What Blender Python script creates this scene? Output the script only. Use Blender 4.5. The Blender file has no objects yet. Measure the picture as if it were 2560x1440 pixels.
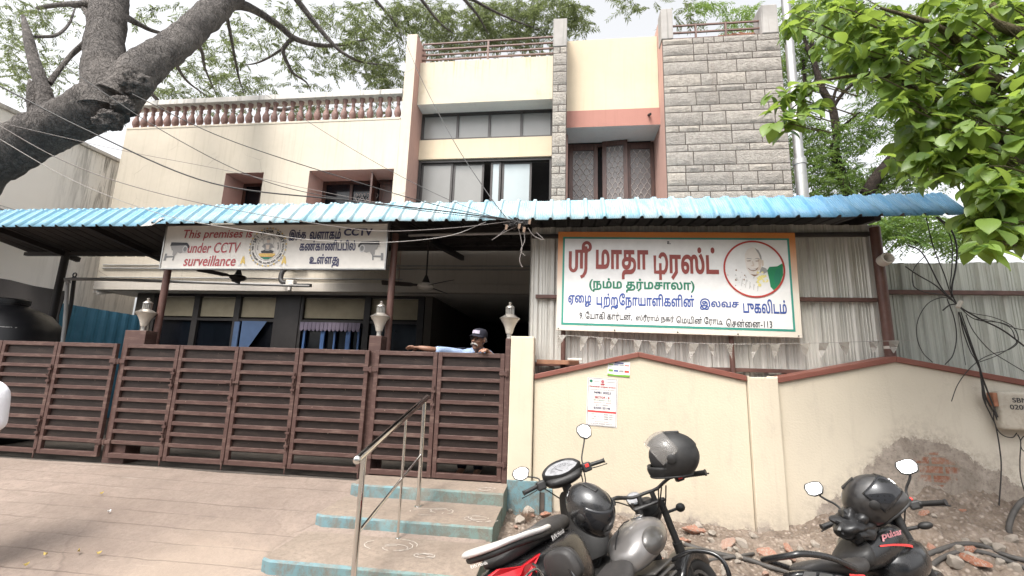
import bpy, bmesh, math, random
import numpy as np
from mathutils import Vector, Matrix, noise
from mathutils.geometry import delaunay_2d_cdt

random.seed(7)
SC = bpy.context.scene
COL = SC.collection
PI = math.pi
R = math.radians

# ------------------------------------------------------------------ camera
CAM_H = 1.75
FPX = 1100.0                       # focal length in pixels of the 2560 px wide photograph
_yaw, _pitch, _roll = R(-7.03556), R(10.24278), R(1.74048)
_cy, _sy, _cp, _sp = math.cos(_yaw), math.sin(_yaw), math.cos(_pitch), math.sin(_pitch)
FW = Vector((_sy*_cp, _cy*_cp, _sp))
_r0 = Vector((_cy, -_sy, 0)); _u0 = _r0.cross(FW)
RT = _r0*math.cos(_roll) + _u0*math.sin(_roll)
UP = -_r0*math.sin(_roll) + _u0*math.cos(_roll)
cam = bpy.data.cameras.new('camera'); cam_o = bpy.data.objects.new('camera', cam)
COL.objects.link(cam_o); SC.camera = cam_o
cam.sensor_width = 36; cam.lens = FPX/2560*36
cam.clip_start = .05; cam.clip_end = 500
mw = Matrix.Identity(4)
for i in range(3):
    mw[i][0] = RT[i]; mw[i][1] = UP[i]; mw[i][2] = -FW[i]
mw[2][3] = CAM_H
cam_o.matrix_world = mw

def at(x, y, Y):
    """world point that lies Y metres in front of the photographer along a sight line"""
    d = RT*(x-1280) + UP*(720-y) + FW*FPX
    return Vector((0, 0, CAM_H)) + d*(Y/d.y)

# ------------------------------------------------------------------ sky, sun, exposure
SUN_EL, SUN_AZ = R(58), R(205)      # azimuth clockwise from +Y: behind the photographer, slightly to the left
w = bpy.data.worlds.new('World'); SC.world = w; w.use_nodes = True
wn = w.node_tree; bg = wn.nodes['Background']
sky = wn.nodes.new('ShaderNodeTexSky'); sky.sky_type = 'NISHITA'; sky.sun_disc = False
sky.sun_elevation = SUN_EL; sky.sun_rotation = SUN_AZ
sky.air_density = 1.0; sky.dust_density = 6.0; sky.ozone_density = 1.0
hs = wn.nodes.new('ShaderNodeHueSaturation'); hs.inputs['Saturation'].default_value = .10
wn.links.new(sky.outputs[0], hs.inputs['Color']); wn.links.new(hs.outputs[0], bg.inputs[0])
bg.inputs[1].default_value = .15
sl = bpy.data.lights.new('sun', 'SUN'); sl.energy = 1.0; sl.angle = R(14); sl.color = (1, .93, .82)
so = bpy.data.objects.new('sun', sl); COL.objects.link(so)
sd = Vector((math.sin(SUN_AZ)*math.cos(SUN_EL), math.cos(SUN_AZ)*math.cos(SUN_EL), math.sin(SUN_EL)))
so.rotation_euler = sd.to_track_quat('Z', 'Y').to_euler(); so.location = (0, 0, 30)
SC.view_settings.view_transform = 'Standard'; SC.view_settings.look = 'None'
SC.view_settings.exposure = 1.48; SC.view_settings.gamma = 1

# ------------------------------------------------------------------ material helpers
def mk(name):
    m = bpy.data.materials.new(name); m.use_nodes = True
    return m, m.node_tree, m.node_tree.nodes['Principled BSDF']
def nd(nt, t, ins=None, **p):
    n = nt.nodes.new(t)
    for k, v in p.items(): setattr(n, k, v)
    for k, v in (ins or {}).items():
        if isinstance(v, bpy.types.NodeSocket): nt.links.new(v, n.inputs[k])
        else: n.inputs[k].default_value = v
    return n
def c4(c): return (c[0], c[1], c[2], 1) if len(c) == 3 else c
def obc(nt): return nt.nodes.new('ShaderNodeTexCoord').outputs['Object']
def mp(nt, vec, sc=(1, 1, 1), loc=(0, 0, 0), rot=(0, 0, 0)):
    return nd(nt, 'ShaderNodeMapping', {'Vector': vec, 'Scale': sc, 'Location': loc, 'Rotation': rot}).outputs[0]
def noi(nt, vec, s, d=4, r=.6, dist=0):
    return nd(nt, 'ShaderNodeTexNoise', {'Vector': vec, 'Scale': s, 'Detail': d, 'Roughness': r, 'Distortion': dist}).outputs['Fac']
def ramp(nt, fac, stops):
    n = nd(nt, 'ShaderNodeValToRGB', {0: fac}); e = n.color_ramp.elements
    while len(e) < len(stops): e.new(.5)
    for el, (p, c) in zip(e, stops):
        el.position = p; el.color = c4(c) if not isinstance(c, (int, float)) else (c, c, c, 1)
    return n.outputs[0]
def mix(nt, f, a, b, mode='MIX'):
    n = nd(nt, 'ShaderNodeMix', data_type='RGBA', blend_type=mode)
    for k, v in ((0, f), (6, a), (7, b)):
        if isinstance(v, bpy.types.NodeSocket): nt.links.new(v, n.inputs[k])
        else: n.inputs[k].default_value = v if k == 0 else c4(v)
    return n.outputs[2]
def mth(nt, op, a, b=0., c=0.):
    return nd(nt, 'ShaderNodeMath', {0: a, 1: b, 2: c}, operation=op).outputs[0]
def sep(nt, vec):
    n = nd(nt, 'ShaderNodeSeparateXYZ', {0: vec}); return n.outputs
def bump(nt, bs, h, strength=.3, dist=.01):
    n = nd(nt, 'ShaderNodeBump', {'Height': h, 'Strength': strength, 'Distance': dist})
    nt.links.new(n.outputs[0], bs.inputs['Normal'])
def setb(nt, bs, col=None, rough=None, metal=None, spec=None):
    for k, v in (('Base Color', col), ('Roughness', rough), ('Metallic', metal), ('Specular IOR Level', spec)):
        if v is None: continue
        if isinstance(v, bpy.types.NodeSocket): nt.links.new(v, bs.inputs[k])
        else: bs.inputs[k].default_value = c4(v) if k == 'Base Color' else v
def sh(c, k): return tuple(min(1, max(0, x*k)) for x in c[:3])

def simple(name, col, rough=.6, metal=0, var=.12, s=4, bmp=0, bs_=60, spec=None, dirt=0, dirtc=(.12, .09, .07), coat=0):
    m, nt, b = mk(name); v = obc(nt)
    c = mix(nt, ramp(nt, noi(nt, v, s, 5), [(.3, 0), (.7, 1)]), sh(col, 1-var), sh(col, 1+var))
    if dirt:
        c = mix(nt, mth(nt, 'MULTIPLY', ramp(nt, noi(nt, v, s*2.3, 8, .7, .4), [(.5, 0), (.75, 1)]), dirt), c, dirtc)
    rg = mth(nt, 'MULTIPLY_ADD', noi(nt, v, s*3, 3), .2, rough-.1)
    setb(nt, b, c, rg, metal, spec)
    if coat: b.inputs['Coat Weight'].default_value = coat; b.inputs['Coat Roughness'].default_value = .08
    if bmp: bump(nt, b, noi(nt, v, bs_, 5, .65), bmp, .01)
    return m

def plaster(name, col, streak=.35, stain=(.30, .25, .18), crack=.5, top=None, var=.05):
    """painted render: mottled, rain-streaked, hairline-cracked"""
    m, nt, b = mk(name); v = obc(nt)
    c = mix(nt, ramp(nt, noi(nt, v, .7, 5, .6, .3), [(.35, 0), (.7, 1)]), sh(col, 1-var*2), sh(col, 1+var))
    c = mix(nt, ramp(nt, noi(nt, v, 6, 6), [(.45, 0), (.8, .35)]), c, sh(col, .86))
    # rain streaks: noise squeezed sideways, stretched downwards
    st = noi(nt, mp(nt, v, (9, 9, .35)), 1.6, 5, .65)
    st = ramp(nt, st, [(.52, 0), (.78, 1)])
    if top is not None:     # fade below the coping that drips
        z = sep(nt, v)[2]
        g = nd(nt, 'ShaderNodeMapRange', {0: z, 1: top-.75, 2: top, 3: 0, 4: 1}).outputs[0]
        st = mth(nt, 'MULTIPLY', st, g)
    c = mix(nt, mth(nt, 'MULTIPLY', st, streak), c, stain)
    # grime blotches
    gb = ramp(nt, noi(nt, mp(nt, v, (1, 1, .6)), 1.9, 9, .72, .6), [(.6, 0), (.78, 1)])
    c = mix(nt, mth(nt, 'MULTIPLY', gb, streak*.5), c, stain)
    if crack:
        vo = nd(nt, 'ShaderNodeTexVoronoi', {'Vector': mix(nt, .12, v, nd(nt, 'ShaderNodeTexNoise', {'Vector': v, 'Scale': 3.0, 'Detail': 6}).outputs['Color'], 'ADD'), 'Scale': .9}, feature='DISTANCE_TO_EDGE').outputs['Distance']
        ck = ramp(nt, vo, [(0, 1), (.008, 0)])
        ck = mth(nt, 'MULTIPLY', ck, ramp(nt, noi(nt, v, .8, 2), [(.55, 0), (.62, crack)]))
        c = mix(nt, ck, c, (.22, .18, .15))
    setb(nt, b, c, .85, 0, .3)
    h = mth(nt, 'ADD', noi(nt, v, 45, 5, .6), mth(nt, 'MULTIPLY', noi(nt, v, 4, 4), 2.))
    bump(nt, b, h, .25, .006)
    return m

# ------------------------------------------------------------------ mesh builder
class MB:
    def __init__(s): s.v = []; s.f = []; s.mi = []
    def add(s, vs, fs, mi=0):
        o = len(s.v); s.v += [tuple(p) for p in vs]
        s.f += [tuple(i+o for i in f) for f in fs]; s.mi += [mi]*len(fs); return s
    def poly(s, pts, mi=0): return s.add(pts, [range(len(pts))], mi)
    def hexa(s, p, mi=0, mis=None):
        fs = [(0, 3, 2, 1), (4, 5, 6, 7), (0, 1, 5, 4), (1, 2, 6, 5), (2, 3, 7, 6), (3, 0, 4, 7)]
        s.add(p, fs, mi)
        if mis:
            for k, m in mis.items(): s.mi[len(s.mi)-6+k] = m     # 0 bottom 1 top 2 front 3 right 4 back 5 left
        return s
    def box(s, x0, x1, y0, y1, z0, z1, mi=0, mis=None):
        return s.hexa([(x0, y0, z0), (x1, y0, z0), (x1, y1, z0), (x0, y1, z0), (x0, y0, z1), (x1, y0, z1), (x1, y1, z1), (x0, y1, z1)], mi, mis)
    def beam(s, a, b, wd, ht, mi=0, up=(0, 0, 1)):
        a, b = Vector(a), Vector(b); d = (b-a).normalized(); u = Vector(up)
        sd_ = d.cross(u).normalized(); u = sd_.cross(d)
        p = []
        for q in (a, b):
            p += [q-sd_*wd/2-u*ht/2, q+sd_*wd/2-u*ht/2, q+sd_*wd/2+u*ht/2, q-sd_*wd/2+u*ht/2]
        return s.hexa(p, mi)
    def tube(s, path, r, n=8, mi=0, caps=True, flat=1.0):
        path = [Vector(p) for p in path]; N = len(path)
        rs = r if isinstance(r, (list, tuple)) else [r]*N
        ref = None; vs = []; 
        for i, p in enumerate(path):
            t = (path[min(i+1, N-1)]-path[max(i-1, 0)])
            t = t.normalized() if t.length > 1e-9 else Vector((0, 0, 1))
            if ref is None:
                ref = Vector((0, 0, 1)) if abs(t.z) < .9 else Vector((0, 1, 0))
            a = t.cross(ref)
            if a.length < 1e-6: a = t.cross(Vector((1, 0, 0)))
            a.normalize(); b = a.cross(t).normalized(); ref = b
            for k in range(n):
                an = 2*PI*k/n; vs.append(p + a*math.cos(an)*rs[i] + b*math.sin(an)*rs[i]*flat)
        fs = [(i*n+k, i*n+(k+1) % n, (i+1)*n+(k+1) % n, (i+1)*n+k) for i in range(N-1) for k in range(n)]
        if caps: fs += [tuple(range(n-1, -1, -1)), tuple((N-1)*n+k for k in range(n))]
        return s.add(vs, fs, mi)
    def loft(s, rings, mi=0, caps=True, closed=True):
        n = len(rings[0]); vs = [p for r_ in rings for p in r_]; fs = []
        for i in range(len(rings)-1):
            for k in range(n if closed else n-1):
                fs.append((i*n+k, i*n+(k+1) % n, (i+1)*n+(k+1) % n, (i+1)*n+k))
        if caps and closed: fs += [tuple(range(n-1, -1, -1)), tuple((len(rings)-1)*n+k for k in range(n))]
        return s.add(vs, fs, mi)
    def lathe(s, prof, c=(0, 0, 0), n=16, mi=0, M=None, squash=None):
        rings = []
        for r_, z in prof:
            ring = [Vector((r_*math.cos(2*PI*k/n), r_*math.sin(2*PI*k/n), z)) for k in range(n)]
            if squash: ring = [Vector((p.x*squash[0], p.y*squash[1], p.z)) for p in ring]
            if M is not None: ring = [M @ p for p in ring]
            rings.append([p+Vector(c) for p in ring])
        return s.loft(rings, mi)
    def prism(s, pts, y0, y1, mi=0, axis='y'):
        n = len(pts)
        f = {'y': lambda a, b, t: (a, t, b), 'x': lambda a, b, t: (t, a, b), 'z': lambda a, b, t: (a, b, t)}[axis]
        vs = [f(a, b, y0) for a, b in pts]+[f(a, b, y1) for a, b in pts]
        fs = [tuple(range(n)), tuple(range(2*n-1, n-1, -1))]+[(k, k+n, (k+1) % n+n, (k+1) % n) for k in range(n)]
        return s.add(vs, fs, mi)
    def ell(s, c, r, nu=14, nv=9, mi=0, M=None):
        vs = []; c = Vector(c)
        for i in range(nv+1):
            th = PI*i/nv
            for k in range(nu):
                ph = 2*PI*k/nu
                p = Vector((r[0]*math.sin(th)*math.cos(ph), r[1]*math.sin(th)*math.sin(ph), r[2]*math.cos(th)))
                vs.append((M @ p if M is not None else p)+c)
        fs = [(i*nu+k, (i+1)*nu+k, (i+1)*nu+(k+1) % nu, i*nu+(k+1) % nu) for i in range(nv) for k in range(nu)]
        return s.add(vs, fs, mi)
    def build(s, name, mats, parent=None, bevel=0, smooth=0, sub=0, loc=None, remesh=0, weld=False, seg=2, solid=0):
        me = bpy.data.meshes.new(name)
        me.from_pydata(s.v, [], s.f)
        mats = mats if isinstance(mats, (list, tuple)) else [mats]
        for m in mats: me.materials.append(m)
        if len(mats) > 1: me.polygons.foreach_set('material_index', s.mi)
        bm = bmesh.new(); bm.from_mesh(me)
        if weld: bmesh.ops.remove_doubles(bm, verts=bm.verts, dist=1e-5)
        bmesh.ops.recalc_face_normals(bm, faces=bm.faces); bm.to_mesh(me); bm.free()
        if smooth:
            me.polygons.foreach_set('use_smooth', [True]*len(me.polygons))
            if smooth < 179: me.set_sharp_from_angle(angle=R(smooth))
        o = bpy.data.objects.new(name, me); COL.objects.link(o)
        if parent is not None: o.parent = parent
        if loc is not None: o.location = loc
        if solid:
            md = o.modifiers.new('solid', 'SOLIDIFY'); md.thickness = solid; md.offset = 0
        if bevel:
            md = o.modifiers.new('bevel', 'BEVEL'); md.width = bevel; md.segments = seg; md.limit_method = 'ANGLE'; md.angle_limit = R(40)
            md.harden_normals = False
        if remesh:
            md = o.modifiers.new('remesh', 'REMESH'); md.mode = 'VOXEL'; md.voxel_size = remesh; md.use_smooth_shade = True
            md = o.modifiers.new('smooth', 'SMOOTH'); md.factor = .5; md.iterations = 4
        if sub:
            md = o.modifiers.new('sub', 'SUBSURF'); md.levels = sub; md.render_levels = sub
        return o

def npmesh(name, V, F, mat, parent=None, smooth=False):
    """fast mesh from numpy arrays, all faces the same size"""
    me = bpy.data.meshes.new(name); k = F.shape[1]
    me.vertices.add(len(V)); me.vertices.foreach_set('co', np.asarray(V, np.float32).ravel())
    me.loops.add(F.size); me.loops.foreach_set('vertex_index', F.ravel().astype(np.int32))
    me.polygons.add(len(F)); me.polygons.foreach_set('loop_start', np.arange(0, F.size, k, dtype=np.int32))
    me.polygons.foreach_set('use_smooth', np.full(len(F), smooth))
    me.update(); me.validate(); me.materials.append(mat)
    o = bpy.data.objects.new(name, me); COL.objects.link(o)
    if parent is not None: o.parent = parent
    return o

def tag(o, label=None, cat=None, group=None, kind=None):
    if label: o['label'] = label
    if cat: o['category'] = cat
    if group: o['group'] = group
    if kind: o['kind'] = kind
    return o
def thing(name, label, cat, loc=(0, 0, 0), group=None, rot=None):
    o = bpy.data.objects.new(name, None); COL.objects.link(o); o.location = loc; o.empty_display_size = .2
    if rot is not None: o.rotation_euler = rot
    return tag(o, label, cat, group)
def copy_tree(o, parent=None):
    c = o.copy(); COL.objects.link(c); c.parent = parent
    for ch in list(o.children): copy_tree(ch, c)
    return c
def spline(pts, n=8):
    """Catmull-Rom through points"""
    P = [Vector(p) for p in pts]; P = [P[0]*2-P[1]]+P+[P[-1]*2-P[-2]]; out = []
    for i in range(1, len(P)-2):
        for k in range(n):
            t = k/n; a, b, c, d = P[i-1:i+3]
            out.append(.5*((2*b)+(c-a)*t+(2*a-5*b+4*c-d)*t*t+(3*b-a-3*c+d)*t**3))
    out.append(P[-2]); return out

# ------------------------------------------------------------------ lettering
def _contours(body):
    cu = bpy.data.curves.new('t', 'FONT'); cu.body = body; cu.size = 1
    ob = bpy.data.objects.new('t', cu); COL.objects.link(ob)
    dg = bpy.context.evaluated_depsgraph_get()
    c2 = ob.evaluated_get(dg).to_curve(dg); out = []
    for sp in c2.splines:
        pts = []
        if sp.type == 'BEZIER':
            bp = sp.bezier_points; n = len(bp)
            for i in range(n):
                a, b = bp[i], bp[(i+1) % n]
                p0, p1, p2, p3 = a.co, a.handle_right, b.handle_left, b.co
                st = ((p1-p0).length+(p2-p1).length+(p3-p2).length)
                ns = 1 if abs(st-(p3-p0).length) < 1e-4 else max(2, min(6, int(st*14)+1))
                for k in range(ns):
                    t = k/ns; u = 1-t
                    q = p0*u**3+p1*3*u*u*t+p2*3*u*t*t+p3*t**3; pts.append((q.x, q.y))
        else:
            pts = [(p.co.x, p.co.y) for p in sp.points]
        if len(pts) > 2: out.append(pts)
    bpy.data.objects.remove(ob); bpy.data.curves.remove(cu)
    return out
def _area(c): return .5*sum(c[i-1][0]*c[i][1]-c[i][0]*c[i-1][1] for i in range(len(c)))
def ribbon(path, wd):
    """polyline stroke as one closed contour"""
    P = [Vector(p).to_2d() for p in path]; L = []; Rr = []
    for i, p in enumerate(P):
        t = (P[min(i+1, len(P)-1)]-P[max(i-1, 0)]).normalized(); n = Vector((-t.y, t.x))*wd/2
        L.append((p+n)[:]); Rr.append((p-n)[:])
    c = L+Rr[::-1]
    return c if _area(c) > 0 else c[::-1]
def arc(cx, cy, rx, ry, a0, a1, n=10):
    return [(cx+rx*math.cos(R(a0+(a1-a0)*k/n)), cy+ry*math.sin(R(a0+(a1-a0)*k/n))) for k in range(n+1)]
LIG = {   # joined letter forms the plain font lacks: strokes over unit em
    '\ue001': ('sri', .98, [[(.07, .56), (.07, .12)]+arc(.17, .12, .10, .14, 180, 360)+[(.27, .52)], [(.22, .56), (.62, .56)], [(.42, .56), (.42, .05)],
                            [(.56, .56), (.56, .05)]+[(.54, -.06), (.48, -.16), (.4, -.2)], [(.47, .56), (.47, .68)]+arc(.58, .70, .11, .12, 180, 0)+arc(.62, .68, .07, .09, 0, -200)]),
    '\ue006': ('tti', .80, [[(.07, .56), (.07, .0), (.60, .0)]+arc(.52, .30, .19, .30, -80, 100)+arc(.48, .44, .15, .16, 90, 170, 4), [(.36, .30), (.36, -.26)]]),
    '\ue002': ('ப', None, [[(-.09, .1), (-.09, -.26)], [(-.09, .02), (-.2, .02)]]),
    '\ue003': ('ற', None, [[(-.07, 0), (-.10, -.14)]+arc(-.28, -.14, .18, .08, 0, -170)+[(-.5, -.1)]]),
    '\ue004': ('ட', None, [[(-.02, .02)]+arc(-.03, .2, .16, .19, -60, 170)+[(-.19, .16)]]),
    '\ue005': ('த', None, [[(-.14, -.02), (-.1, -.14)]+arc(-.02, -.1, .10, .12, 200, 360)+[(.08, .25)]+arc(0, .3, .08, .09, 0, 180)]),
}
def _width(sx):
    a = _contours('|'+sx+'|'); b = _contours('||')
    f = lambda q: max(p[0] for c in q for p in c)
    return f(a)-f(b)
def text_tris(body, bold=0., slant=0.):
    """2-D vertices and triangles of one line of text (union of its contours)"""
    cs = []; x = 0; run = ''
    def flush(x, run):
        if not run: return x
        for c in _contours(run): cs.append([(p[0]+x, p[1]) for p in c])
        return x+_width(run)
    for ch in body:
        if ch in LIG:
            x = flush(x, run); run = ''
            base, adv, strokes = LIG[ch]
            x1 = x+adv if adv else flush(x, base)
            o = x if adv else x1
            for s_ in strokes: cs.append(('S', [(p[0]+o, p[1]) for p in s_]))
            x = x1+(.06 if not adv else 0)
        else: run += ch
    flush(x, run)
    out = []
    # font outlines: find fill orientation from the largest contour
    fonts = sorted((c for c in cs if not isinstance(c, tuple)), key=lambda c: min(p[0] for p in c))
    sgn = {}; grp = []; xm = -1e9
    for c in fonts+[None]:
        if c is None or min(p[0] for p in c) > xm:
            if grp:
                s_ = 1 if _area(max(grp, key=lambda q: abs(_area(q)))) > 0 else -1
                for q in grp: sgn[id(q)] = s_
            grp = []
        if c is not None: grp.append(c); xm = max([xm]+[p[0] for p in c]) if len(grp) > 1 else max(p[0] for p in c)
    for c in cs:
        if isinstance(c, tuple): out.append(ribbon(c[1], .075+2*bold)); continue
        if sgn[id(c)] < 0: c = c[::-1]
        if bold:
            n = len(c); q = []
            for i in range(n):
                a = Vector(c[i-1]); b = Vector(c[i]); d = Vector(c[(i+1) % n])
                t1 = (b-a); t2 = (d-b)
                if t1.length < 1e-6 or t2.length < 1e-6: q.append(b[:]); continue
                t1.normalize(); t2.normalize()
                nn = Vector((t1.y+t2.y, -t1.x-t2.x))
                if nn.length < .3: q.append(b[:]); continue
                k = min(1.6, 2/max(.4, nn.length)); nn.normalize(); q.append((b+nn*bold*k)[:])
            c = q
        out.append(c)
    return union(out, slant)
def union(out, slant=0.):
    """triangles where the winding number of all contours is not zero; glyph by glyph in x order"""
    boxes = sorted(((min(p[0] for p in c), max(p[0] for p in c), c) for c in out), key=lambda b: b[0])
    groups = []; 
    for b in boxes:
        if groups and b[0] <= groups[-1][0]+1e-4: groups[-1][1].append(b[2]); groups[-1][0] = max(groups[-1][0], b[1])
        else: groups.append([b[1], [b[2]]])
    V = []; T = []
    for _, g in groups:
        pts = []; ed = []
        for c in g:
            o = len(pts); pts += [Vector(p) for p in c]; ed += [(o+i, o+(i+1) % len(c)) for i in range(len(c))]
        vs, _, fs, _, _, _ = delaunay_2d_cdt(pts, ed, [], 0, 1e-6)
        A = np.array([[e for e in pts[i]]+[e for e in pts[j]] for i, j in ed])
        o = len(V); V += [(v.x+slant*v.y, v.y) for v in vs]
        for f in fs:
            cx = sum(vs[i].x for i in f)/len(f); cy = sum(vs[i].y for i in f)/len(f)
            up = (A[:, 1] <= cy) & (A[:, 3] > cy); dn = (A[:, 1] > cy) & (A[:, 3] <= cy)
            xx = A[:, 0]+(cy-A[:, 1])/np.where(A[:, 3] == A[:, 1], 1, A[:, 3]-A[:, 1])*(A[:, 2]-A[:, 0])
            if int((up & (xx > cx)).sum())-int((dn & (xx > cx)).sum()) != 0: T.append(tuple(i+o for i in f))
    return V, T
def put_text(mb, body, x0, x1, z0, z1, fn, mi=0, bold=0., slant=0., keep=False):
    """fit a line into the rectangle x0..x1, z0..z1 of a sign; fn(x, z) -> world point"""
    V, T = text_tris(body, bold, slant)
    us = sorted({i for t in T for i in t}); xs = [V[i][0] for i in us]; zs = [V[i][1] for i in us]
    ax, bx, az, bz = min(xs), max(xs), min(zs), max(zs)
    sx = (x1-x0)/(bx-ax); sz = (z1-z0)/(bz-az)
    mb.add([fn(x0+(p[0]-ax)*sx, z0+(p[1]-az)*sz) for p in V], T, mi)
# ------------------------------------------------------------------ materials
m_cream = plaster('cream_paint', (.53, .47, .385), .5, (.34, .29, .21), .6)
m_creamy = plaster('yellow_cream_paint', (.54, .475, .37), .9, (.30, .23, .10), .6, top=8.66, var=.04)
m_peach = plaster('peach_cream_paint', (.56, .465, .34), .35, (.45, .36, .22), .3, var=.04)
m_white = plaster('white_paint', (.62, .59, .55), .45, (.18, .16, .14), .4)
m_pink = plaster('salmon_paint', (.50, .31, .26), .22, (.25, .14, .11), .4)
m_pinkd = plaster('brick_red_paint', (.36, .175, .14), .25, (.2, .1, .08), 0)
m_soffit = plaster('grey_white_soffit', (.76, .73, .69), .15, (.3, .27, .24), 0)
m_grey = plaster('weathered_concrete', (.36, .34, .32), .8, (.09, .085, .08), 0, var=.15)
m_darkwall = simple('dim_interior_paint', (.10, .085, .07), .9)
m_shade_wall = plaster('beige_veranda_paint', (.55, .50, .44), .2, (.2, .17, .14), 0)
m_cap = plaster('limewashed_coping', (.60, .57, .53), .95, (.10, .095, .09), 0, var=.12)
m_terra = simple('terracotta_baluster', (.20, .112, .095), .75, var=.25, s=6, bmp=.2, dirt=.4, dirtc=(.5, .42, .36))
m_alu = simple('dark_aluminium', (.045, .04, .038), .45, .3)
m_rail = simple('brown_rail_paint', (.13, .075, .06), .6, dirt=.3, dirtc=(.25, .12, .07))
m_rust = simple('rusty_bar', (.30, .13, .075), .8, var=.35, s=9)
m_wood = None
def wood():
    m, nt, b = mk('dark_varnished_wood'); v = obc(nt)
    n = noi(nt, mp(nt, v, (14, 14, 1.2)), 2.2, 6, .65, .5)
    setb(nt, b, ramp(nt, n, [(.3, (.035, .014, .010)), (.7, (.10, .042, .028))]), .45, 0, .5); bump(nt, b, n, .15, .004); return m
m_wood = wood()
def frosted(name, c, r=.35):
    m, nt, b = mk(name); v = obc(nt)
    n = noi(nt, mp(nt, v, (1, 1, .5)), 1.6, 5)
    setb(nt, b, mix(nt, n, sh(c, .8), sh(c, 1.2)), r, 0, .5); return m
m_glass = frosted('dusty_grey_glass', (.20, .195, .185), .3)
m_glass_b = frosted('bluish_curtained_glass', (.33, .37, .38), .3)
m_glass_l = frosted('leaded_pattern_glass', (.12, .105, .10), .3)
m_dkglass = simple('black_window_glass', (.006, .007, .010), .12, var=.3, spec=.35)
m_came = simple('grey_lead_came', (.33, .29, .27), .6)
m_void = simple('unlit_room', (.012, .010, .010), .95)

def stone(name, col, mortar=False):
    m, nt, b = mk(name); v = obc(nt)
    rnd = nd(nt, 'ShaderNodeNewGeometry').outputs['Random Per Island']
    c = ramp(nt, rnd, [(0, sh(col, .80)), (.15, sh(col, .93)), (.6, col), (1, sh((col[0]*1.02, col[1], col[2]*.97), 1.12))])
    n1 = noi(nt, v, 14, 6, .7); n2 = noi(nt, v, 60, 4, .75)
    c = mix(nt, ramp(nt, n1, [(.38, .5), (.62, 0)]), c, sh(col, .48))
    c = mix(nt, ramp(nt, n2, [(.55, 0), (.7, .5)]), c, (.62, .58, .54))
    st = ramp(nt, noi(nt, mp(nt, v, (5, 5, .4)), 1.5, 5), [(.55, 0), (.8, .45)])
    c = mix(nt, st, c, (.2, .16, .13))
    setb(nt, b, c, .9, 0, .25)
    bump(nt, b, mth(nt, 'ADD', mth(nt, 'MULTIPLY', noi(nt, mp(nt, v, (1, 1, 1.6)), 16, 7, .7, .4), 2.), n2), 1., .03)
    return m
m_stone = stone('rock_faced_granite', (.425, .39, .35))
m_mortar = simple('dark_mortar', (.085, .07, .06), .95)

def roofm():
    m, nt, b = mk('blue_painted_sheet'); v = obc(nt)
    x = sep(nt, v)[0]
    g = nd(nt, 'ShaderNodeMapRange', {0: x, 1: -3.2, 2: -1.5, 3: 0, 4: 1}).outputs[0]
    g2 = nd(nt, 'ShaderNodeMapRange', {0: x, 1: 2.4, 2: 4.4, 3: 0, 4: 1}).outputs[0]
    base = mix(nt, g, (.15, .315, .425), (.225, .39, .455)); base = mix(nt, g2, base, (.10, .27, .45))
    n = noi(nt, mp(nt, v, (10, 3, 3)), 3, 6, .7)
    fade = mth(nt, 'MULTIPLY', ramp(nt, noi(nt, mp(nt, v, (5, 1.5, 1.5)), 1.4, 9, .8, .5), [(.42, 0), (.6, 1)]), .75)
    fg = mth(nt, 'MULTIPLY_ADD', mth(nt, 'SUBTRACT', g, g2), .75, .25)
    c = mix(nt, mth(nt, 'MULTIPLY', fade, fg), base, (.47, .51, .51))
    c = mix(nt, ramp(nt, n, [(.3, .35), (.55, 0)]), c, sh((.12, .3, .4), .8))
    sp_ = ramp(nt, noi(nt, v, 15, 8, .85, .3), [(.60, 0), (.67, .75)])
    c = mix(nt, sp_, c, (.12, .12, .11))
    setb(nt, b, c, .5, 0, .45)
    bump(nt, b, noi(nt, v, 22, 4), .2, .006); return m
m_roof = roofm()
m_roofu = simple('dull_sheet_underside', (.075, .068, .064), .8, var=.25)
m_steel = simple('brown_painted_steel', (.105, .05, .04), .5, var=.2, s=7, dirt=.35, dirtc=(.22, .15, .12), spec=.5)
m_black = simple('blackened_steel', (.028, .024, .023), .6)

def sheetm(name, col):
    m, nt, b = mk(name); v = obc(nt)
    n = noi(nt, mp(nt, v, (26, 26, .5)), 1.3, 5, .7)
    c = ramp(nt, n, [(.28, sh(col, .66)), (.5, col), (.72, sh(col, 1.25))])
    c = mix(nt, ramp(nt, noi(nt, mp(nt, v, (3, 3, .7)), 1.7, 7, .7), [(.55, 0), (.8, .5)]), c, (.20, .15, .11))
    setb(nt, b, c, .5, .35, .5); return m
m_sheet = sheetm('weathered_zinc_sheet', (.59, .57, .525))
m_sheet2 = sheetm('greenish_zinc_sheet', (.45, .465, .425))
m_bluefence = simple('teal_blue_sheet', (.06, .20, .30), .5, var=.15)

def gatem(name, col, dust=.45):
    m, nt, b = mk(name); v = obc(nt)
    c = mix(nt, noi(nt, v, 5, 6), sh(col, .85), sh(col, 1.2))
    c = mix(nt, ramp(nt, noi(nt, mp(nt, v, (1, 1, 5)), 4, 7, .7), [(.5, 0), (.8, dust)]), c, (.27, .19, .155))
    ch = ramp(nt, noi(nt, v, 28, 3), [(.72, 0), (.76, .7)])
    c = mix(nt, ch, c, (.30, .22, .17))
    setb(nt, b, c, .55, 0, .4); bump(nt, b, noi(nt, v, 90, 3), .12, .003); return m
m_gate = gatem('red_brown_gate_paint', (.070, .037, .031), .5)
m_gateb = gatem('dark_gate_backing', (.017, .010, .008), .16)
m_coping = gatem('maroon_coping_paint', (.175, .062, .045), .25)

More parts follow.
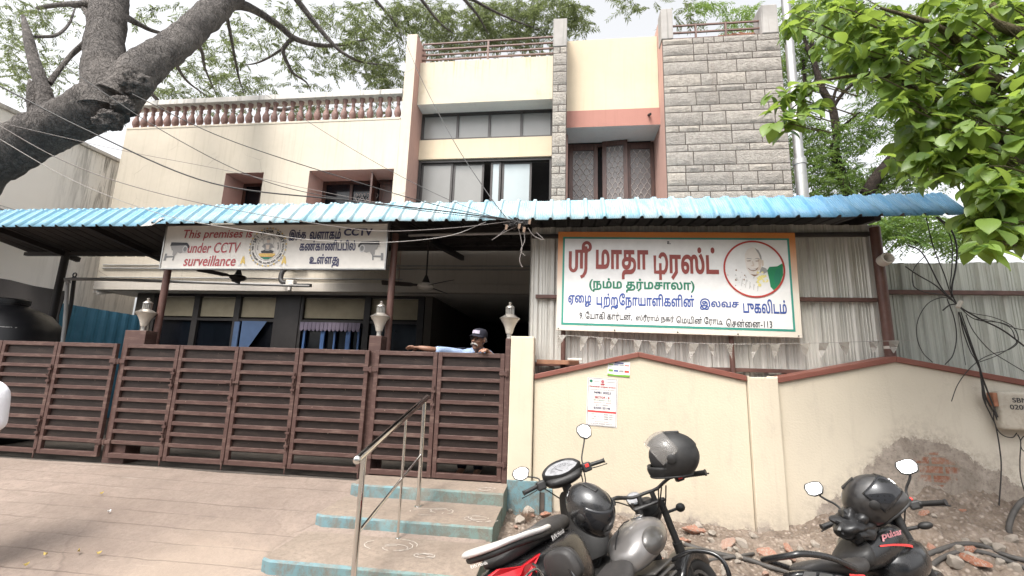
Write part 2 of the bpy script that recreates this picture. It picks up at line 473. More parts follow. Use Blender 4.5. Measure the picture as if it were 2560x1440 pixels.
def concrete(name, col, groove=0., dark=(.17, .125, .10), wet=False):
    m, nt, b = mk(name); v = obc(nt)
    c = mix(nt, ramp(nt, noi(nt, v, .8, 7, .65, .6), [(.32, 0), (.66, 1)]), sh(col, .72), sh(col, 1.12))
    c = mix(nt, ramp(nt, noi(nt, mp(nt, v, (.6, 1.4, 1)), 2.4, 8, .75, .4), [(.5, 0), (.75, .6)]), c, dark)
    c = mix(nt, ramp(nt, noi(nt, v, 26, 6, .75), [(.35, .5), (.55, 0)]), c, sh(col, .5))
    c = mix(nt, ramp(nt, noi(nt, v, 1.9, 9, .75, .8), [(.5, 0), (.66, .45)]), c, sh(col, .62))
    c = mix(nt, ramp(nt, noi(nt, v, 75, 3, .7), [(.6, 0), (.7, .5)]), c, sh(col, .4))
    c = mix(nt, ramp(nt, noi(nt, v, 9, 8, .8), [(.62, 0), (.72, .45)]), c, sh(col, 1.5))
    h = noi(nt, v, 30, 7, .7)
    if groove:
        y = sep(nt, v)[1]
        wob = mth(nt, 'MULTIPLY_ADD', noi(nt, mp(nt, v, (.9, .9, .9)), 1., 4), .10, y)
        fr = mth(nt, 'FRACT', mth(nt, 'DIVIDE', wob, groove))
        ln = mth(nt, 'MULTIPLY', ramp(nt, fr, [(.0, 1), (.05, 0), (.965, 0), (1, 1)]), ramp(nt, noi(nt, mp(nt, v, (.5, 4, 1)), 1.6, 5), [(.34, 0), (.55, 1)]))
        c = mix(nt, mth(nt, 'MULTIPLY', ln, .62), c, (.05, .035, .03))
        wv = mix(nt, .35, v, nd(nt, 'ShaderNodeTexNoise', {'Vector': v, 'Scale': 2.2, 'Detail': 7}).outputs['Color'], 'ADD')
        ck = ramp(nt, nd(nt, 'ShaderNodeTexVoronoi', {'Vector': wv, 'Scale': .75}, feature='DISTANCE_TO_EDGE').outputs['Distance'], [(0, 1), (.012, 0)])
        ck = mth(nt, 'MULTIPLY', ck, ramp(nt, noi(nt, v, .6, 3), [(.5, 0), (.6, .4)]))
        c = mix(nt, ck, c, (.06, .045, .038))
        pt_ = ramp(nt, nd(nt, 'ShaderNodeTexVoronoi', {'Vector': wv, 'Scale': .75}).outputs['Color'], [(.2, 0), (.8, .3)])
        c = mix(nt, pt_, c, (.15, .115, .095))
        # chalky scuffs left between the grooves
        sc_ = ramp(nt, noi(nt, mp(nt, v, (.35, 3.2, 1)), 2.6, 8, .75), [(.62, 0), (.74, .55)])
        c = mix(nt, sc_, c, (.42, .37, .32))
        # pool of sunlight painted into the concrete colour, lower right of the slope
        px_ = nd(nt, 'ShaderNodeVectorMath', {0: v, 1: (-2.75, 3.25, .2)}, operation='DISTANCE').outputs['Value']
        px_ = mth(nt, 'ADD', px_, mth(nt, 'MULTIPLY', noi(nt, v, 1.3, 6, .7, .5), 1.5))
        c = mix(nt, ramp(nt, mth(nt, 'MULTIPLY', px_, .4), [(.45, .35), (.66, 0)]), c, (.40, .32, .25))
        h = mth(nt, 'SUBTRACT', h, mth(nt, 'MULTIPLY', ln, 1.5))
    setb(nt, b, c, .88, 0, .3); bump(nt, b, h, .45, .012); return m
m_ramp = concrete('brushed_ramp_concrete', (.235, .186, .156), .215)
m_tread = concrete('worn_tread_concrete', (.255, .205, .165))
m_street = concrete('dusty_street', (.20, .17, .14))
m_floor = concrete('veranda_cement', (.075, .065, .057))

def chipped(name, col, under):
    m, nt, b = mk(name); v = obc(nt)
    c = mix(nt, noi(nt, v, 3, 6), sh(col, .8), sh(col, 1.15))
    x = sep(nt, v)[0]
    c = mix(nt, nd(nt, 'ShaderNodeMapRange', {0: mth(nt, 'ADD', x, noi(nt, v, 1.2, 4)), 1: -.1, 2: 1.3, 3: 0, 4: .6}).outputs[0], c, (.17, .215, .16))
    ch = ramp(nt, noi(nt, mp(nt, v, (1, 1, .8)), 6, 10, .85, .3), [(.46, 0), (.58, .85)])
    c = mix(nt, ch, c, under)
    c = mix(nt, ramp(nt, noi(nt, mp(nt, v, (6, 6, .8)), 2, 7, .75), [(.5, 0), (.75, .7)]), c, (.20, .17, .14))
    c = mix(nt, ramp(nt, noi(nt, v, 40, 4, .8), [(.66, 0), (.7, .8)]), c, (.12, .09, .07))
    setb(nt, b, c, .75, 0, .3); bump(nt, b, mth(nt, 'SUBTRACT', noi(nt, v, 40, 4), ch), .35, .008); return m
m_stepblue = chipped('chipped_turquoise_paint', (.135, .235, .262), (.15, .135, .11))

# compound wall with its broken, salt-eaten patch
def wallm():
    m, nt, b = mk('cream_wall_with_fallen_render'); v = mp(nt, obc(nt), loc=(1.9, 5.0, .3))
    s = sep(nt, v); x, z = s[0], s[2]
    col = (.565, .49, .375)
    c = mix(nt, ramp(nt, noi(nt, v, .8, 6, .6, .4), [(.35, 0), (.7, 1)]), sh(col, .9), sh(col, 1.03))
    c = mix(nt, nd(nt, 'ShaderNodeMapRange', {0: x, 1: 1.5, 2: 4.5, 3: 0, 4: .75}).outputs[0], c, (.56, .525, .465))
    c = mix(nt, ramp(nt, noi(nt, mp(nt, v, (2.2, 2.2, .9)), 2.3, 9, .78, .5), [(.54, 0), (.76, .5)]), c, (.38, .33, .275))
    c = mix(nt, ramp(nt, noi(nt, mp(nt, v, (7, 7, .4)), 1.6, 7, .75), [(.54, 0), (.78, .4)]), c, (.36, .31, .25))
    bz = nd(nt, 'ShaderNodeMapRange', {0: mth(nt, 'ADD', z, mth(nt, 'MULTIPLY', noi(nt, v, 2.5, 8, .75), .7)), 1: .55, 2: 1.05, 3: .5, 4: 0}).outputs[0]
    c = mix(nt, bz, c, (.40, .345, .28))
    c = mix(nt, ramp(nt, noi(nt, mp(nt, v, (2, 2, 5)), 6, 3, .5), [(.74, 0), (.76, .55)]), c, (.34, .28, .22))
    # fallen-render outline: height limit over x, roughened
    fx = nd(nt, 'ShaderNodeFloatCurve', {1: nd(nt, 'ShaderNodeMapRange', {0: x, 1: -1, 2: 6, 3: 0, 4: 1}).outputs[0]})
    cv = fx.mapping.curves[0]
    prof = [(-1, .28), (1.2, .27), (1.9, .25), (2.25, .29), (2.6, .50), (2.95, .80), (3.2, 1.06), (3.45, 1.24), (3.62, 1.22), (3.85, 1.08), (4.1, .92), (4.5, .78), (6, .5)]
    pts = cv.points
    while len(pts) < len(prof): pts.new(.5, .5)
    for p, (a, h) in zip(pts, prof): p.location = ((a+1)/7, h/1.5)
    fx.mapping.update()
    lim = mth(nt, 'MULTIPLY', fx.outputs[0], 1.5)
    rn = mth(nt, 'MULTIPLY_ADD', mth(nt, 'SUBTRACT', noi(nt, v, 1.7, 3), .5), .9, noi(nt, v, 5.5, 9, .75, .3))
    edge = mth(nt, 'SUBTRACT', mth(nt, 'MULTIPLY_ADD', mth(nt, 'SUBTRACT', rn, .5), .42, lim), z)   # >0 : render gone
    spall = ramp(nt, edge, [(.0, 0), (.012, 1)])
    halo = mth(nt, 'MULTIPLY', ramp(nt, mth(nt, 'ADD', edge, .26), [(0, 0), (.24, 1)]), ramp(nt, noi(nt, v, 15, 9, .8), [(.42, 0), (.58, .85)]))
    cem = mix(nt, ramp(nt, noi(nt, v, 3.2, 9, .75, .5), [(.3, 0), (.68, 1)]), (.17, .14, .115), (.40, .345, .295))
    cem = mix(nt, ramp(nt, noi(nt, v, 30, 5, .75), [(.36, .5), (.5, 0)]), cem, (.12, .10, .08))
    # bricks where the backing coat has gone too
    br = nd(nt, 'ShaderNodeTexBrick', {'Vector': mp(nt, v, (1, 1, 1), rot=(PI/2, 0, 0)), 'Color1': (.22, .085, .05, 1), 'Color2': (.27, .13, .085, 1), 'Mortar': (.19, .16, .13, 1), 'Scale': 1., 'Mortar Size': .012, 'Brick Width': .23, 'Row Height': .085}).outputs['Color']
    d1 = nd(nt, 'ShaderNodeVectorMath', {0: mp(nt, v, (1, 0, 1.25)), 1: (3.62, 0, 1.12)}, operation='DISTANCE').outputs['Value']
    bm_ = ramp(nt, mth(nt, 'MULTIPLY_ADD', mth(nt, 'SUBTRACT', noi(nt, v, 6, 7, .7), .5), .5, d1), [(.15, 1), (.19, 0)])
    br = mix(nt, ramp(nt, noi(nt, v, 9, 8, .8, .3), [(.47, 0), (.6, .85)]), br, cem)
    cem = mix(nt, bm_, cem, br)
    c = mix(nt, halo, c, (.36, .31, .26)); c = mix(nt, spall, c, cem)
    setb(nt, b, c, .87, 0, .3)
    h = mth(nt, 'ADD', noi(nt, v, 45, 5, .6), mth(nt, 'MULTIPLY', spall, mth(nt, 'MULTIPLY_ADD', noi(nt, v, 12, 8, .75), 6., -5.)))
    bump(nt, b, h, .22, .02); return m
m_wall = wallm()
m_pillar = plaster('cream_pillar_paint', (.56, .49, .38), .35, (.4, .35, .28), .3)

def soilm():
    m, nt, b = mk('rubble_soil'); v = obc(nt)
    n = noi(nt, v, 3, 9, .75, .3)
    c = ramp(nt, n, [(.25, (.07, .05, .04)), (.5, (.185, .145, .115)), (.75, (.33, .27, .225))])
    vo = nd(nt, 'ShaderNodeTexVoronoi', {'Vector': v, 'Scale': 26.0, 'Randomness': 1.}); 
    c = mix(nt, ramp(nt, vo.outputs['Distance'], [(.25, .7), (.5, 0)]), c, mix(nt, sep(nt, vo.outputs['Color'])[0], (.12, .095, .08), (.40, .34, .29)))
    setb(nt, b, c, .95, 0, .2)
    bump(nt, b, mth(nt, 'SUBTRACT', noi(nt, v, 18, 8, .75), vo.outputs['Distance']), .9, .03); return m
m_soil = soilm()
def rockm(name, col, alt=None):
    m, nt, b = mk(name); v = obc(nt)
    rnd = nd(nt, 'ShaderNodeObjectInfo').outputs['Random']
    c = mix(nt, noi(nt, v, 9, 8, .75), sh(col, .6), sh(col, 1.25))
    c = mix(nt, mth(nt, 'MULTIPLY', rnd, .5), c, (.40, .35, .30))
    if alt: c = mix(nt, ramp(nt, noi(nt, v, 5, 5), [(.52, 0), (.58, .85)]), c, alt)
    c = mix(nt, ramp(nt, noi(nt, v, 50, 4), [(.35, .5), (.5, 0)]), c, sh(col, .4))
    setb(nt, b, c, .92, 0, .25); bump(nt, b, noi(nt, v, 24, 7, .75), .7, .02); return m
m_rock = rockm('broken_concrete', (.36, .315, .27))
m_brick = rockm('broken_brick', (.36, .15, .09), (.34, .29, .25))
m_hose = simple('dusty_black_hose', (.055, .05, .046), .7, var=.3, s=12)
m_dry = simple('dry_twigs', (.15, .10, .07), .9)

# leaves, bark
def leafm(name, c0, c1, trans, rough=.45, spec=.5, tw=.5):
    m, nt, b = mk(name)
    rnd = nd(nt, 'ShaderNodeNewGeometry').outputs['Random Per Island']
    c = ramp(nt, rnd, [(0, c0), (.6, c1), (1, sh(c1, 1.35))])
    setb(nt, b, c, rough, 0, spec)
    t = nd(nt, 'ShaderNodeBsdfTranslucent', {0: mix(nt, .5, c, trans)})
    ms = nd(nt, 'ShaderNodeMixShader', {0: tw, 1: b.outputs[0], 2: t.outputs[0]})
    nt.links.new(ms.outputs[0], nt.nodes['Material Output'].inputs[0]); return m
m_leaf_near = leafm('broad_green_leaf', (.036, .08, .014), (.125, .195, .036), (.42, .55, .08), .42, .45, .45)
m_leaf_neem = leafm('neem_leaflet', (.035, .075, .018), (.085, .15, .04), (.30, .42, .08), .5, .4, .5)
m_leaf_rain = leafm('feathery_leaflet', (.04, .055, .026), (.085, .105, .048), (.30, .36, .13), .6, .3, .5)
def barkm(name, a, b_, s=1.):
    m, nt, b = mk(name); v = obc(nt)
    n = noi(nt, mp(nt, v, (1, 1, .6)), 9*s, 10, .8, .25)
    vo = nd(nt, 'ShaderNodeTexVoronoi', {'Vector': mix(nt, .25, mp(nt, v, (1, 1, .45)), nd(nt, 'ShaderNodeTexNoise', {'Vector': v, 'Scale': 6.0, 'Detail': 5}).outputs['Color'], 'ADD'), 'Scale': 17.0*s}, feature='DISTANCE_TO_EDGE').outputs['Distance']
    fis = ramp(nt, vo, [(0, 1), (.09, 0)])
    n2 = noi(nt, v, 1.3, 5)
    c = ramp(nt, n, [(.3, sh(a, .5)), (.5, a), (.72, b_)])
    c = mix(nt, ramp(nt, n2, [(.45, 0), (.7, .5)]), c, b_)
    c = mix(nt, mth(nt, 'MULTIPLY', fis, mth(nt, 'MULTIPLY', noi(nt, v, 4, 3), .6)), c, sh(a, .45))
    setb(nt, b, c, .92, 0, .2)
    bump(nt, b, mth(nt, 'SUBTRACT', mth(nt, 'ADD', n, noi(nt, mp(nt, v, (3, 3, .8)), 14*s, 7, .75)), fis), 1., .05/s); return m
m_bark = barkm('grey_rough_bark', (.135, .122, .115), (.25, .225, .205))
m_bark2 = barkm('dark_neem_bark', (.035, .026, .022), (.085, .066, .055), 2.)
m_twig = barkm('greenish_brown_twig', (.12, .10, .055), (.2, .17, .10), 3.)

# small metals, plastics, fabrics
m_chrome = simple('polished_steel', (.72, .70, .67), .16, 1, var=.06)
m_galv = simple('galvanised_steel', (.36, .355, .345), .36, .9, var=.12, s=9)
m_lampg = simple('ribbed_lamp_plastic', (.50, .46, .40), .3, .1, var=.1)
m_lampm = simple('lamp_steel', (.50, .47, .43), .35, .8)
m_pvc = simple('grey_pvc', (.33, .32, .31), .5)
m_wire = simple('black_cable', (.022, .02, .02), .55)
m_wire_g = simple('grey_cable', (.17, .15, .14), .6)
m_wire_w = simple('pale_cable', (.34, .32, .30), .6)
m_plastic_w = simple('off_white_plastic', (.55, .51, .46), .45)
m_tank = simple('black_tank_plastic', (.010, .010, .012), .4, spec=.5)
m_fan = simple('dark_brown_fan', (.035, .027, .024), .5)
m_box = simple('grimy_beige_metal', (.40, .36, .30), .6, var=.15, s=5, dirt=.5, dirtc=(.16, .12, .09))
def foilm():
    m, nt, b = mk('dusty_clear_plastic_flag'); v = obc(nt)
    setb(nt, b, mix(nt, noi(nt, v, 14, 5), (.19, .165, .14), (.36, .33, .29)), .35, 0, .6)
    ms = nd(nt, 'ShaderNodeMixShader', {0: mth(nt, 'MULTIPLY_ADD', noi(nt, v, 9, 4), .6, .3), 1: nd(nt, 'ShaderNodeBsdfTransparent').outputs[0], 2: b.outputs[0]}); nt.links.new(ms.outputs[0], nt.nodes['Material Output'].inputs[0]); return m
m_foil = foilm()
# ------------------------------------------------------------------ ground
g = MB().poly([(-80, -60, -.16), (80, -60, -.16), (80, 90, -.16), (-80, 90, -.16)]).build('ground', m_street); tag(g, 'dusty street and yard ground around the house', 'ground', kind='structure')
def ramp_z(y): return .465-.17*(4.95-y) if y < 4.95 else .465
mb = MB(); nx, ny = 60, 40
for j in range(ny+1):
    for i in range(nx+1):
        x = -13+12.35*i/nx; y = 1.35+3.6*j/ny
        mb.v.append((x, y, ramp_z(y)+.012*(noise.noise((x*.9, y*.9, 3))+.5*noise.noise((x*3, y*3, 1)))))
mb.f = [(j*(nx+1)+i, j*(nx+1)+i+1, (j+1)*(nx+1)+i+1, (j+1)*(nx+1)+i) for j in range(ny) for i in range(nx)]; mb.mi = [0]*len(mb.f)
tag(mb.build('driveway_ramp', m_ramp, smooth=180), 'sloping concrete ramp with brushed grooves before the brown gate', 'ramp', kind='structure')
f = MB().box(-13, -.2, 4.95, 16, .2, .462).build('veranda_floor', m_floor); tag(f, 'cement floor behind the gate', 'floor', kind='structure')
f2 = MB().box(-.2, 9, 5.21, 12, .1, .30).build('yard_floor', m_floor); tag(f2, 'yard floor behind the compound wall', 'floor', kind='structure')

# ------------------------------------------------------------------ steps with blue risers
def chalk(cx, cy, z, sc, seed):
    """white chalk flower drawn on a tread: looping strokes lying flat"""
    rnd = random.Random(seed); mb = MB()
    for k in range(4):
        a0 = rnd.uniform(0, 6.28); rr = sc*rnd.uniform(.35, 1); ox, oy = rnd.uniform(-.5, .5)*sc, rnd.uniform(-.25, .25)*sc
        p = [(cx+ox+rr*math.cos(a0+t*.42)*1.1, cy+oy+.62*rr*math.sin(a0+t*.42)) for t in range(rnd.randint(8, 14))]
        for j_, (a, b) in enumerate(zip(p, p[1:])):
            zz_ = z+.0006*k+.0002*(j_ % 3)
            a = Vector(a); b = Vector(b); t = (b-a); 
            n = Vector((-t.y, t.x)).normalized()*.0042
            if rnd.random() < .8: mb.poly([(*(a-n), zz_), (*(b-n), zz_), (*(b+n), zz_), (*(a+n), zz_)])
    return mb
m_chalk = simple('chalk_powder', (.38, .34, .30), .95, var=.2, s=30)
st = thing('entrance_steps', 'three concrete entrance steps with turquoise painted risers', 'steps', (-1.4, 4.0, .2))
def local(o, mb):
    mb.v = [tuple(Vector(p)-o.location) for p in mb.v]; return mb
def rough_step(x0, x1, y0, y1, z0, z1):
    """one step with worn, slightly wavy nosing"""
    mb = MB(); n = 22; xs = [x0+(x1-x0)*i/n for i in range(n+1)]
    def wv(x, k): return .010*noise.noise((x*3, k*7.3, y0))+.004*noise.noise((x*14, k*3.1, y0))
    rings = []
    for i, x in enumerate(xs):
        e = .03 if i == 0 else 0.
        rings.append([(x, y0+e+wv(x, 1), z0), (x, y0+e+wv(x, 2), z0+(z1-z0)*.5), (x, y0+e+.004+wv(x, 3), z1-.016), (x, y0+e+.02+wv(x, 4), z1-.002), (x, (y0+y1)/2, z1+wv(x, 5)*.3), (x, y1, z1)])
    for i in range(n):
        for k in range(5):
            mb.add([rings[i][k], rings[i+1][k], rings[i+1][k+1], rings[i][k+1]], [(0, 1, 2, 3)], 0 if k >= 3 else 1)
    for r_, mi in ((rings[0], 1), (rings[-1], 1)):
        mb.add(r_+[(r_[0][0], y1, z0)], [range(7)], mi)
    return mb
for k, (x0, x1, y0, y1, z0, z1) in enumerate([(-2.19, -.592, 4.60, 4.99, .22, .522), (-2.215, -.60, 4.01, 4.60, .10, .402), (-2.24, -.61, 3.34, 4.01, -.02, .292), (-2.2, -.63, 2.75, 3.34, -.15, .165)]):
    local(st, rough_step(x0, x1, y0, y1, z0, z1)).build('step', [m_tread, m_stepblue], st, smooth=35, weld=True)
for cx, cy, z, sc_, sd_ in [(-.78, 4.72, .5255, .10, 1), (-1.20, 4.32, .405, .15, 2), (-.75, 4.22, .405, .12, 3), (-1.33, 3.75, .2955, .2, 4), (-1.05, 3.62, .2955, .07, 8)]:
    local(st, chalk(cx, cy, z, sc_, sd_)).build('chalk_drawing', m_chalk, st)

# ------------------------------------------------------------------ rubble bank at the foot of the wall
def bank_z(x, y):
    t = max(0, min(1, (5.0-y)/2.4)); 
    top = np.interp(x, [-.6, .3, 1.9, 2.3, 2.8, 3.3, 3.8, 4.4, 6], [.27, .25, .22, .28, .44, .62, .68, .66, .6])
    low = np.interp(x, [-.6, .5, 2, 3.2, 5], [.06, .03, .05, .10, .14])
    z = low+(top-low)*(1-t)**(1.6 if x < 2 else 1.6+min(1.4, (x-2)*1.2))
    if x < -.3: z -= .0
    z += .035*noise.fractal((x*2.6, y*2.6, 2.2), 1., 2.2, 5)+.045*(.4-abs(noise.noise((x*5, y*5, 0))))+.03*(.3-abs(noise.noise((x*13, y*13, 4))))+.014*noise.noise((x*31, y*31, 9))
    if x > 2.2: k_ = min(1, (x-2.2)*1.5)*(1-t); z += k_*(.09*noise.fractal((x*3.4, y*3.4, 7.7), .8, 2.3, 5)+.07*(.45-abs(noise.noise((x*3.1, y*4.5, 5)))))
    return z
mb = MB(); nx, ny = 300, 150
for j in range(ny+1):
    for i in range(nx+1):
        x = -.61+6.9*i/nx; y = 1.6+3.42*j/ny
        mb.v.append((x, y, bank_z(x, y)))
mb.f = [(j*(nx+1)+i, j*(nx+1)+i+1, (j+1)*(nx+1)+i+1, (j+1)*(nx+1)+i) for j in range(ny) for i in range(nx)]; mb.mi = [0]*len(mb.f)
tag(mb.build('rubble_bank', m_soil, smooth=180), 'bank of soil and crumbled mortar against the cream wall', 'soil', kind='structure')

# ------------------------------------------------------------------ compound wall
cw = thing('compound_wall', 'cream compound wall with two maroon-capped peaks and fallen render at its foot', 'wall', (1.9, 5.0, .3))
def bay(profile, x0, x1):
    pts = [(x0, -.1), (x1, -.1)]+profile[::-1]
    mb = MB(); mb.prism(pts, 5.0, 5.2)
    local(cw, mb).build('wall_bay', m_wall, cw, bevel=.006)
    cp = MB(); up = .055
    for (a, b) in zip(profile, profile[1:]):
        cp.hexa([(a[0], 4.972, a[1]-.002), (b[0], 4.972, b[1]-.002), (b[0], 5.228, b[1]-.002), (a[0], 5.228, a[1]-.002),
                 (a[0], 4.972, a[1]+up), (b[0], 4.972, b[1]+up), (b[0], 5.228, b[1]+up), (a[0], 5.228, a[1]+up)])
    local(cw, cp).build('coping', m_coping, cw, bevel=.006)
bay([(-.335, 1.630), (.80, 1.905), (1.90, 1.685)], -.335, 1.90)
bay([(2.205, 1.675), (3.36, 1.925), (4.55, 1.715), (6.2, 1.42)], 2.205, 6.2)
mb = MB(); n = 14
pts = [(1.905, -.1), (2.20, -.1)]+[(2.20-.295*i/n, 1.73+.012*noise.noise((i*.9, 0, 0))+(.015 if i in (0, n) else -.005)) for i in range(n+1)]
mb.prism(pts, 4.955, 5.2); local(cw, mb).build('pilaster', m_wall, cw, bevel=.008)
mb = MB().box(-.605, -.342, 4.95, 5.21, .1, 2.10); local(cw, mb).build('gate_pier', m_pillar, cw, bevel=.012)
mb = MB().box(-.60, -.25, 4.925, 4.948, .15, .575).box(-.25, -.12, 4.96, 4.998, .05, .50); local(cw, mb).build('painted_plinth', m_stepblue, cw, bevel=.006)

# ------------------------------------------------------------------ main house
hs_ = thing('main_house', 'two-storey cream and grey-stone house with salmon window reveals behind the blue roof', 'house', (-2, 9, .4))
H = lambda name, mb, mats, **k: local(hs_, mb).build(name, mats, hs_, **k)
def child(o, name, mb, mats, **k):
    mb.v = [tuple(Vector(p)-hs_.location) for p in mb.v]; return mb.build(name, mats, o, **k)
YB = 9.0
# left wing front wall with two deep windows (wall built round the openings, salmon inside)
def holed(mb, x0, x1, z0, z1, y0, y1, holes, mi=0, mir=1):
    xs = sorted({x0, x1, *[h[0] for h in holes], *[h[1] for h in holes]}); zs = sorted({z0, z1, *[h[2] for h in holes], *[h[3] for h in holes]})
    inside = lambda a, b: any(h[0] <= a < h[1] and h[2] <= b < h[3] for h in holes)
    for i in range(len(xs)-1):
        for j in range(len(zs)-1):
            if inside((xs[i]+xs[i+1])/2, (zs[j]+zs[j+1])/2): continue
            for y in (y0, y1): mb.poly([(xs[i], y, zs[j]), (xs[i+1], y, zs[j]), (xs[i+1], y, zs[j+1]), (xs[i], y, zs[j+1])], mi)
    for h in holes:
        a, b, c, d = h; ins = .0
        for q in ([(a, c), (a, d)], [(a, d), (b, d)], [(b, d), (b, c)], [(b, c), (a, c)]):
            (p0, p1) = q; mb.poly([(p0[0], y0, p0[1]), (p1[0], y0, p1[1]), (p1[0], y1, p1[1]), (p0[0], y1, p0[1])], mir)
    for (xa, za, xb, zb) in ((x0, z0, x0, z1), (x0, z1, x1, z1), (x1, z1, x1, z0), (x1, z0, x0, z0)):
        mb.poly([(xa, y0, za), (xb, y0, zb), (xb, y1, zb), (xa, y1, za)], mi)
mb = MB(); holed(mb, -11.05, -3.842, 3.25, 7.36, YB, YB+.68, [(-8.10, -7.115, 4.95, 6.125), (-5.96, -3.905, 4.95, 6.135)])
H('wing_wall', mb, [m_cream, m_pink])
mb = MB().box(-11.05, -11.0, YB+.68, 16, 3.25, 7.36).box(-11.0, -3.8, YB+.69, 16, 7.2, 7.355).box(-11.0, -3.84, 15.9, 16, 3.25, 7.2)
H('wing_shell', mb, m_cream)
H('wing_underside', MB().box(-11.0, -.4, YB+.02, 16, 3.25-.003, 3.30), m_soffit)
# small and large wing windows
def frame(mb, x0, x1, z0, z1, y, t=.05, d=.06, mi=0):
    mb.box(x0, x1, y, y+d, z0, z0+t, mi).box(x0, x1, y, y+d, z1-t, z1, mi).box(x0, x0+t, y, y+d, z0+t, z1-t, mi).box(x1-t, x1, y, y+d, z0+t, z1-t, mi)
fr = MB(); frame(fr, -8.095, -7.12, 4.96, 6.12, YB+.60, .07); fr.box(-7.62, -7.57, YB+.6, YB+.66, 5.0, 6.05)
w_ = H('window', fr, m_wood); child(w_, 'pane', MB().box(-8.05, -7.15, YB+.635, YB+.645, 5.0, 6.08), m_dkglass)
fr = MB(); frame(fr, -5.955, -3.91, 4.96, 6.13, YB+.60, .08)
for x in (-5.25, -4.6): fr.box(x, x+.07, YB+.6, YB+.66, 5.0, 6.07)
w_ = H('window', fr, m_wood); child(w_, 'pane', MB().box(-5.9, -3.95, YB+.64, YB+.65, 5.0, 6.08), m_dkglass)
def shutter(hinge, ang, wd, z0, z1):
    c, s_ = math.cos(R(ang)), math.sin(R(ang)); mb = MB()
    d = Vector((c, s_, 0)); p = Vector(hinge); u = Vector((0, 0, 1)); n_ = Vector((-s_, c, 0))*.02
    def bar(a0, a1, h0, h1):
        q = [p+d*a0+u*h0, p+d*a1+u*h0, p+d*a1+u*h1, p+d*a0+u*h1]; mb.hexa([x-n_ for x in q]+[x+n_ for x in q])
    bar(0, .07, z0, z1); bar(wd-.07, wd, z0, z1); bar(.07, wd-.07, z1-.08, z1); bar(.07, wd-.07, z0, z0+.12)
    q = [p+d*.07+u*(z0+.1), p+d*(wd-.07)+u*(z0+.1), p+d*(wd-.07)+u*(z1-.07), p+d*.07+u*(z1-.07)]
    mb.hexa([x-n_*.3 for x in q]+[x+n_*.3 for x in q]); return mb
child(w_, 'shutter', shutter((-4.56, YB+.58, 0), -78, .52, 5.0, 6.09), m_wood)
child(w_, 'shutter', shutter((-3.95, YB+.58, 0), 186, .5, 5.0, 6.06), m_wood)
gr = MB()
for cx in (-5.0, -4.8, -4.6):
    for sgn in (-1, 1):
        gr.tube(spline([(cx, YB+.57, 5.1), (cx+sgn*.09, YB+.57, 5.35), (cx, YB+.57, 5.55), (cx+sgn*.10, YB+.57, 5.72), (cx+sgn*.04, YB+.57, 5.79), (cx+sgn*.03, YB+.57, 5.71)], 5), .009, 5)
child(w_, 'scroll_grille', gr, m_came)
# wing parapet balustrade
H('balustrade_base', MB().box(-11.05, -3.86, YB-.01, YB+.24, 7.362, 7.42), m_cream, bevel=.01)
bal = H('balustrade_rail', MB().box(-11.10, -3.845, YB-.04, YB+.27, 8.0, 8.135), m_cap, bevel=.012)
prof = [(.062, 0), (.062, .03), (.045, .045), (.05, .07), (.078, .13), (.082, .19), (.066, .26), (.040, .33), (.034, .38), (.046, .40), (.046, .425), (.036, .44), (.038, .48), (.058, .53), (.062, .58)]
bm0 = MB().lathe(prof, n=14)
b0 = bm0.build('baluster', m_terra, bal, smooth=50)
nb = 32
for i in range(nb):
    o = b0 if i == 0 else b0.copy()
    if i: COL.objects.link(o); o.parent = bal
    o.location = Vector((-10.94+(10.94-3.98)*i/(nb-1)+random.uniform(-.008, .008), YB+.11, 7.421))-hs_.location
    o.rotation_euler[2] = random.uniform(0, 6)
# tall pier
H('pier', MB().box(-3.84, -3.592, YB-.004, YB+.72, 3.25, 9.60, 0, {3: 1}), [m_cream, m_pink], bevel=.008)
H('rear_parapet', MB().box(-3.84, -3.70, YB+.73, 13.5, 7.36, 9.3).box(-3.69, 2.3, 15, 15.15, 8.5, 9.0), m_cream)
# bay: fascia, soffit, band, windows, rail
H('bay_fascia', MB().box(-3.59, -.33, 9.30, 9.70, 7.915, 9.045, 0, {0: 1}), [m_creamy, m_soffit], bevel=.006)
H('bay_band', MB().box(-3.59, -.33, 9.64, 9.95, 6.665, 7.175), m_peach, bevel=.006)
H('veranda_beam', MB().box(-3.59, -.33, 9.02, 9.3, 3.25, 4.9), m_shade_wall)
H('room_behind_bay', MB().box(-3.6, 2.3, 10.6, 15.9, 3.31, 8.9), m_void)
fr = MB(); frame(fr, -3.58, -.335, 7.18, 7.90, 9.69, .055, .07)
for x in (-2.667, -1.875, -1.088): fr.box(x-.028, x+.028, 9.69, 9.76, 7.235, 7.845)
w_ = H('window', fr, m_alu)
for a, b in ((-3.53, -2.7), (-2.64, -1.9), (-1.85, -1.11), (-1.06, -.38)):
    child(w_, 'pane', MB().box(a, b, 9.735, 9.745, 7.225, 7.855), m_glass)
fr = MB(); frame(fr, -3.58, -.335, 5.2, 6.66, 9.69, .06, .12)
w_ = H('window', fr, m_alu)
for a, b, y, mt, mid in ((-3.52, -2.735, 9.74, m_glass, 0), (-2.73, -1.97, 9.77, m_glass, 0), (-1.80, -1.55, 9.74, m_glass_b, 0), (-1.53, -.82, 9.77, m_glass_b, 0)):
    s_ = MB(); frame(s_, a, b, 5.25, 6.60, y, .05, .03)
    fo = child(w_, 'sliding_sash', s_, m_alu); child(fo, 'pane', MB().box(a+.04, b-.04, y+.012, y+.018, 5.29, 6.56), mt)
child(w_, 'curtain', MB().box(-2.93, -2.78, 9.80, 9.82, 5.3, 6.55).box(-1.16, -.86, 9.80, 9.82, 5.3, 6.55), m_plastic_w)
rl = MB()
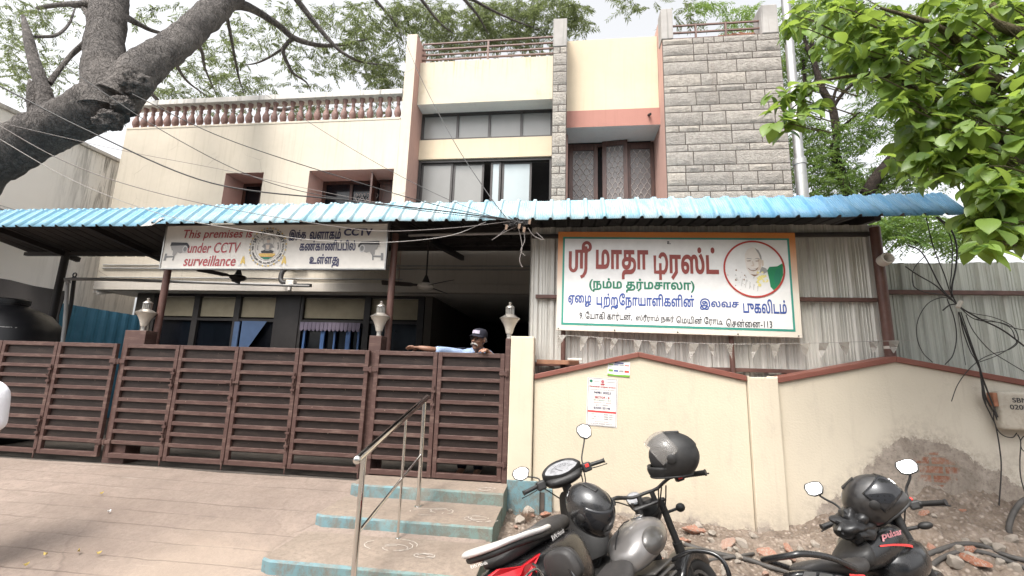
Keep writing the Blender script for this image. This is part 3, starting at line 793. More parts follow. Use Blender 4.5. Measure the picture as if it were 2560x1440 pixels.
for z in (9.65, 9.49, 9.34, 9.20): rl.box(-3.6, -.33, 9.40, 9.44, z-.018, z+.018)
for x in (-1.93,): rl.box(x-.025, x+.025, 9.395, 9.445, 9.045, 9.63)
H('terrace_railing', rl, m_rail, bevel=.004)
# stone facing: courses of rock-faced blocks
def stones(x0, x1, z0, z1, y, seed, wmin=.22, wmax=.85, narrow=False):
    rnd = random.Random(seed); mb = MB(); back = MB(); z = z1; tall = False; j = .020
    while z > z0+.02:
        h = (rnd.choice([.27, .29, .31]) if tall else rnd.choice([.135, .15, .16])) if not narrow else (rnd.choice([.30, .33]) if tall else .17)
        tall = not tall if rnd.random() > .12 else tall
        za = max(z0, z-h); x = x0
        while x < x1-.01:
            wd = rnd.uniform(wmin, wmax)*(1.15 if h > .2 else .85)
            if narrow: wd = (x1-x0) if h > .2 else rnd.uniform(.12, .22)
            if x+wd > x1-.14: wd = x1-x
            p = rnd.uniform(.014, .032)
            a, b, c, d = x+j/2, x+wd-j/2, za+j/2, z-j/2; nX = max(2, int(wd/.07)); nZ = max(2, int(h/.06)); ring = []
            for kz in range(nZ+1):
                for kx in range(nX+1):
                    xx = a+(b-a)*kx/nX; zz = c+(d-c)*kz/nZ; e = kx in (0, nX) or kz in (0, nZ)
                    ring.append((xx+(0 if not e else rnd.uniform(-.002, .002)), y-(.006 if e else p+rnd.uniform(-.010, .012)), zz))
            mb.add(ring, [(kz*(nX+1)+kx, kz*(nX+1)+kx+1, (kz+1)*(nX+1)+kx+1, (kz+1)*(nX+1)+kx) for kz in range(nZ) for kx in range(nX)])
            o = len(mb.v); bd = [(a, y-.006, c), (b, y-.006, c), (b, y-.006, d), (a, y-.006, d)]; bk = [(q[0], y+.01, q[2]) for q in bd]
            mb.add(bd+bk, [(0, 1, 5, 4), (1, 2, 6, 5), (2, 3, 7, 6), (3, 0, 4, 7)])
            x += wd
        z = za
    return mb
def stone_island(mb): return mb
H('stone_pilaster_core', MB().box(-.325, -.012, YB, YB+.75, 3.25, 9.03), m_mortar)
H('stone_pilaster', stones(-.325, -.012, 4.9, 9.03, YB, 3, narrow=True), m_stone, smooth=30)
H('pilaster_cap', MB().box(-.328, -.012, YB-.02, YB+.5, 9.032, 9.755), m_grey, bevel=.012)
# projecting box over the shuttered window
H('box_front', MB().box(-.01, 2.10, 9.50, 10.2, 7.70, 9.575), m_peach, bevel=.006)
H('box_band', MB().box(-.01, 2.14, 9.47, 10.2, 7.27, 7.698, 0, {0: 1}), [m_pinkd, m_soffit], bevel=.006)
H('box_return', MB().box(2.105, 2.35, YB+.06, 10.6, 4.9, 9.80), m_pink)
H('drain_spout', MB().tube([(1.85, 9.5, 7.53), (1.87, 9.36, 7.47)], .03, 10), m_black, smooth=40)
H('recess_side', MB().box(-.01, .03, 9.76, 10.25, 4.9, 7.26), m_pink)
fr = MB(); frame(fr, .03, 2.10, 4.95, 7.25, 10.22, .09, .10)
for x in (.70, 1.40): fr.box(x, x+.06, 10.22, 10.32, 5.05, 7.16)
w_ = H('window', fr, m_wood); child(w_, 'pane', MB().box(.1, 2.05, 10.34, 10.36, 5.0, 7.2), m_void)
for (hx, y, an, wd) in ((.06, 10.19, 0, .70), (.86, 10.14, -7, .60), (1.44, 10.18, 0, .66)):
    c, s_ = math.cos(R(an)), math.sin(R(an)); z0, z1 = 5.0, 7.2 if an == 0 else 7.26
    P = lambda a, h, dy=0: (hx+c*a-s_*dy, y+s_*a+c*dy, h)
    mb = MB()
    def bar(a0, a1, h0, h1, d=.045):
        mb.hexa([P(a0, h0, 0), P(a1, h0, 0), P(a1, h0, d), P(a0, h0, d), P(a0, h1, 0), P(a1, h1, 0), P(a1, h1, d), P(a0, h1, d)])
    bar(0, .1, z0, z1); bar(wd-.1, wd, z0, z1); bar(.1, wd-.1, z1-.13, z1); bar(.1, wd-.1, z0, z0+.15)
    so_ = child(w_, 'shutter', mb, m_wood, bevel=.006)
    g_ = MB(); g_.poly([P(.1, z0+.15, .025), P(wd-.1, z0+.15, .025), P(wd-.1, z1-.13, .025), P(.1, z1-.13, .025)])
    child(so_, 'pane', g_, m_glass_l)
    lt = MB(); nC = 3; cwid = (wd-.2)/nC; ch = .27; zz = z0+.15
    for ci in range(nC+1):
        for sg in (-1, 1):
            pp = []; k = 0
            while zz+k*ch/8 < z1-.14:
                ph = 2*PI*k/8; a = .1+ci*cwid+sg*cwid/4*(1-math.cos(ph)) if False else .1+(ci+.25*sg*(1+math.cos(ph)))*cwid
                if .1 <= a <= wd-.1: pp.append(P(a, zz+k*ch/8, .018))
                elif len(pp) > 1: lt.tube(pp, .011, 4); pp = []
                else: pp = []
                k += 1
            if len(pp) > 1: lt.tube(pp, .011, 4)
    child(so_, 'lattice', lt, m_came)
# right stone wall
H('stone_wall_core', MB().box(2.105, 4.55, YB, YB+.05, 3.25, 9.06).box(2.36, 4.55, YB+.06, 15.9, 3.25, 9.05), m_mortar)
H('stone_wall', stones(2.10, 4.55, 4.9, 9.06, YB, 11), m_stone, smooth=30)
H('roof_post', MB().box(2.085, 2.34, YB-.02, YB+.3, 9.062, 9.83), m_grey, bevel=.012)
H('roof_post', MB().box(4.21, 4.55, YB-.02, YB+.4, 9.062, 9.77), m_grey, bevel=.02)
rl = MB()
for z in (9.48, 9.30, 9.14): rl.box(2.34, 4.21, YB+.1, YB+.135, z-.016, z+.016)
for x in (2.86, 3.5): rl.box(x-.018, x+.018, YB+.09, YB+.14, 9.06, 9.5)
H('terrace_railing', rl, m_rail)
rb = MB()
for k in range(6): rb.tube([(3.1+.15*k, YB+.3, 9.28+.02*k), (4.19, YB+.28+.02*k, 9.30+.03*(k % 3))], .012, 5)
H('rusty_rebar', rb, m_rust)
# ground floor under the shed roof
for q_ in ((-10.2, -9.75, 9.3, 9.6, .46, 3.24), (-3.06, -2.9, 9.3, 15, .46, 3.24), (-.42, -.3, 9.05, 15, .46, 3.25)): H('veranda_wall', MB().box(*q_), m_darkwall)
fr = MB()
for x in (-9.75, -8.62, -7.57, -6.55, -6.0, -4.40, -3.16): fr.box(x-.07, x+.07, 9.32, 9.42, .46, 3.25)
for z in (2.62, 3.19): fr.box(-9.7, -3.1, 9.33, 9.41, z, z+.06)
fr.box(-6.5, -6.0, 9.30, 9.44, .46, 3.24)
w_ = H('window', fr, m_black)
child(w_, 'infill_panel', MB().box(-9.62, -3.2, 9.395, 9.40, 2.72, 3.17), simple('beige_infill_board', (.34, .29, .20), .8))
child(w_, 'pane', MB().box(-9.7, -3.1, 9.39, 9.394, .5, 2.63), m_dkglass)
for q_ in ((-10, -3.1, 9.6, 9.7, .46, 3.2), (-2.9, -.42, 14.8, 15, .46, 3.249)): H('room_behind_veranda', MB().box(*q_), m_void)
cd = MB()
for z, x1 in ((3.86, -.5), (3.78, -.5), (3.56, -3.5), (3.38, -5)): cd.tube([(-10.9, YB-.03, z), (x1, YB-.03, z-.01)], .016, 6)
H('wall_conduit', cd, m_pvc)
H('lintel_band', MB().box(-11.04, -.45, YB-.05, YB-.002, 3.26, 3.46), m_shade_wall, bevel=.01)
# reflection of a blue window and scalloped awning opposite, modelled solid before the panes
bw = H('window_reflection', MB().box(-5.93, -4.5, 9.30, 9.36, 1.78, 1.95).box(-5.85, -5.80, 9.30, 9.36, 1.95, 2.5).box(-5.43, -5.34, 9.30, 9.36, 1.95, 2.5).box(-5.12, -5.08, 9.30, 9.36, 1.95, 2.5).box(-4.83, -4.73, 9.30, 9.36, 1.95, 2.5).box(-4.56, -4.52, 9.30, 9.36, 1.95, 2.5), simple('reflected_window_blue', (.05, .11, .26), .5))
sc_ = MB()
for i in range(15):
    x = -5.92+i*.095; sc_.poly([(x, 9.27, 2.62), (x+.085, 9.27, 2.62)]+[(x+.0425+.0425*math.cos(a), 9.26, 2.50+.05*math.sin(a)-.03) for a in (0, -.8, -1.57, -2.3, -3.14)])
child(bw, 'awning_reflection', sc_, simple('reflected_awning_mauve', (.16, .13, .18), .7), solid=.01)
H('blue_reflection', MB().box(-7.55, -7.42, 9.28, 9.31, 1.9, 2.6).add([(-7.36, 9.28, 1.9), (-7.2, 9.28, 1.9), (-6.75, 9.28, 2.62), (-7.36, 9.28, 2.62)], [(0, 1, 2, 3)]), simple('reflected_pale_blue', (.08, .13, .24), .5))  # further blue reflection in the dark glass, modelled as flat pieces

# ------------------------------------------------------------------ neighbours
nbh = thing('white_house', 'plain whitewashed side wall of the neighbouring house, mould streaked at its corner', 'house', (-13, 8, 0))
def stainwall():
    m, nt, b = mk('mouldy_whitewash'); v = obc(nt); s = sep(nt, v)
    c = mix(nt, noi(nt, v, 1.2, 6), (.78, .745, .70), (.88, .85, .81))
    y = s[1]
    g = mth(nt, 'MULTIPLY', ramp(nt, noi(nt, mp(nt, v, (1, 5.5, .4)), 1.5, 8, .75, .5), [(.46, 0), (.6, 1)]), nd(nt, 'ShaderNodeMapRange', {0: y, 1: .3, 2: 1.4, 3: 0, 4: 1}).outputs[0])
    g = mth(nt, 'MULTIPLY', g, nd(nt, 'ShaderNodeMapRange', {0: s[2], 1: 4.6, 2: 6.9, 3: .35, 4: 1}).outputs[0])
    c = mix(nt, g, c, (.14, .125, .11))
    setb(nt, b, c, .9); bump(nt, b, noi(nt, v, 30, 5), .2, .006); return m
mb = MB().box(-18, -12, 2.5, 10.9, -.1, 6.88); local(nbh, mb).build('wall', stainwall(), nbh, bevel=.02)
mb = MB().box(-18, -11.93, 2.4, 10.95, 6.882, 6.96); local(nbh, mb).build('coping', m_cap, nbh)
mb = MB().hexa([(-12, 5.6, 4.72), (-11.1, 5.6, 4.45), (-11.1, 8.4, 4.45), (-12, 8.4, 4.72), (-12, 5.6, 4.84), (-11.1, 5.6, 4.55), (-11.1, 8.4, 4.55), (-12, 8.4, 4.84)]); local(nbh, mb).build('sunshade', m_grey, nbh, bevel=.01)
mb = MB().box(-11.99, -11.2, 4.4, 6.4, 4.86, 5.9); local(nbh, mb).build('box_room', m_soffit, nbh)
# the other side of the street, behind the photographer: it shades the yard and shows in the panes
op = thing('blue_house', 'pale blue house across the street, mirrored in the dark panes', 'house', (0, -9, 0))
mb = MB(); holed(mb, -16, 14, -.1, 7.2, -9.3, -9, [(-12, -10.2, 1, 2.4), (-7, -5.2, 1, 2.4), (-2, -.8, -.05, 2.2), (3, 4.8, 1, 2.4), (8, 9.8, 1, 2.4), (-12, -10.2, 4.4, 5.8), (-7, -5.2, 4.4, 5.8), (-2, -.2, 4.4, 5.8), (3, 4.8, 4.4, 5.8), (8, 9.8, 4.4, 5.8)])
local(op, mb).build('wall', plaster('pale_blue_wall', (.30, .38, .46), .3), op)
local(op, MB().box(-16, 14, -15, -9.31, -.1, 7.1)).build('body', m_void, op)
local(op, MB().box(-16.4, 14.4, -15.4, -8.5, 7.21, 7.4)).build('roof', m_grey, op)
# ------------------------------------------------------------------ shed roof over the yard
cr = thing('shed_roof', 'long blue corrugated shed roof with curved crimped edge over the gate and yard', 'roof', (-2, 5, 3.4))
def sheet_profile(x):
    """trapezoidal rib every 0.2 m with three small swages in each pan"""
    t = (x/.2) % 1.0
    if t < .07: r_ = t/.07
    elif t < .20: r_ = 1
    elif t < .27: r_ = (.27-t)/.07
    else: r_ = 0
    h = .030*r_
    for c in (.40, .52, .64, .76, .88):
        d = abs(t-c)
        if d < .03: h += .006*(1-d/.03)
    return h
def roof_sheet(x0, x1, dz=0., seed=0, back=None):
    mb = MB(); xs = []
    base = [0, .07, .20, .27, .37, .40, .43, .49, .52, .55, .61, .64, .67, .73, .76, .79, .85, .88, .91]
    k0 = math.floor(x0/.2); k1 = math.ceil(x1/.2)
    for k in range(k0, k1+1):
        for b_ in base:
            x = (k+b_)*.2
            if x0 <= x <= x1: xs.append(x)
    xs = [x0]+xs+[x1]
    # section: eave -> up the apron -> crimped bend -> back to the house
    sec = [(4.75, 3.40, 0, 1), (4.885, 3.56, 0, 1), (5.00, 3.695, 0, 1)]
    for k in range(7):
        a = R(48-k*6.4); sec.append((5.015+.034*k, 3.712+.016*k-.0011*k*k, .012 if k % 2 else -.008, .9))
    sec += back or [(5.45, 3.80, 0, 1), (8.97, 4.22, 0, 1)]
    vs = []
    for (y, z, cr_, sc_) in sec:
        for x in xs:
            h = sheet_profile(x)*sc_; wob = .012*noise.noise((x*.6, y*.4, seed))+.006*noise.noise((x*2.3, 1, seed))
            ny, nz = (-.76, .65) if y < 5.05 else (-.15, .99)
            vs.append((x, y+ny*(h+cr_), z+nz*(h+cr_)+wob+dz))
    n = len(xs)
    fs = [(j*n+i, j*n+i+1, (j+1)*n+i+1, (j+1)*n+i) for j in range(len(sec)-1) for i in range(n-1)]
    return mb.add(vs, fs)
def two(mb, name):
    local(cr, mb); o = mb.build(name, [m_roof, m_roofu], cr, smooth=35)
    md = o.modifiers.new('solid', 'SOLIDIFY'); md.thickness = .004; md.offset = -1; md.material_offset = 1
    return o
two(roof_sheet(-9.6, -5.20, -.022, 1, [(5.45, 3.76, 0, 1), (6.75, 3.52, 0, 1)]), 'roof_sheet'); two(roof_sheet(-5.28, -.9, .0, 2), 'roof_sheet'); two(roof_sheet(-.98, 4.05, .004, 3), 'roof_sheet')
mb = MB().hexa([(-5.32, 4.722, 3.36), (-5.16, 4.722, 3.37), (-5.08, 4.80, 3.50), (-5.24, 4.80, 3.49), (-5.32, 4.73, 3.365), (-5.16, 4.73, 3.375), (-5.08, 4.808, 3.505), (-5.24, 4.808, 3.495)])
local(cr, mb).build('grey_patch', m_grey, cr)
pur = MB()
for y in (5.32, 6.2, 7.1, 8.0): pur.box(-5.3 if y > 5.5 else -9.2, 3.9, y, y+.05, 3.66+.119*(y-4.95)-.09, 3.66+.119*(y-4.95)-.015)
local(cr, pur).build('purlin', m_black, cr)
for x, z in ((-5.33, 0), (-2.19, 0), (-.40, 0), (3.50, 0)):
    mb = MB().beam((x, 5.2, 3.56), (x, 8.96, 4.02), .07, .10); local(cr, mb).build('rafter', m_black, cr)
mb = MB().beam((-7.0, 5.2, 3.66), (-7.0, 6.72, 3.42), .08, .08).beam((-8.69, 5.2, 3.66), (-8.69, 6.72, 3.42), .08, .08).beam((-9.5, 6.5, 3.47), (-5.3, 6.5, 3.47), .06, .06, up=(0, 1, 0)); local(cr, mb).build('rafter', m_black, cr)
def pole(p0, p1, r_, mat=m_steel):
    mb = MB().tube([p0, p1], r_, 14); return local(cr, mb).build('post', mat, cr, smooth=40)
local(cr, MB().box(-5.2, 3.9, 8.86, 8.965, 4.235, 4.36)).build('light_leak_strip', m_roofu, cr)  # strip added to close the light leak between roof and house wall
pole((-5.345, 5.22, .46), (-5.33, 5.22, 3.40), .042); pole((-2.17, 5.24, .46), (-2.18, 5.24, 3.40), .042)
pole((-8.70, 6.5, .46), (-8.68, 6.5, 3.55), .055, m_black); pole((3.50, 5.255, .3), (3.49, 5.255, 3.44), .052)
# pipe clamp on the right-hand post and cut bracket under the eave
mb = MB().tube([(3.50, 5.255, 2.07), (3.50, 5.255, 2.10)], .058, 14); local(cr, mb).build('post_band', m_plastic_w, cr)
mb = MB().lathe([(.030, 0), (.062, .01), (.066, .11), (.05, .115), (.03, .02)], (0, 0, 0), 12, M=Matrix.Rotation(R(80), 3, 'X')); mb.v = [(p[0]+3.46, p[1]+5.17, p[2]+3.02) for p in mb.v]
local(cr, mb).build('pipe_stub', m_plastic_w, cr, smooth=40)

# ------------------------------------------------------------------ sheet fence behind the compound wall
def corr(x0, x1, z0, z1, y, mb=None, pitch=.2, amp=.022):
    """upright profiled sheet seen from the front"""
    mb = mb or MB(); xs = []
    k0, k1 = math.floor(x0/pitch), math.ceil(x1/pitch); base = [0, .12, .22, .40, .50, .62]
    for k in range(k0, k1+1):
        for b_, h in ((0, 0), (.10, 1), (.30, 1), (.40, 0), (.55, 0), (.58, .25), (.61, 0), (.72, 0), (.75, .25), (.78, 0), (.88, 0), (.91, .25), (.94, 0)):
            x = (k+b_)*pitch
            if x0 <= x <= x1: xs.append((x, h*amp))
    n = len(xs); vs = [(x, y-h, z) for z in (z0, z1) for x, h in xs]
    return mb.add(vs, [(i, i+1, n+i+1, n+i) for i in range(n-1)])
sf = thing('sheet_fence', 'tall grey corrugated zinc screen carrying the long orange-framed name board', 'fence', (1.5, 5.35, .3))
xs = [-.44, .45, 1.32, 2.18, 3.0, 3.58]
for k in range(5):
    mb = corr(xs[k], xs[k+1]+.03, .3, 3.50+.01*(k % 2), 5.34+.005*(k % 2)); local(sf, mb).build('sheet', m_sheet, sf, solid=.002)
for z in (1.80, 2.61, 3.37):
    mb = MB().box(-.36, -.06, 5.262, 5.312, z-.022, z+.022).box(2.62, 3.44, 5.262, 5.312, z-.022, z+.022) if 2.5 < z < 2.7 else MB().box(-.42, 3.44, 5.262, 5.312, z-.022, z+.022)
    local(sf, mb).build('rail', m_steel if z < 3 else m_black, sf, bevel=.004)
for x in (-.02, 1.86):
    mb = MB().tube([(x, 5.24, .3), (x, 5.24, 2.3)], .028, 10); local(sf, mb).build('upright', m_steel, sf, smooth=40)
sf2 = thing('sheet_fence', 'lower greenish-grey zinc screen right of the brown roof post, behind the loose cables', 'fence', (5, 5.5, .3))
xs = [3.56, 4.55, 5.6, 6.6]
for k in range(3):
    mb = corr(xs[k], xs[k+1]+.03, .3, 3.07+.012*k, 5.44+.005*(k % 2)); local(sf2, mb).build('sheet', m_sheet2, sf2, solid=.002)
for z in (2.72, 1.73):
    mb = MB().box(3.5, 6.6, 5.36, 5.412, z-.024, z+.024); local(sf2, mb).build('rail', m_steel, sf2, bevel=.004)
mb = MB(); n_ = 19  # unseen side sheet, added to block light from the right under the roof
ys = [(5.37+.2*k+dy, h) for k in range(18) for dy, h in ((0, 0), (.02, .022), (.06, .022), (.08, 0))]
vs = [(-.44+h, y, .46) for y, h in ys]+[(-.44+h, y, 3.45+.11*(y-5.37)) for y, h in ys]; n_ = len(ys)
mb.add(vs, [(i, i+1, n_+i+1, n_+i) for i in range(n_-1)]); local(sf, mb).build('light_block_sheet', m_sheet, sf, solid=.002)
# plank lying on the coping
mb = MB().box(-.32, .16, 5.02, 5.14, 0, .05); o = mb.build('wooden_plank', wood() if False else simple('bare_weathered_plank', (.24, .12, .07), .8, var=.3, s=8), bevel=.004)
o.location = (0, .07, 1.80); tag(o, 'short weathered plank resting on the left end of the coping', 'plank')
mb = MB().box(.0, .16, 5.03, 5.07, 0, .022); o = mb.build('tube_light', m_plastic_w, bevel=.004); o.location = (.03, .0, 1.8525); tag(o, 'short white batten end lying on top of the weathered plank', 'batten')

# ------------------------------------------------------------------ folding slatted gate
GY = 5.0
GZ0, GZ1 = .535, 1.90
leaves = [(-8.25, -7.32), (-7.31, -6.48), (-6.47, -5.62), (-5.515, -4.745), (-4.735, -3.945), (-3.935, -3.155), (-3.145, -2.275), (-2.20, -1.452), (-1.442, -.672)]
glab = ['brown slatted gate leaf cut by the left edge of the photo', 'blurred brown gate leaf in front of the black water tank', 'brown gate leaf in front of the blue sheet, just left of the first gate post', 'brown gate leaf just right of the first gate post, drop bolt at its right',
        'brown gate leaf with latch hasp on its right edge, second from the first gate post', 'brown gate leaf between the hasp and the leaf with a pale spot', 'brown gate leaf with a pale spot low down, left of the second lamp post', 'brown gate leaf behind the steel handrail, under the guard\'s left hand', 'brown gate leaf under the guard\'s face, hung on the post beside the cream pier']
def gate_leaf(i, x0, x1):
    wd = x1-x0; t = thing('gate_leaf', glab[i], 'gate', ((x0+x1)/2, GY, GZ0), group='brown folding gate leaves')
    z1 = GZ1-GZ0; h = wd/2; f_ = .048
    fr = MB().box(-h, -h+f_, -.022, .022, 0, z1).box(h-f_, h, -.022, .022, 0, z1).box(-h+f_, h-f_, -.022, .022, z1-.05, z1).box(-h+f_, h-f_, -.022, .022, 0, .055)
    fr.build('frame', m_gate, t, bevel=.004)
    n = 9
    for k in range(n):
        zc = .055+(z1-.105)*(k+1)/(n+1)
        MB().box(-h+f_-.001, h-f_+.001, -.019, .012, zc-.021, zc+.021).build('slat', m_gate, t, bevel=.003)
    MB().box(-h+.02, h-.02, .013, .0145, .145, z1-.02).build('backing_sheet', m_gateb, t)
    rnd = random.Random(i)
    if i in (1, 3, 5, 7):       # drop bolts on the folding edge
        for zc in (.95, .32) if i != 7 else (.85,):
            bl = MB()
            bl.tube([(h-.02, -.034, zc+.13), (h-.02, -.034, zc-.12)], .009, 8); bl.box(h-.045, h+.005, -.045, -.022, zc+.06, zc+.085); bl.box(h-.045, h+.005, -.045, -.022, zc-.085, zc-.06)
            bl.tube([(h-.02, -.034, zc), (h-.02, -.075, zc)], .008, 6)
            bl.build('drop_bolt', m_gate, t, smooth=40)
    if i in (1, 3, 4, 5, 6): MB().tube([(h-.01, -.03, .05), (h-.01, -.03, -.055)], .008, 6).build('floor_bolt', m_gate, t, smooth=40)
    s_ = -1 if i in (3, 7) else 1
    if i in (2, 3, 6, 7, 8):
        for zc in (z1-.22, .18):
            hg = MB(); hg.box(s_*h-.055 if s_ > 0 else -h-.05, s_*h+.05 if s_ > 0 else -h+.055, -.036, -.023, zc-.022, zc+.022).tube([(s_*(h+.03), -.03, zc-.035), (s_*(h+.03), -.03, zc+.035)], .014, 8)
            hg.build('hinge', m_gate, t, bevel=.002)
    if i == 4:
        MB().box(h-.11, h+.07, -.042, -.024, .93, .955).tube([(h-.02, -.045, .9), (h-.02, -.045, .985)], .01, 8).tube([(h-.01, -.02, .76), (h-.01, -.06, .76)], .022, 10).build('latch', m_gate, t, smooth=40)
    if i == 6:
        MB().prism([(.0, .40), (.02, .41), (.028, .43), (.008, .445), (-.012, .425)], .0105, .0128, axis='y').build('pale_spot', m_box, t)
    return t
for i, (a, b) in enumerate(leaves): gate_leaf(i, a, b)
for (x0, x1, y0, y1, lb) in ((-5.60, -5.30, 5.03, 5.20, 'squat red-brown gate post topped by the lamp beside the blue sheet'), (-2.315, -2.165, 5.03, 5.2, 'red-brown gate post topped by the lamp left of the guard'), (-.668, -.612, 4.98, 5.16, 'red-brown gate post topped by the lamp right of the guard')):
    o = MB().box(-(x1-x0)/2, (x1-x0)/2, 0, y1-y0, 0, 2.075-.4).build('gate_post', m_gate, bevel=.006); o.location = ((x0+x1)/2, y0, .4)
    tag(o, lb, 'gate post', 'gate posts with lamps')

# ------------------------------------------------------------------ gate lamps
def lampthing():
    t = thing('gate_lamp', '', 'lamp', group='steel garden lamps on the gate posts')
    MB().lathe([(.032, 0), (.032, .012), (.028, .014), (.028, .052), (.034, .056), (.034, .062)], n=16).build('base', m_lampm, t, smooth=40)
    bw_ = MB(); n = 30
    pr = [(.038, .06), (.046, .09), (.055, .125), (.069, .16), (.088, .195), (.108, .222), (.116, .234)]
    for r_, z in pr: pass
    bw_.lathe(pr+[(.110, .236), (.06, .165), (.03, .075)], n=28).build('bowl', m_lampg, t, smooth=50)
    MB().lathe([(.119, .231), (.121, .238), (.085, .256), (.054, .278), (.03, .282)], n=24).build('shade', m_lampm, t, smooth=40)
    cg = MB().lathe([(.034, .275), (.034, .362)], n=14)
    for k in range(14):
        a = 2*PI*k/14; cg.tube([(.045*math.cos(a), .045*math.sin(a), .278), (.045*math.cos(a), .045*math.sin(a), .362)], .006, 5)
    cg.build('cage', m_lampm, t, smooth=40)
    MB().lathe([(.056, .360), (.054, .367), (.036, .382), (.022, .394), (.012, .398), (.018, .410), (.018, .422), (.006, .43)], n=16).build('finial', m_lampm, t, smooth=40)
    return t
lamp0 = lampthing()
for i, (x, y, lb) in enumerate(((-5.43, 5.11, 'dim steel lamp on the left gate post in front of the white neighbour wall'), (-2.235, 5.11, 'steel lamp on the middle gate post below the right end of the surveillance sign'), (-.641, 5.07, 'bright steel lamp on the right gate post beside the grey zinc screen'))):
    o = lamp0 if i == 0 else copy_tree(lamp0); o.location = (x, y, 2.0755); o['label'] = lb; o.scale = (1, 1, 1)

# ------------------------------------------------------------------ steel handrail
hr = thing('handrail', 'polished steel handrail beside the entrance steps', 'railing', (-1.42, 3.8, .3))
lo, hi = Vector((-1.40, 3.02, 1.10)), Vector((-1.395, 4.50, 1.425))
mb = MB().tube([lo, hi], .027, 16); mb.ell(lo, (.03, .03, .03), 12, 8); mb.ell(hi, (.028, .028, .028), 12, 8); local(hr, mb).build('top_rail', m_chrome, hr, smooth=60)
def along(t): return lo+(hi-lo)*t
for y, zb, r_ in ((3.12, .0, .02), (3.92, .29, .0115), (4.42, .40, .02)):
    t_ = (y-lo.y)/(hi.y-lo.y); p = along(t_)
    mb = MB().tube([(p.x, y, zb), (p.x, y, p.z)], r_, 14); mb.lathe([(r_*1.8, 0), (r_*1.8, .006), (r_, .008)], (p.x, y, zb+.001), 14)
    local(hr, mb).build('post', m_chrome, hr, smooth=50)
mb = MB().tube([(-1.40, 3.12, .60), (-1.396, 4.42, .88)], .0115, 10); local(hr, mb).build('mid_rail', m_chrome, hr, smooth=50)

# ------------------------------------------------------------------ things under the shed roof
def fan(loc, rod, lb, ang, full=True):
    t = thing('ceiling_fan', lb, 'fan', loc, 'ceiling fans under the shed roof')
    MB().lathe([(.05, -.09), (.055, -.04), (.03, 0)], n=14).tube([(0, 0, 0), (0, 0, -rod)], .013, 8).build('down_rod', m_fan, t, smooth=40)
    MB().lathe([(.02, -rod+.08), (.05, -rod), (.06, -rod-.03)], n=14).build('canopy', m_fan, t, smooth=40)
    MB().lathe([(.05, -rod-.03), (.12, -rod-.05), (.13, -rod-.09), (.10, -rod-.12), (.04, -rod-.14)], n=20).build('motor', m_fan if not full else m_plastic_w, t, smooth=40)
    for k in range(3):
        a = R(ang+120*k); mb = MB()
        rr = [(.10, .03), (.18, .035), (.22, .06), (.62, .07), (.64, .06)]
        up = [(r_*math.cos(a)-w_*math.sin(a), r_*math.sin(a)+w_*math.cos(a), -rod-.075+.02*(w_/.07)) for r_, w_ in rr]
        dn = [(r_*math.cos(a)+w_*math.sin(a), r_*math.sin(a)-w_*math.cos(a), -rod-.075-.02*(w_/.07)) for r_, w_ in rr]
        for i in range(len(rr)-1): mb.add([up[i], up[i+1], dn[i+1], dn[i]], [(0, 1, 2, 3)])
        mb.build('blade', m_fan, t, solid=.006)
    return t
p = at(597, 680, 6.8); fan((p.x, p.y, 3.78), 3.78-p.z-.1+.12, 'dark ceiling fan hanging below the surveillance sign', 12, False)
p = at(1065, 705, 6.3); fan((p.x, p.y, 3.70), 3.70-p.z-.02, 'ceiling fan with pale motor hanging behind the guard', 200)
# bullet camera on a bent conduit, on the lintel
t = thing('security_camera', 'small off-white security camera at the end of a bent black conduit', 'camera', (-6.12, 8.8, 3.3))
mb = MB().tube(spline([(-5.75, 8.93, 3.80), (-6.0, 8.88, 3.82), (-6.16, 8.8, 3.70), (-6.18, 8.76, 3.52), (-6.10, 8.74, 3.42), (-5.98, 8.74, 3.41)], 6), .05, 10); local(t, mb).build('conduit', m_black, t, smooth=60)
mb = MB().box(-6.0, -5.82, 8.68, 8.82, 3.36, 3.47).box(-5.9, -5.84, 8.62, 8.70, 3.22, 3.38); local(t, mb).build('housing', m_plastic_w, t, bevel=.012)
mb = MB().box(-5.82, -5.45, 8.72, 8.80, 3.33, 3.40); local(t, mb).build('bracket', m_black, t, bevel=.008)
# pale plastic pipe and hanging ties under the eave
mb = MB().tube([(-2.15, 5.62, 3.50), (-.36, 5.55, 3.50)], .020, 10); o = mb.build('plastic_pipe', m_pvc, smooth=40); tag(o, 'pale plastic pipe running under the shed roof above the guard', 'pipe')
# water tank behind the left gate leaves
tk = thing('water_tank', 'black ribbed water tank behind the gate at far left', 'water tank', (-8.55, 5.77, .465)); tk.scale = (.755, .755, 1)
pr = [(.0, 0), (.88, 0), (.90, .03)]
z = .06
while z < 1.5: pr += [(.90, z), (.925, z+.04), (.925, z+.14), (.90, z+.18)]; z += .24
pr += [(.90, 1.6), (.84, 1.72), (.68, 1.86), (.45, 1.95), (.30, 1.99), (.30, 2.03), (.0, 2.03)]
MB().lathe(pr, n=40).build('body', m_tank, tk, smooth=40)
MB().lathe([(.33, 2.02), (.33, 2.08), (.28, 2.10), (0, 2.11)], n=24).build('lid', m_tank, tk, smooth=40)
mk_ = MB(); put_text(mk_, 'SINTEX', -.22, .22, 1.57, 1.65, lambda x, z: (.88*math.sin(x/.88+.95), -.88*math.cos(x/.88+.95), z), 0, .02)
mk_.build('maker_mark', m_pvc, tk)
mb = MB().poly([(-11.3, 0, 3.18), (-9.9, 0, 3.03), (-9.35, 0, 2.92), (-8.68, 0, 2.83), (-8.72, 0, 2.4), (-8.62, 0, 1.9), (-8.7, 0, .4), (-11.3, 0, .4)]); o = mb.build('tarpaulin_sheet', m_black, solid=.012); o.location = (0, 6.62+1.8, .0)
tag(o, 'black sheet hung behind the water tank beside the dark roof post', 'tarpaulin')
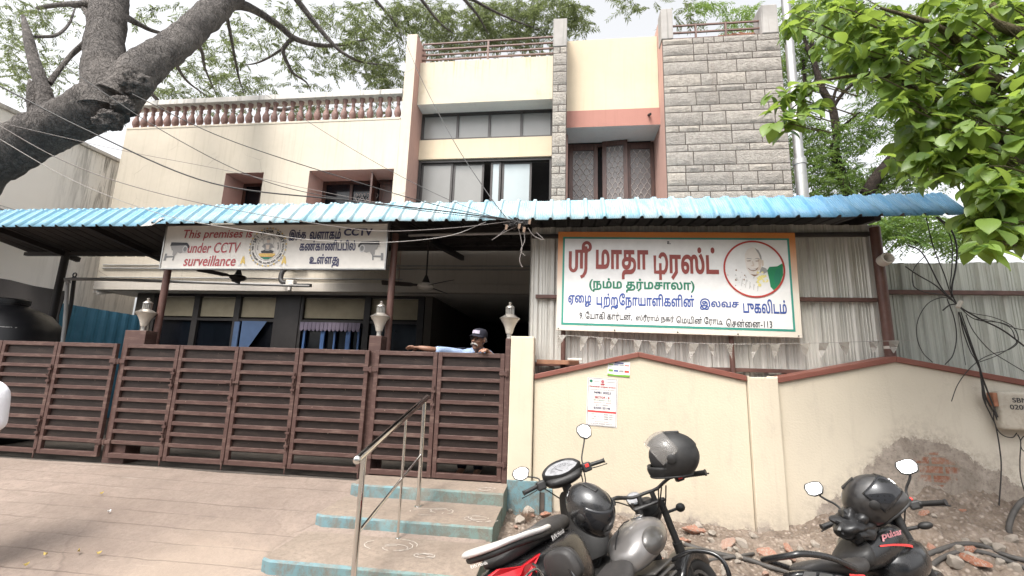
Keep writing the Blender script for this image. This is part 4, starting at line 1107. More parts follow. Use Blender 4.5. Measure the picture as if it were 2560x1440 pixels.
o.location = (0, 6.62, .0)
# blue sheet fence running back along the neighbour's wall
bf = MB(); n = 32; xs = []
for i in range(n+1):
    y = 7.1+1.75*i/n; h = .03 if (i % 4) in (1, 2) else 0; xs.append((-9.5+h, y))
vs = [(x, y, .4) for x, y in xs]+[(x, y, 2.72-.035*(y-6.5)) for x, y in xs]
o = MB().add(vs, [(i, i+1, n+1+i+1, n+1+i) for i in range(n)]).build('blue_fence', m_bluefence, solid=.003); tag(o, 'blue corrugated sheet fence in front of the white neighbour wall', 'fence')
# grey downpipe bent over by the wall, and a short stake beside it
p0, p1, p2 = at(157, 850, 6.0), at(170, 705, 6.0), at(235, 698, 6.2)
o = MB().tube(spline([p0+Vector((0, 0, -1.3)), p0, p1+Vector((0, 0, -.05)), p1+Vector((.03, 0, .0)), p2, Vector((-5.4, 8.6, p2.z+.35))], 5), .026, 10).build('bent_pipe', m_pvc, smooth=60); tag(o, 'grey bent water pipe rising behind the gate left of the blue sheet', 'pipe')
p1 = at(186, 692, 6.6); p0 = at(178, 760, 6.6)
mb = MB().tube([(p0.x-.05, 6.6, .46), p0, p1], .028, 8)
mb.tube([p1+Vector((.035*math.cos(a), 0, .035+.035*math.sin(a))) for a in np.linspace(0, 2*PI, 13)], .010, 6)
o = mb.build('ring_stake', m_black, smooth=40); tag(o, 'dark upright stake with an eye ring at its top', 'stake')
# fluorescent batten on the house underside
a_, b_ = at(236, 730, 8.95), at(318, 724, 9.6)
t = thing('strip_light', 'white strip light fixed below the overhanging house corner', 'light', a_)
mb = MB().beam((0, 0, 0), b_-a_, .10, .05); mb.build('batten', m_plastic_w, t, bevel=.006)
mb = MB().beam(Vector((.1, -.02, -.05)), (b_-a_)*.95+Vector((0, -.02, -.05)), .045, .04); mb.build('tube', m_plastic_w, t, bevel=.008)

# ------------------------------------------------------------------ galvanised pole and posters, meter box
t = thing('steel_pole', 'tall galvanised pole rising behind the shed roof right of the stone wall', 'pole', (3.55, 6.6, .3))
b0_, b1_ = at(2005, 470, 6.8), at(1962, -30, 6.8); dv = (b1_-b0_)
mid = at(1999, 408, 6.8)
mb = MB().tube([Vector((b0_.x+.02, 6.8, .3)), b0_, mid], .082, 18); local(t, mb).build('lower_shaft', m_galv, t, smooth=60)
mb = MB().tube([mid+Vector((0, 0, -.03)), mid+Vector((0, 0, .05))], .094, 18); local(t, mb).build('collar', m_galv, t, smooth=40)
mb = MB().tube([mid+Vector((0, 0, .05)), b1_+Vector((0, 0, .6))], .066, 18); local(t, mb).build('upper_shaft', m_galv, t, smooth=60)
# ------------------------------------------------------------------ printed signs
def ink(name, c, r_=.5): return simple(name, c, r_, var=.06, s=9)
k_red = ink('maroon_ink', (.26, .055, .045)); k_green = ink('green_ink', (.02, .17, .10)); k_teal = ink('teal_ink', (.035, .27, .21)); k_blue = ink('blue_ink', (.035, .075, .28))
k_black = ink('black_ink', (.03, .03, .035)); k_navy = ink('navy_ink', (.035, .035, .09)); k_white = ink('sign_white', (.72, .71, .70)); k_ring = ink('ring_red', (.42, .05, .04)); k_skin = ink('printed_brown', (.26, .16, .11))
k_lskin = ink('printed_tan', (.60, .50, .42)); k_shawl = ink('shawl_green', (.02, .20, .09)); k_yel = ink('marigold_yellow', (.75, .66, .25)); k_grey = ink('print_grey', (.30, .29, .28)); k_lgrey = ink('print_light_grey', (.50, .49, .48)); k_or = ink('lotus_orange', (.68, .32, .13)); k_crim = ink('sign_crimson', (.36, .05, .06)); k_gold = ink('print_gold', (.62, .44, .12))
def disc(mb, cx, cz, rx, rz, fn, mi, n=40, a0=0, a1=360):
    mb.add([fn(cx+rx*math.cos(R(a0+(a1-a0)*k/n)), cz+rz*math.sin(R(a0+(a1-a0)*k/n))) for k in range(n)], [range(n)], mi)
def ringm(mb, cx, cz, r_, wd, fn, mi, n=56, sz=1.):
    vs = []
    for k in range(n):
        a = 2*PI*k/n
        for q in (r_-wd/2, r_+wd/2): vs.append(fn(cx+q*math.cos(a), cz+q*sz*math.sin(a)))
    mb.add(vs, [(2*k, 2*k+1, (2*k+3) % (2*n), (2*k+2) % (2*n)) for k in range(n)], mi)
def pl(mb, pts, fn, mi): mb.add([fn(a, b) for a, b in pts], [range(len(pts))], mi)

# main name board ---------------------------------------------------
def boardm():
    m, nt, b = mk('orange_to_cream_print'); z = sep(nt, obc(nt))[2]
    g = nd(nt, 'ShaderNodeMapRange', {0: z, 1: -.12, 2: .55, 3: 0, 4: 1}).outputs[0]
    setb(nt, b, mix(nt, g, (.66, .60, .52), (.62, .22, .055)), .5); return m
ms = thing('name_board', 'large white Tamil name board with orange border and a round portrait', 'sign', (1.24, 5.15, 2.775))
ms.rotation_euler = (0, R(.7), 0)
W2, H2 = 1.338, .597
MB().box(-W2, W2, 0, .05, -H2, H2).build('board', boardm(), ms, bevel=.004)
U = lambda u, v, d=0.: None
def fm(d):
    return lambda u, v: (-W2+2*W2*u, -d, H2-2*H2*v)
mb = MB(); f3 = fm(.003)
mb.add([f3(.022, .058), f3(.974, .058), f3(.974, .945), f3(.022, .945)], [(3, 2, 1, 0)], 0)
mb.build('border_line', k_teal, ms)
mb = MB(); f4 = fm(.0055); mb.add([f4(.0305, .076), f4(.9655, .076), f4(.9655, .925), f4(.0305, .925)], [(3, 2, 1, 0)], 0); mb.build('white_field', k_white, ms)
lt = MB(); f5 = fm(.009); L = lambda s_, u0, u1, v0, v1, mi, **k: put_text(lt, s_, u0, u1, v1, v0, f5, mi, **k)
L('\ue001', .049, .150, .10, .485, 0, bold=.010)
L('மாதா', .168, .393, .185, .485, 0, bold=.035)
L('\ue006ரஸ்ட்', .415, .685, .155, .485, 0, bold=.035)
L('(நம்ம தர்மசாலா)', .140, .583, .475, .615, 1, bold=.03)
L('ஏைழ', .050, .150, .650, .765, 2, bold=.022); L('\ue002ற்\ue003ேநாயாளிகளின்', .172, .580, .622, .785, 2, bold=.022); L('இலவச', .602, .758, .655, .765, 2, bold=.022); L('புகலிடம்', .775, .945, .650, .785, 2, bold=.022)
L('9, ேயாகி கார்டன்,', .100, .322, .808, .900, 3, bold=.012); L('ஸ்ரீராம் நகர்', .338, .495, .825, .905, 3, bold=.012); L('ெமயின் ேரா\ue004,', .505, .690, .83, .915, 3, bold=.012); L('ெசன்ைன-113', .705, .885, .842, .918, 3, bold=.012)
lt.build('lettering', [k_red, k_green, k_blue, k_black], ms)
po = MB(); f6 = fm(.008); cx, cy = .826, .362; rx = .1235; rz = rx*W2/H2
G = lambda a, b: f6(cx+rx*a, cy-rz*b)
disc(po, 0, 0, 1, 1, G, 0); G = (lambda d: (lambda a, b: fm(d)(cx+rx*a, cy-rz*b)))
ringm(po, 0, 0, .97, .06, G(.012), 1)
pl(po, [(.94, .22), (.75, .10), (.50, .08), (.42, -.05), (.47, -.35), (.50, -.62), (.62, -.76), (.80, -.52), (.92, -.2)], G(.0095), 2)             # shawl
pl(po, [(.88, .05), (.7, -.02), (.62, -.3), (.66, -.6), (.80, -.45)], G(.0102), 8)
pl(po, [(-.28, .30), (-.27, .52), (-.17, .70), (0, .77), (.14, .71), (.24, .54), (.26, .28), (.24, .05), (.14, -.2), (.0, -.27), (-.13, -.2), (-.24, .0)], G(.0095), 10)   # head
pl(po, [(.06, .74), (.18, .66), (.26, .46), (.27, .32), (.22, .36), (.18, .52)], G(.0102), 3)      # dark hair at the temple
pl(po, [(.13, .40), (.25, .34), (.24, .05), (.13, -.2), (.02, -.27), (.10, -.08), (.16, .12)], G(.0100), 9)      # shaded cheek
pl(po, [(.25, .32), (.32, .30), (.32, .12), (.26, .08)], G(.0104), 9)
for e0, e1 in ((-.25, -.06), (.03, .20)):
    pl(po, [(e0, .34), (e0+.06, .38), (e1, .36), (e1, .335), (e0+.06, .355)], G(.0105), 3); pl(po, [(e0+.02, .285), (e1-.02, .30), (e1-.04, .265), (e0+.05, .26)], G(.0105), 4)
pl(po, [(-.05, .27), (-.02, .27), (.02, .12), (-.02, .085), (-.10, .10), (-.07, .125), (-.03, .13)], G(.0105), 9)
pl(po, [(-.22, .04), (-.12, .0), (-.03, -.01), (.08, .02), (.15, .07), (.10, -.04), (-.02, -.085), (-.13, -.05)], G(.0105), 4)
pl(po, [(-.17, .01), (-.03, -.02), (.09, .01), (.04, -.03), (-.03, -.05), (-.11, -.03)], G(.0108), 5)
pl(po, [(-.12, -.19), (.0, -.27), (.14, -.2), (.05, -.2)], G(.0106), 4)
pl(po, [(.26, .08), (.40, .02), (.44, -.1), (.28, -.18), (.16, -.12)], G(.0098), 3)
rnd = random.Random(4)
for k in range(26):
    a, b = .22+rnd.gauss(0, .1), -.30+rnd.gauss(0, .13); r_ = rnd.uniform(.03, .06); disc(po, a, b, r_, r_, G(.0108+.00012*k), 6 if k % 3 else 5, 8)
for k in range(34):
    a, b = -.45+rnd.gauss(0, .2), -.42+rnd.gauss(0, .14); r_ = rnd.uniform(.015, .045)
    if a*a+b*b < .8: pl(po, [(a-r_, b), (a, b+r_*1.6), (a+r_*.7, b-r_*.4)], G(.0098+.0001*k), (7, 4, 7, 8, 1)[k % 5] if k % 5 < 3 else 7)
for k in range(5): pl(po, [(-.4+.12*k, -.35-.06*k), (-.37+.12*k, -.35-.06*k), (-.43+.13*k, -.62-.04*k), (-.45+.13*k, -.61-.04*k)], G(.0097), 7)
po.build('portrait', [k_white, k_ring, k_shawl, k_grey, k_skin, k_white, k_yel, k_lgrey, k_green, k_lskin, ink('print_pale_skin', (.70, .645, .60))], ms)
bo = MB()
for u in (.01, .25, .51, .75, .985): bo.lathe([(.008, 0), (.008, .003), (.004, .006)], (-W2+2*W2*u, -.001, -H2+.02), 8, M=Matrix.Rotation(R(90), 3, 'X'))
bo.build('screw', m_black, ms)
mb = MB(); put_text(mb, 'உ', .474, .490, .125, .095, fm(.009), 0, .02); mb.build('sticker', k_black, ms)

# CCTV notice ---------------------------------------------------------
cs_ = thing('notice_board', 'long white surveillance notice with two camera pictures under the blue eave', 'sign', (-3.748, 5.06, 3.185)); cs_.rotation_euler = (0, R(-.1), 0)
W1, H1 = 1.543, .293
MB().box(-W1, W1, 0, .04, -H1, H1).build('board', ink('notice_white', (.66, .63, .58)), cs_, bevel=.003)
mb = MB(); frame(mb, -W1-.008, W1+.008, -H1-.008, H1+.008, -.012, .014, .054); mb.build('rim', m_galv, cs_)
gm = lambda d: (lambda u, v: (-W1+2*W1*u, -d, H1-2*H1*v))
lt = MB(); g5 = gm(.004); L = lambda s_, u0, u1, v0, v1, mi, **k: put_text(lt, s_, u0, u1, v1, v0, g5, mi, **k)
L('This premises is', .085, .406, .10, .355, 0, slant=.16, bold=.012); L('under CCTV', .117, .36, .40, .64, 0, slant=.16, bold=.012); L('surveillance', .107, .347, .70, .94, 0, slant=.16, bold=.012)
L('இந்த', .572, .648, .12, .37, 1, bold=.03); L('வளாகம்', .664, .800, .10, .34, 1, bold=.03); L('CCTV', .812, .935, .11, .27, 1, bold=.04)
L('கண்காணிப்பில்', .625, .868, .36, .60, 1, bold=.03); L('உள்ள\ue005', .675, .803, .67, .97, 1, bold=.03)
lt.build('lettering', [k_crim, k_navy], cs_)
# round emblem
em = MB(); ex, ez = .484, .51; sx = .251/(2*W1); sz = .251/(2*H1); Eg = lambda d: (lambda a, b: gm(d)(ex+sx*a, ez-sz*b))
ringm(em, 0, 0, .98, .035, Eg(.004), 0); ringm(em, 0, 0, .70, .02, Eg(.004), 0)
for k in range(40):
    a = 2*PI*k/40; disc(em, 1.0*math.cos(a), 1.0*math.sin(a), .045, .045, Eg(.0045+.00005*k), 5 if k % 2 else 0, 8)
def circ_text(mb, s_, r_, h, a_mid, span, fn, mi, inward=False, bold=.03):
    n = len(s_)
    for k, ch in enumerate(s_):
        if ch == ' ': continue
        a = R(a_mid+(span/2-span*(k+.5)/n)*(-1 if inward else 1)); tx, tz = math.cos(a), math.sin(a)
        V, T = text_tris(ch, bold); us = sorted({i for t in T for i in t}); 
        if not us: continue
        xm = (min(V[i][0] for i in us)+max(V[i][0] for i in us))/2
        s2 = h/.72; up = (tx, tz) if not inward else (-tx, -tz); rt = (tz, -tx) if not inward else (-tz, tx)
        r0 = r_-h/2 if not inward else r_+h/2
        mb.add([fn(tx*r0+rt[0]*(p[0]-xm)*s2+up[0]*p[1]*s2, tz*r0+rt[1]*(p[0]-xm)*s2+up[1]*p[1]*s2) for p in V], T, mi)
circ_text(em, 'SRI MATHA TRUST', .84, .16, 90, 150, Eg(.0048), 1, bold=.05)
circ_text(em, 'A REAL SANCTUARY FOR AILING POOR CANCER VICTIMS', .84, .095, 270, 205, Eg(.0048), 1, True, .03)
circ_text(em, 'ஸரமாதா டரஸட சனை', .58, .085, 90, 210, Eg(.0048), 1, bold=.01)
ringm(em, 0, .28, .30, .02, Eg(.0042), 2)
# seated figure: crown, head, shoulders and arms, crossed legs, on an orange lotus with a green base
for pts, mi in (([(-.07, .50), (.07, .50), (.09, .38), (-.09, .38)], 2), ([(-.085, .38), (.085, .38), (.075, .24), (0, .18), (-.075, .24)], 6), ([(-.22, .16), (-.06, .22), (.06, .22), (.22, .16), (.18, -.12), (.1, -.2), (-.1, -.2), (-.18, -.12)], 2), ([(-.22, .16), (-.34, .02), (-.2, -.06), (-.17, .04)], 2), ([(.22, .16), (.36, -.04), (.2, -.06), (.17, .04)], 2),
                ([(-.36, -.22), (-.1, -.14), (.1, -.14), (.36, -.22), (.3, -.32), (-.3, -.32)], 1), ([(-.10, .10), (.10, .10), (.06, -.12), (-.06, -.12)], 6), ([(-.45, -.34), (.45, -.34), (.34, -.52), (-.34, -.52)], 3), ([(-.36, -.53), (.36, -.53), (.12, -.64), (-.12, -.64)], 4)):
    pl(em, pts, Eg(.005+.0003*mi), mi)
for k in range(-3, 4): pl(em, [(k*.13-.08, -.42), (k*.13, -.32), (k*.13+.08, -.42), (k*.1, -.52)], Eg(.0072+.0001*(k+3)), 5)
em.build('emblem', [k_grey, k_black, k_grey, k_or, k_green, k_gold, k_lskin], cs_)
for ux in (.380, .564):     # folded-hands marks
    hm = MB(); Hg = lambda a, b: gm(.0045)(ux+.019*a, .83-.115*b)
    pl(hm, [(-.15, 1), (0, .95), (0, -.2), (-.5, -.75), (-.55, -.2)], Hg, 0); pl(hm, [(.15, 1), (.02, .95), (.02, -.2), (.5, -.75), (.55, -.2)], Hg, 0); pl(hm, [(-.5, -.4), (-1, -.8), (-.9, -1), (-.3, -.9)], Hg, 1); pl(hm, [(.5, -.4), (1, -.8), (.9, -1), (.3, -.9)], Hg, 1)
    hm.build('folded_hands_mark', [k_gold, k_lgrey], cs_)
for ux, sg in ((.068, 1), (.933, -1)):  # printed bullet cameras
    cm = MB(); Cg = lambda d: (lambda a, b: gm(d)(ux+sg*.055*a, .60-.215*b))
    pl(cm, [(-.62, .98), (.75, .92), (.98, .62), (.98, .35), (.72, .30), (.66, .62), (-.66, .55)], Cg(.0045), 0)
    pl(cm, [(-.62, .60), (.68, .64), (.72, .0), (.30, -.22), (-.48, .12)], Cg(.005), 1)
    disc(cm, .66, .22, .22, .40, Cg(.0055), 2, 20); disc(cm, .66, .22, .14, .27, Cg(.006), 3, 18)
    pl(cm, [(-.35, .15), (.05, -.1), (-.1, -.42), (-.35, -.42)], Cg(.0048), 1); pl(cm, [(-.25, -.40), (-.15, -.40), (-.2, -.98), (-.3, -.98)], Cg(.0048), 3); pl(cm, [(-.25, -.5), (-.25, -.65), (-.9, -.70), (-.9, -.50)], Cg(.0046), 3); pl(cm, [(-1.0, -.25), (-.82, -.25), (-.85, -1.0), (-1.05, -1.0)], Cg(.0044), 3)
    cm.build('camera_picture', [k_black, k_grey, k_lgrey, simple('print_mid', (.2, .2, .2))], cs_)
# wire ties that hold the notice
# posters -------------------------------------------------------------
pt = thing('poster', 'tall white paper notice with red headings pasted on the cream wall', 'poster', tuple(at(1505, 1005, 4.995))); pw, ph = .163, .255
MB().box(-pw, pw, 0, .0015, -ph, ph).build('paper', ink('aged_paper', (.66, .63, .60)), pt)
pm_ = lambda d: (lambda u, v: (-pw+2*pw*u, -d, ph-2*ph*v)); pr_ = MB(); p2 = pm_(.002)
L = lambda s_, u0, u1, v0, v1, mi, **k: put_text(pr_, s_, u0, u1, v1, v0, p2, mi, **k)
for a, b, c, d in ((.03, .97, .012, .018), (.03, .97, .982, .988), (.03, .04, .012, .988), (.96, .97, .012, .988)): pl(pr_, [(a, c), (b, c), (b, d), (a, d)], p2, 1)
disc(pr_, .12, .075, .05, .03, p2, 4, 16); disc(pr_, .5, .075, .055, .035, p2, 3, 16); pl(pr_, [(.42, .12), (.58, .12), (.55, .15), (.45, .15)], pm_(.0024), 0); pl(pr_, [(.2, .075), (.4, .075), (.4, .08), (.2, .08)], p2, 1); pl(pr_, [(.6, .075), (.9, .075), (.9, .08), (.6, .08)], p2, 1)
L('ெசன்ைன மாநகர காவல்', .07, .93, .165, .215, 0, bold=.03); L('வளாகம் தகவல் சாைல', .08, .92, .235, .262, 1); L('94981 00023', .23, .78, .285, .335, 1, bold=.02); L('SECTOR - B', .26, .74, .385, .43, 0, bold=.03)
L('ேபாக்கர் பகர்', .22, .8, .445, .485, 4); L('காவல் உதவி', .22, .8, .50, .53, 0); L('திரு F. ேசகர்', .3, .7, .55, .59, 1); L('83000 20148', .23, .77, .605, .65, 1, bold=.015)
pl(pr_, [(.03, .685), (.97, .685), (.97, .72), (.03, .72)], p2, 2)
for k in range(3): L('1. மதுர', .12, .32+.1*(k % 2), .745+.045*k, .77+.045*k, 1); L('94981 33211', .58, .88, .745+.045*k, .77+.045*k, 1)
L('தகவல் நகர்', .28, .74, .895, .92, 0); L('உதவி 83000 44514', .15, .85, .935, .965, 1)
pr_.build('print', [k_crim, k_navy, ink('banner_red', (.55, .05, .05)), ink('crest_red', (.4, .12, .14)), k_green], pt)
pt.rotation_euler = (0, R(2.2), 0)
p2t = thing('poster', 'small landscape sticker with four coloured tabs and green foot on the cream wall', 'poster', tuple(at(1547, 922, 4.995))); p2t.rotation_euler = (0, R(3.5), 0); pw, ph = .118, .082
MB().box(-pw, pw, 0, .0015, -ph, ph).build('paper', k_white, p2t)
pm2 = (lambda w_, h_: (lambda d: (lambda u, v: (-w_+2*w_*u, -d, h_-2*h_*v))))(pw, ph); q = MB(); f_ = pm2(.0022)
pl(q, [(.3, .08), (.7, .08), (.7, .17), (.3, .17)], f_, 1)
for k, mi in enumerate((0, 1, 2, 3)):
    a = .04+.24*k; pl(q, [(a, .58), (a+.2, .58), (a+.2, .71), (a, .71)], f_, mi); pl(q, [(a, .22), (a+.2, .22), (a+.2, .28), (a, .28)], f_, mi)
    for j in range(5): pl(q, [(a+.03+.03*j, .36+.06*(j % 3)), (a+.055+.03*j, .36+.06*(j % 3)), (a+.05+.03*j, .43+.06*(j % 3))], f_, 2)
pl(q, [(0, .86), (.35, .90), (1, .86), (1, 1), (0, 1)], f_, 0)
q.build('print', [ink('leaf_green_ink', (.16, .36, .04)), ink('slate_blue_ink', (.12, .14, .30)), k_grey, ink('bright_red_ink', (.6, .06, .04))], p2t)
# cable junction box on the wall ---------------------------------------------
jb = thing('junction_box', 'grimy beige cable box with stencilled letters on the cream wall at right', 'junction box', tuple(at(2560, 1030, 4.87)))
MB().box(-.19, .40, 0, .12, -.175, .185).build('case', m_box, jb, bevel=.03, seg=3)
mb = MB().box(-.225, -.18, .02, .09, .04, .17); mb.build('rusty_hasp', m_rust, jb, bevel=.008)
q = MB(); put_text(q, 'SBN', -.085, .045, .085, .13, lambda x, z: (x, -.003, z), 0, .02); put_text(q, '020M', -.115, .055, .02, .065, lambda x, z: (x, -.003, z), 0, .02); q.build('stencil', k_black, jb)
# pennant string ----------------------------------------------------------
bt = thing('bunting', 'string of dusty clear plastic pennants below the name board', 'bunting', (1.5, 5.12, 2.1))
A_, B_, C_ = at(1405, 838, 5.1), at(1800, 860, 5.1), at(2285, 851, 5.18)
path = spline([A_, B_, C_], 20); mb = MB().tube(path, .003, 4); local(bt, mb).build('string', m_wire_w, bt)
rnd = random.Random(9); Np = 17
for k in range(Np):
    t_ = (k+.35)/Np; p = path[int(t_*(len(path)-1))]; wd = rnd.uniform(.08, .11); hh = rnd.uniform(.13, .19); tw_ = rnd.uniform(-.06, .03)
    mb = MB(); mb.add([p+Vector((-wd/2, 0, 0)), p+Vector((wd/2, 0, .002)), p+Vector((wd*.22+tw_*.4, -.03*rnd.random(), -hh*.5)), p+Vector((tw_, -.015, -hh)), p+Vector((-wd*.28+tw_*.5, .02*rnd.random(), -hh*.5))], [(0, 1, 2), (0, 2, 4), (4, 2, 3)])
    local(bt, mb).build('pennant', m_foil, bt, solid=.0015)
# ------------------------------------------------------------------ two-wheelers
def gloss(name, c, r_=.18, dust=.25, coat=.6, metal=0):
    m, nt, b = mk(name); v = obc(nt)
    d = ramp(nt, noi(nt, v, 7, 7, .7), [(.4, 0), (.75, dust)])
    setb(nt, b, mix(nt, mth(nt, 'MULTIPLY', d, .6), c, (.12, .105, .092)), mth(nt, 'MULTIPLY_ADD', d, .9, r_), metal, .5)
    b.inputs['Coat Weight'].default_value = coat; b.inputs['Coat Roughness'].default_value = .06; return m
v_black = gloss('gloss_black_paint', (.010, .010, .011), .22, .15, .25); v_matte = simple('black_textured_plastic', (.014, .0135, .0135), .55, var=.2, s=10, bmp=.1, bs_=200, dirt=.2, dirtc=(.07, .06, .052))
v_seat = simple('dusty_black_vinyl', (.026, .024, .0235), .6, var=.2, s=8, bmp=.15, bs_=150, dirt=.3, dirtc=(.09, .078, .067))
v_grey = gloss('metallic_grey_paint', (.20, .19, .185), .28, .2, .7, .5); v_silver = simple('satin_silver_rail', (.60, .58, .56), .38, .35, var=.08)
v_greyd = gloss('dark_grey_paint', (.10, .095, .09), .3, .2, .6, .5); v_red = gloss('red_lens', (.50, .012, .02), .12, .1); v_white = simple('white_decal', (.70, .68, .66), .5); v_pink = simple('pink_decal', (.72, .28, .30), .5); v_redd = simple('red_decal', (.62, .035, .03), .4)
v_mirror = simple('mirror_glass', (.92, .92, .92), .03, 1, var=.01); v_dial = simple('pale_dial', (.24, .24, .25), .3, var=.25, s=24); v_rub = simple('tyre_rubber', (.018, .017, .017), .8); v_eng = simple('engine_alloy', (.12, .115, .11), .5, .6)
v_clear = None
def clearm(name, tint, mixf):
    m, nt, b = mk(name); setb(nt, b, tint, .08, 0, .6)
    t = nd(nt, 'ShaderNodeBsdfTransparent', {0: (1, 1, 1, 1)})
    ms = nd(nt, 'ShaderNodeMixShader', {0: mixf, 1: t.outputs[0], 2: b.outputs[0]}); nt.links.new(ms.outputs[0], nt.nodes['Material Output'].inputs[0]); return m
v_clear = clearm('clear_visor', (.30, .28, .26), .2); v_smoke = clearm('smoked_visor', (.02, .02, .022), .85)

m_eng_cap = simple('fuel_cap_steel', (.30, .29, .28), .35, .8)
def se_ring(x, zc, a, bu, bd, e=2.4, n=20, yc=0., ax='x'):
    """superellipse section at station x: half width a, half height up bu / down bd"""
    out = []
    for k in range(n):
        t = 2*PI*k/n; c, s_ = math.cos(t), math.sin(t)
        y = a*math.copysign(abs(c)**(2/e), c); z = (bu if s_ > 0 else bd)*math.copysign(abs(s_)**(2/e), s_)
        out.append((x, yc+y, zc+z))
    return out
def hull(name, st_, mat, parent, e=2.4, n=20, sub=1):
    return MB().loft([se_ring(*q, e=e, n=n) for q in st_]).build(name, mat, parent, smooth=75, sub=sub)
def wheel(parent, x, r_, wd, mat_rim=None):
    t = MB(); prof = []
    for k in range(12):
        a = 2*PI*k/12; prof.append((r_-wd*.55+wd*.55*math.cos(a), wd*.5*math.sin(a)))
    prof.append(prof[0]); M = Matrix.Rotation(R(90), 3, 'X')
    rim = MB(); rr = r_-wd*1.05
    rim.lathe([(rr, -wd*.35), (rr, wd*.35), (rr-.02, wd*.3), (rr-.02, -wd*.3), (rr, -wd*.35)], (x, 0, r_), 30, M=M)
    rim.lathe([(0, -.05), (.05, -.05), (.05, .05), (0, .05)], (x, 0, r_), 14, M=M)
    for k in range(5):
        a = 2*PI*k/5; rim.beam((x+.04*math.cos(a), 0, r_+.04*math.sin(a)), (x+(rr-.01)*math.cos(a), 0, r_+(rr-.01)*math.sin(a)), .035, .03, up=(0, 1, 0))
    w0 = rim.build('wheel', mat_rim or v_eng, parent, smooth=40)
    t.lathe(prof, (x, 0, r_), 36, M=M).build('tyre', v_rub, w0, smooth=60); return w0
def steer_empty_pts(S, ang):
    c, s_ = math.cos(ang), math.sin(ang)
    return lambda p: Vector((S[0]+c*(p[0]-S[0])-s_*(p[1]-S[1]), S[1]+s_*(p[0]-S[0])+c*(p[1]-S[1]), p[2]))
def xf(mb, f): mb.v = [tuple(f(Vector(p))) for p in mb.v]; return mb
def mirror_head(name, parent, f, stem, c, w_, h, yaw, pit, mat, shape='hex', stem_r=.006):
    """stem path, then a shell whose glass faces back towards the rider"""
    xf(MB().tube(list(stem)+[Vector(c)+Vector((.02, 0, 0))], stem_r, 8), f).build('mirror_stem', mat, parent, smooth=50)
    if shape == 'hex': P = [(-.95, .1), (-.75, .62), (-.15, 1), (.7, .86), (1, .3), (.82, -.45), (.2, -.98), (-.55, -.82)]
    else: P = [(-.95, .0), (-.8, .75), (-.2, 1), (.75, .9), (1, .35), (.85, -.6), (.3, -.95), (-.6, -.8)]
    P = [(sum(b) and b) for b in P]
    M = Matrix.Rotation(R(yaw), 3, 'Z') @ Matrix.Rotation(R(pit), 3, 'Y')
    sp_ = [Vector(p).to_2d() for p in P]
    # round the outline
    sm = []
    for i in range(len(sp_)):
        a, b, c_ = sp_[i-1], sp_[i], sp_[(i+1) % len(sp_)]
        for t in (.15, .5, .85):
            q = (a*.22+b*.78)*(1-t)**2+b*2*t*(1-t)+(b*.78+c_*.22)*t*t; sm.append(q)
    def rg(x, k): return [M @ Vector((x, q.x*w_*k, q.y*h*k))+Vector(c) for q in sm]
    m1 = MB().loft([rg(-.006, .96), rg(-.004, 1), rg(.012, .96), rg(.03, .6), rg(.036, .2)])
    o = xf(m1, f).build('mirror', mat, parent, smooth=60)
    xf(MB().poly(rg(-.0068, .85)), f).build('mirror_glass', v_mirror, o)

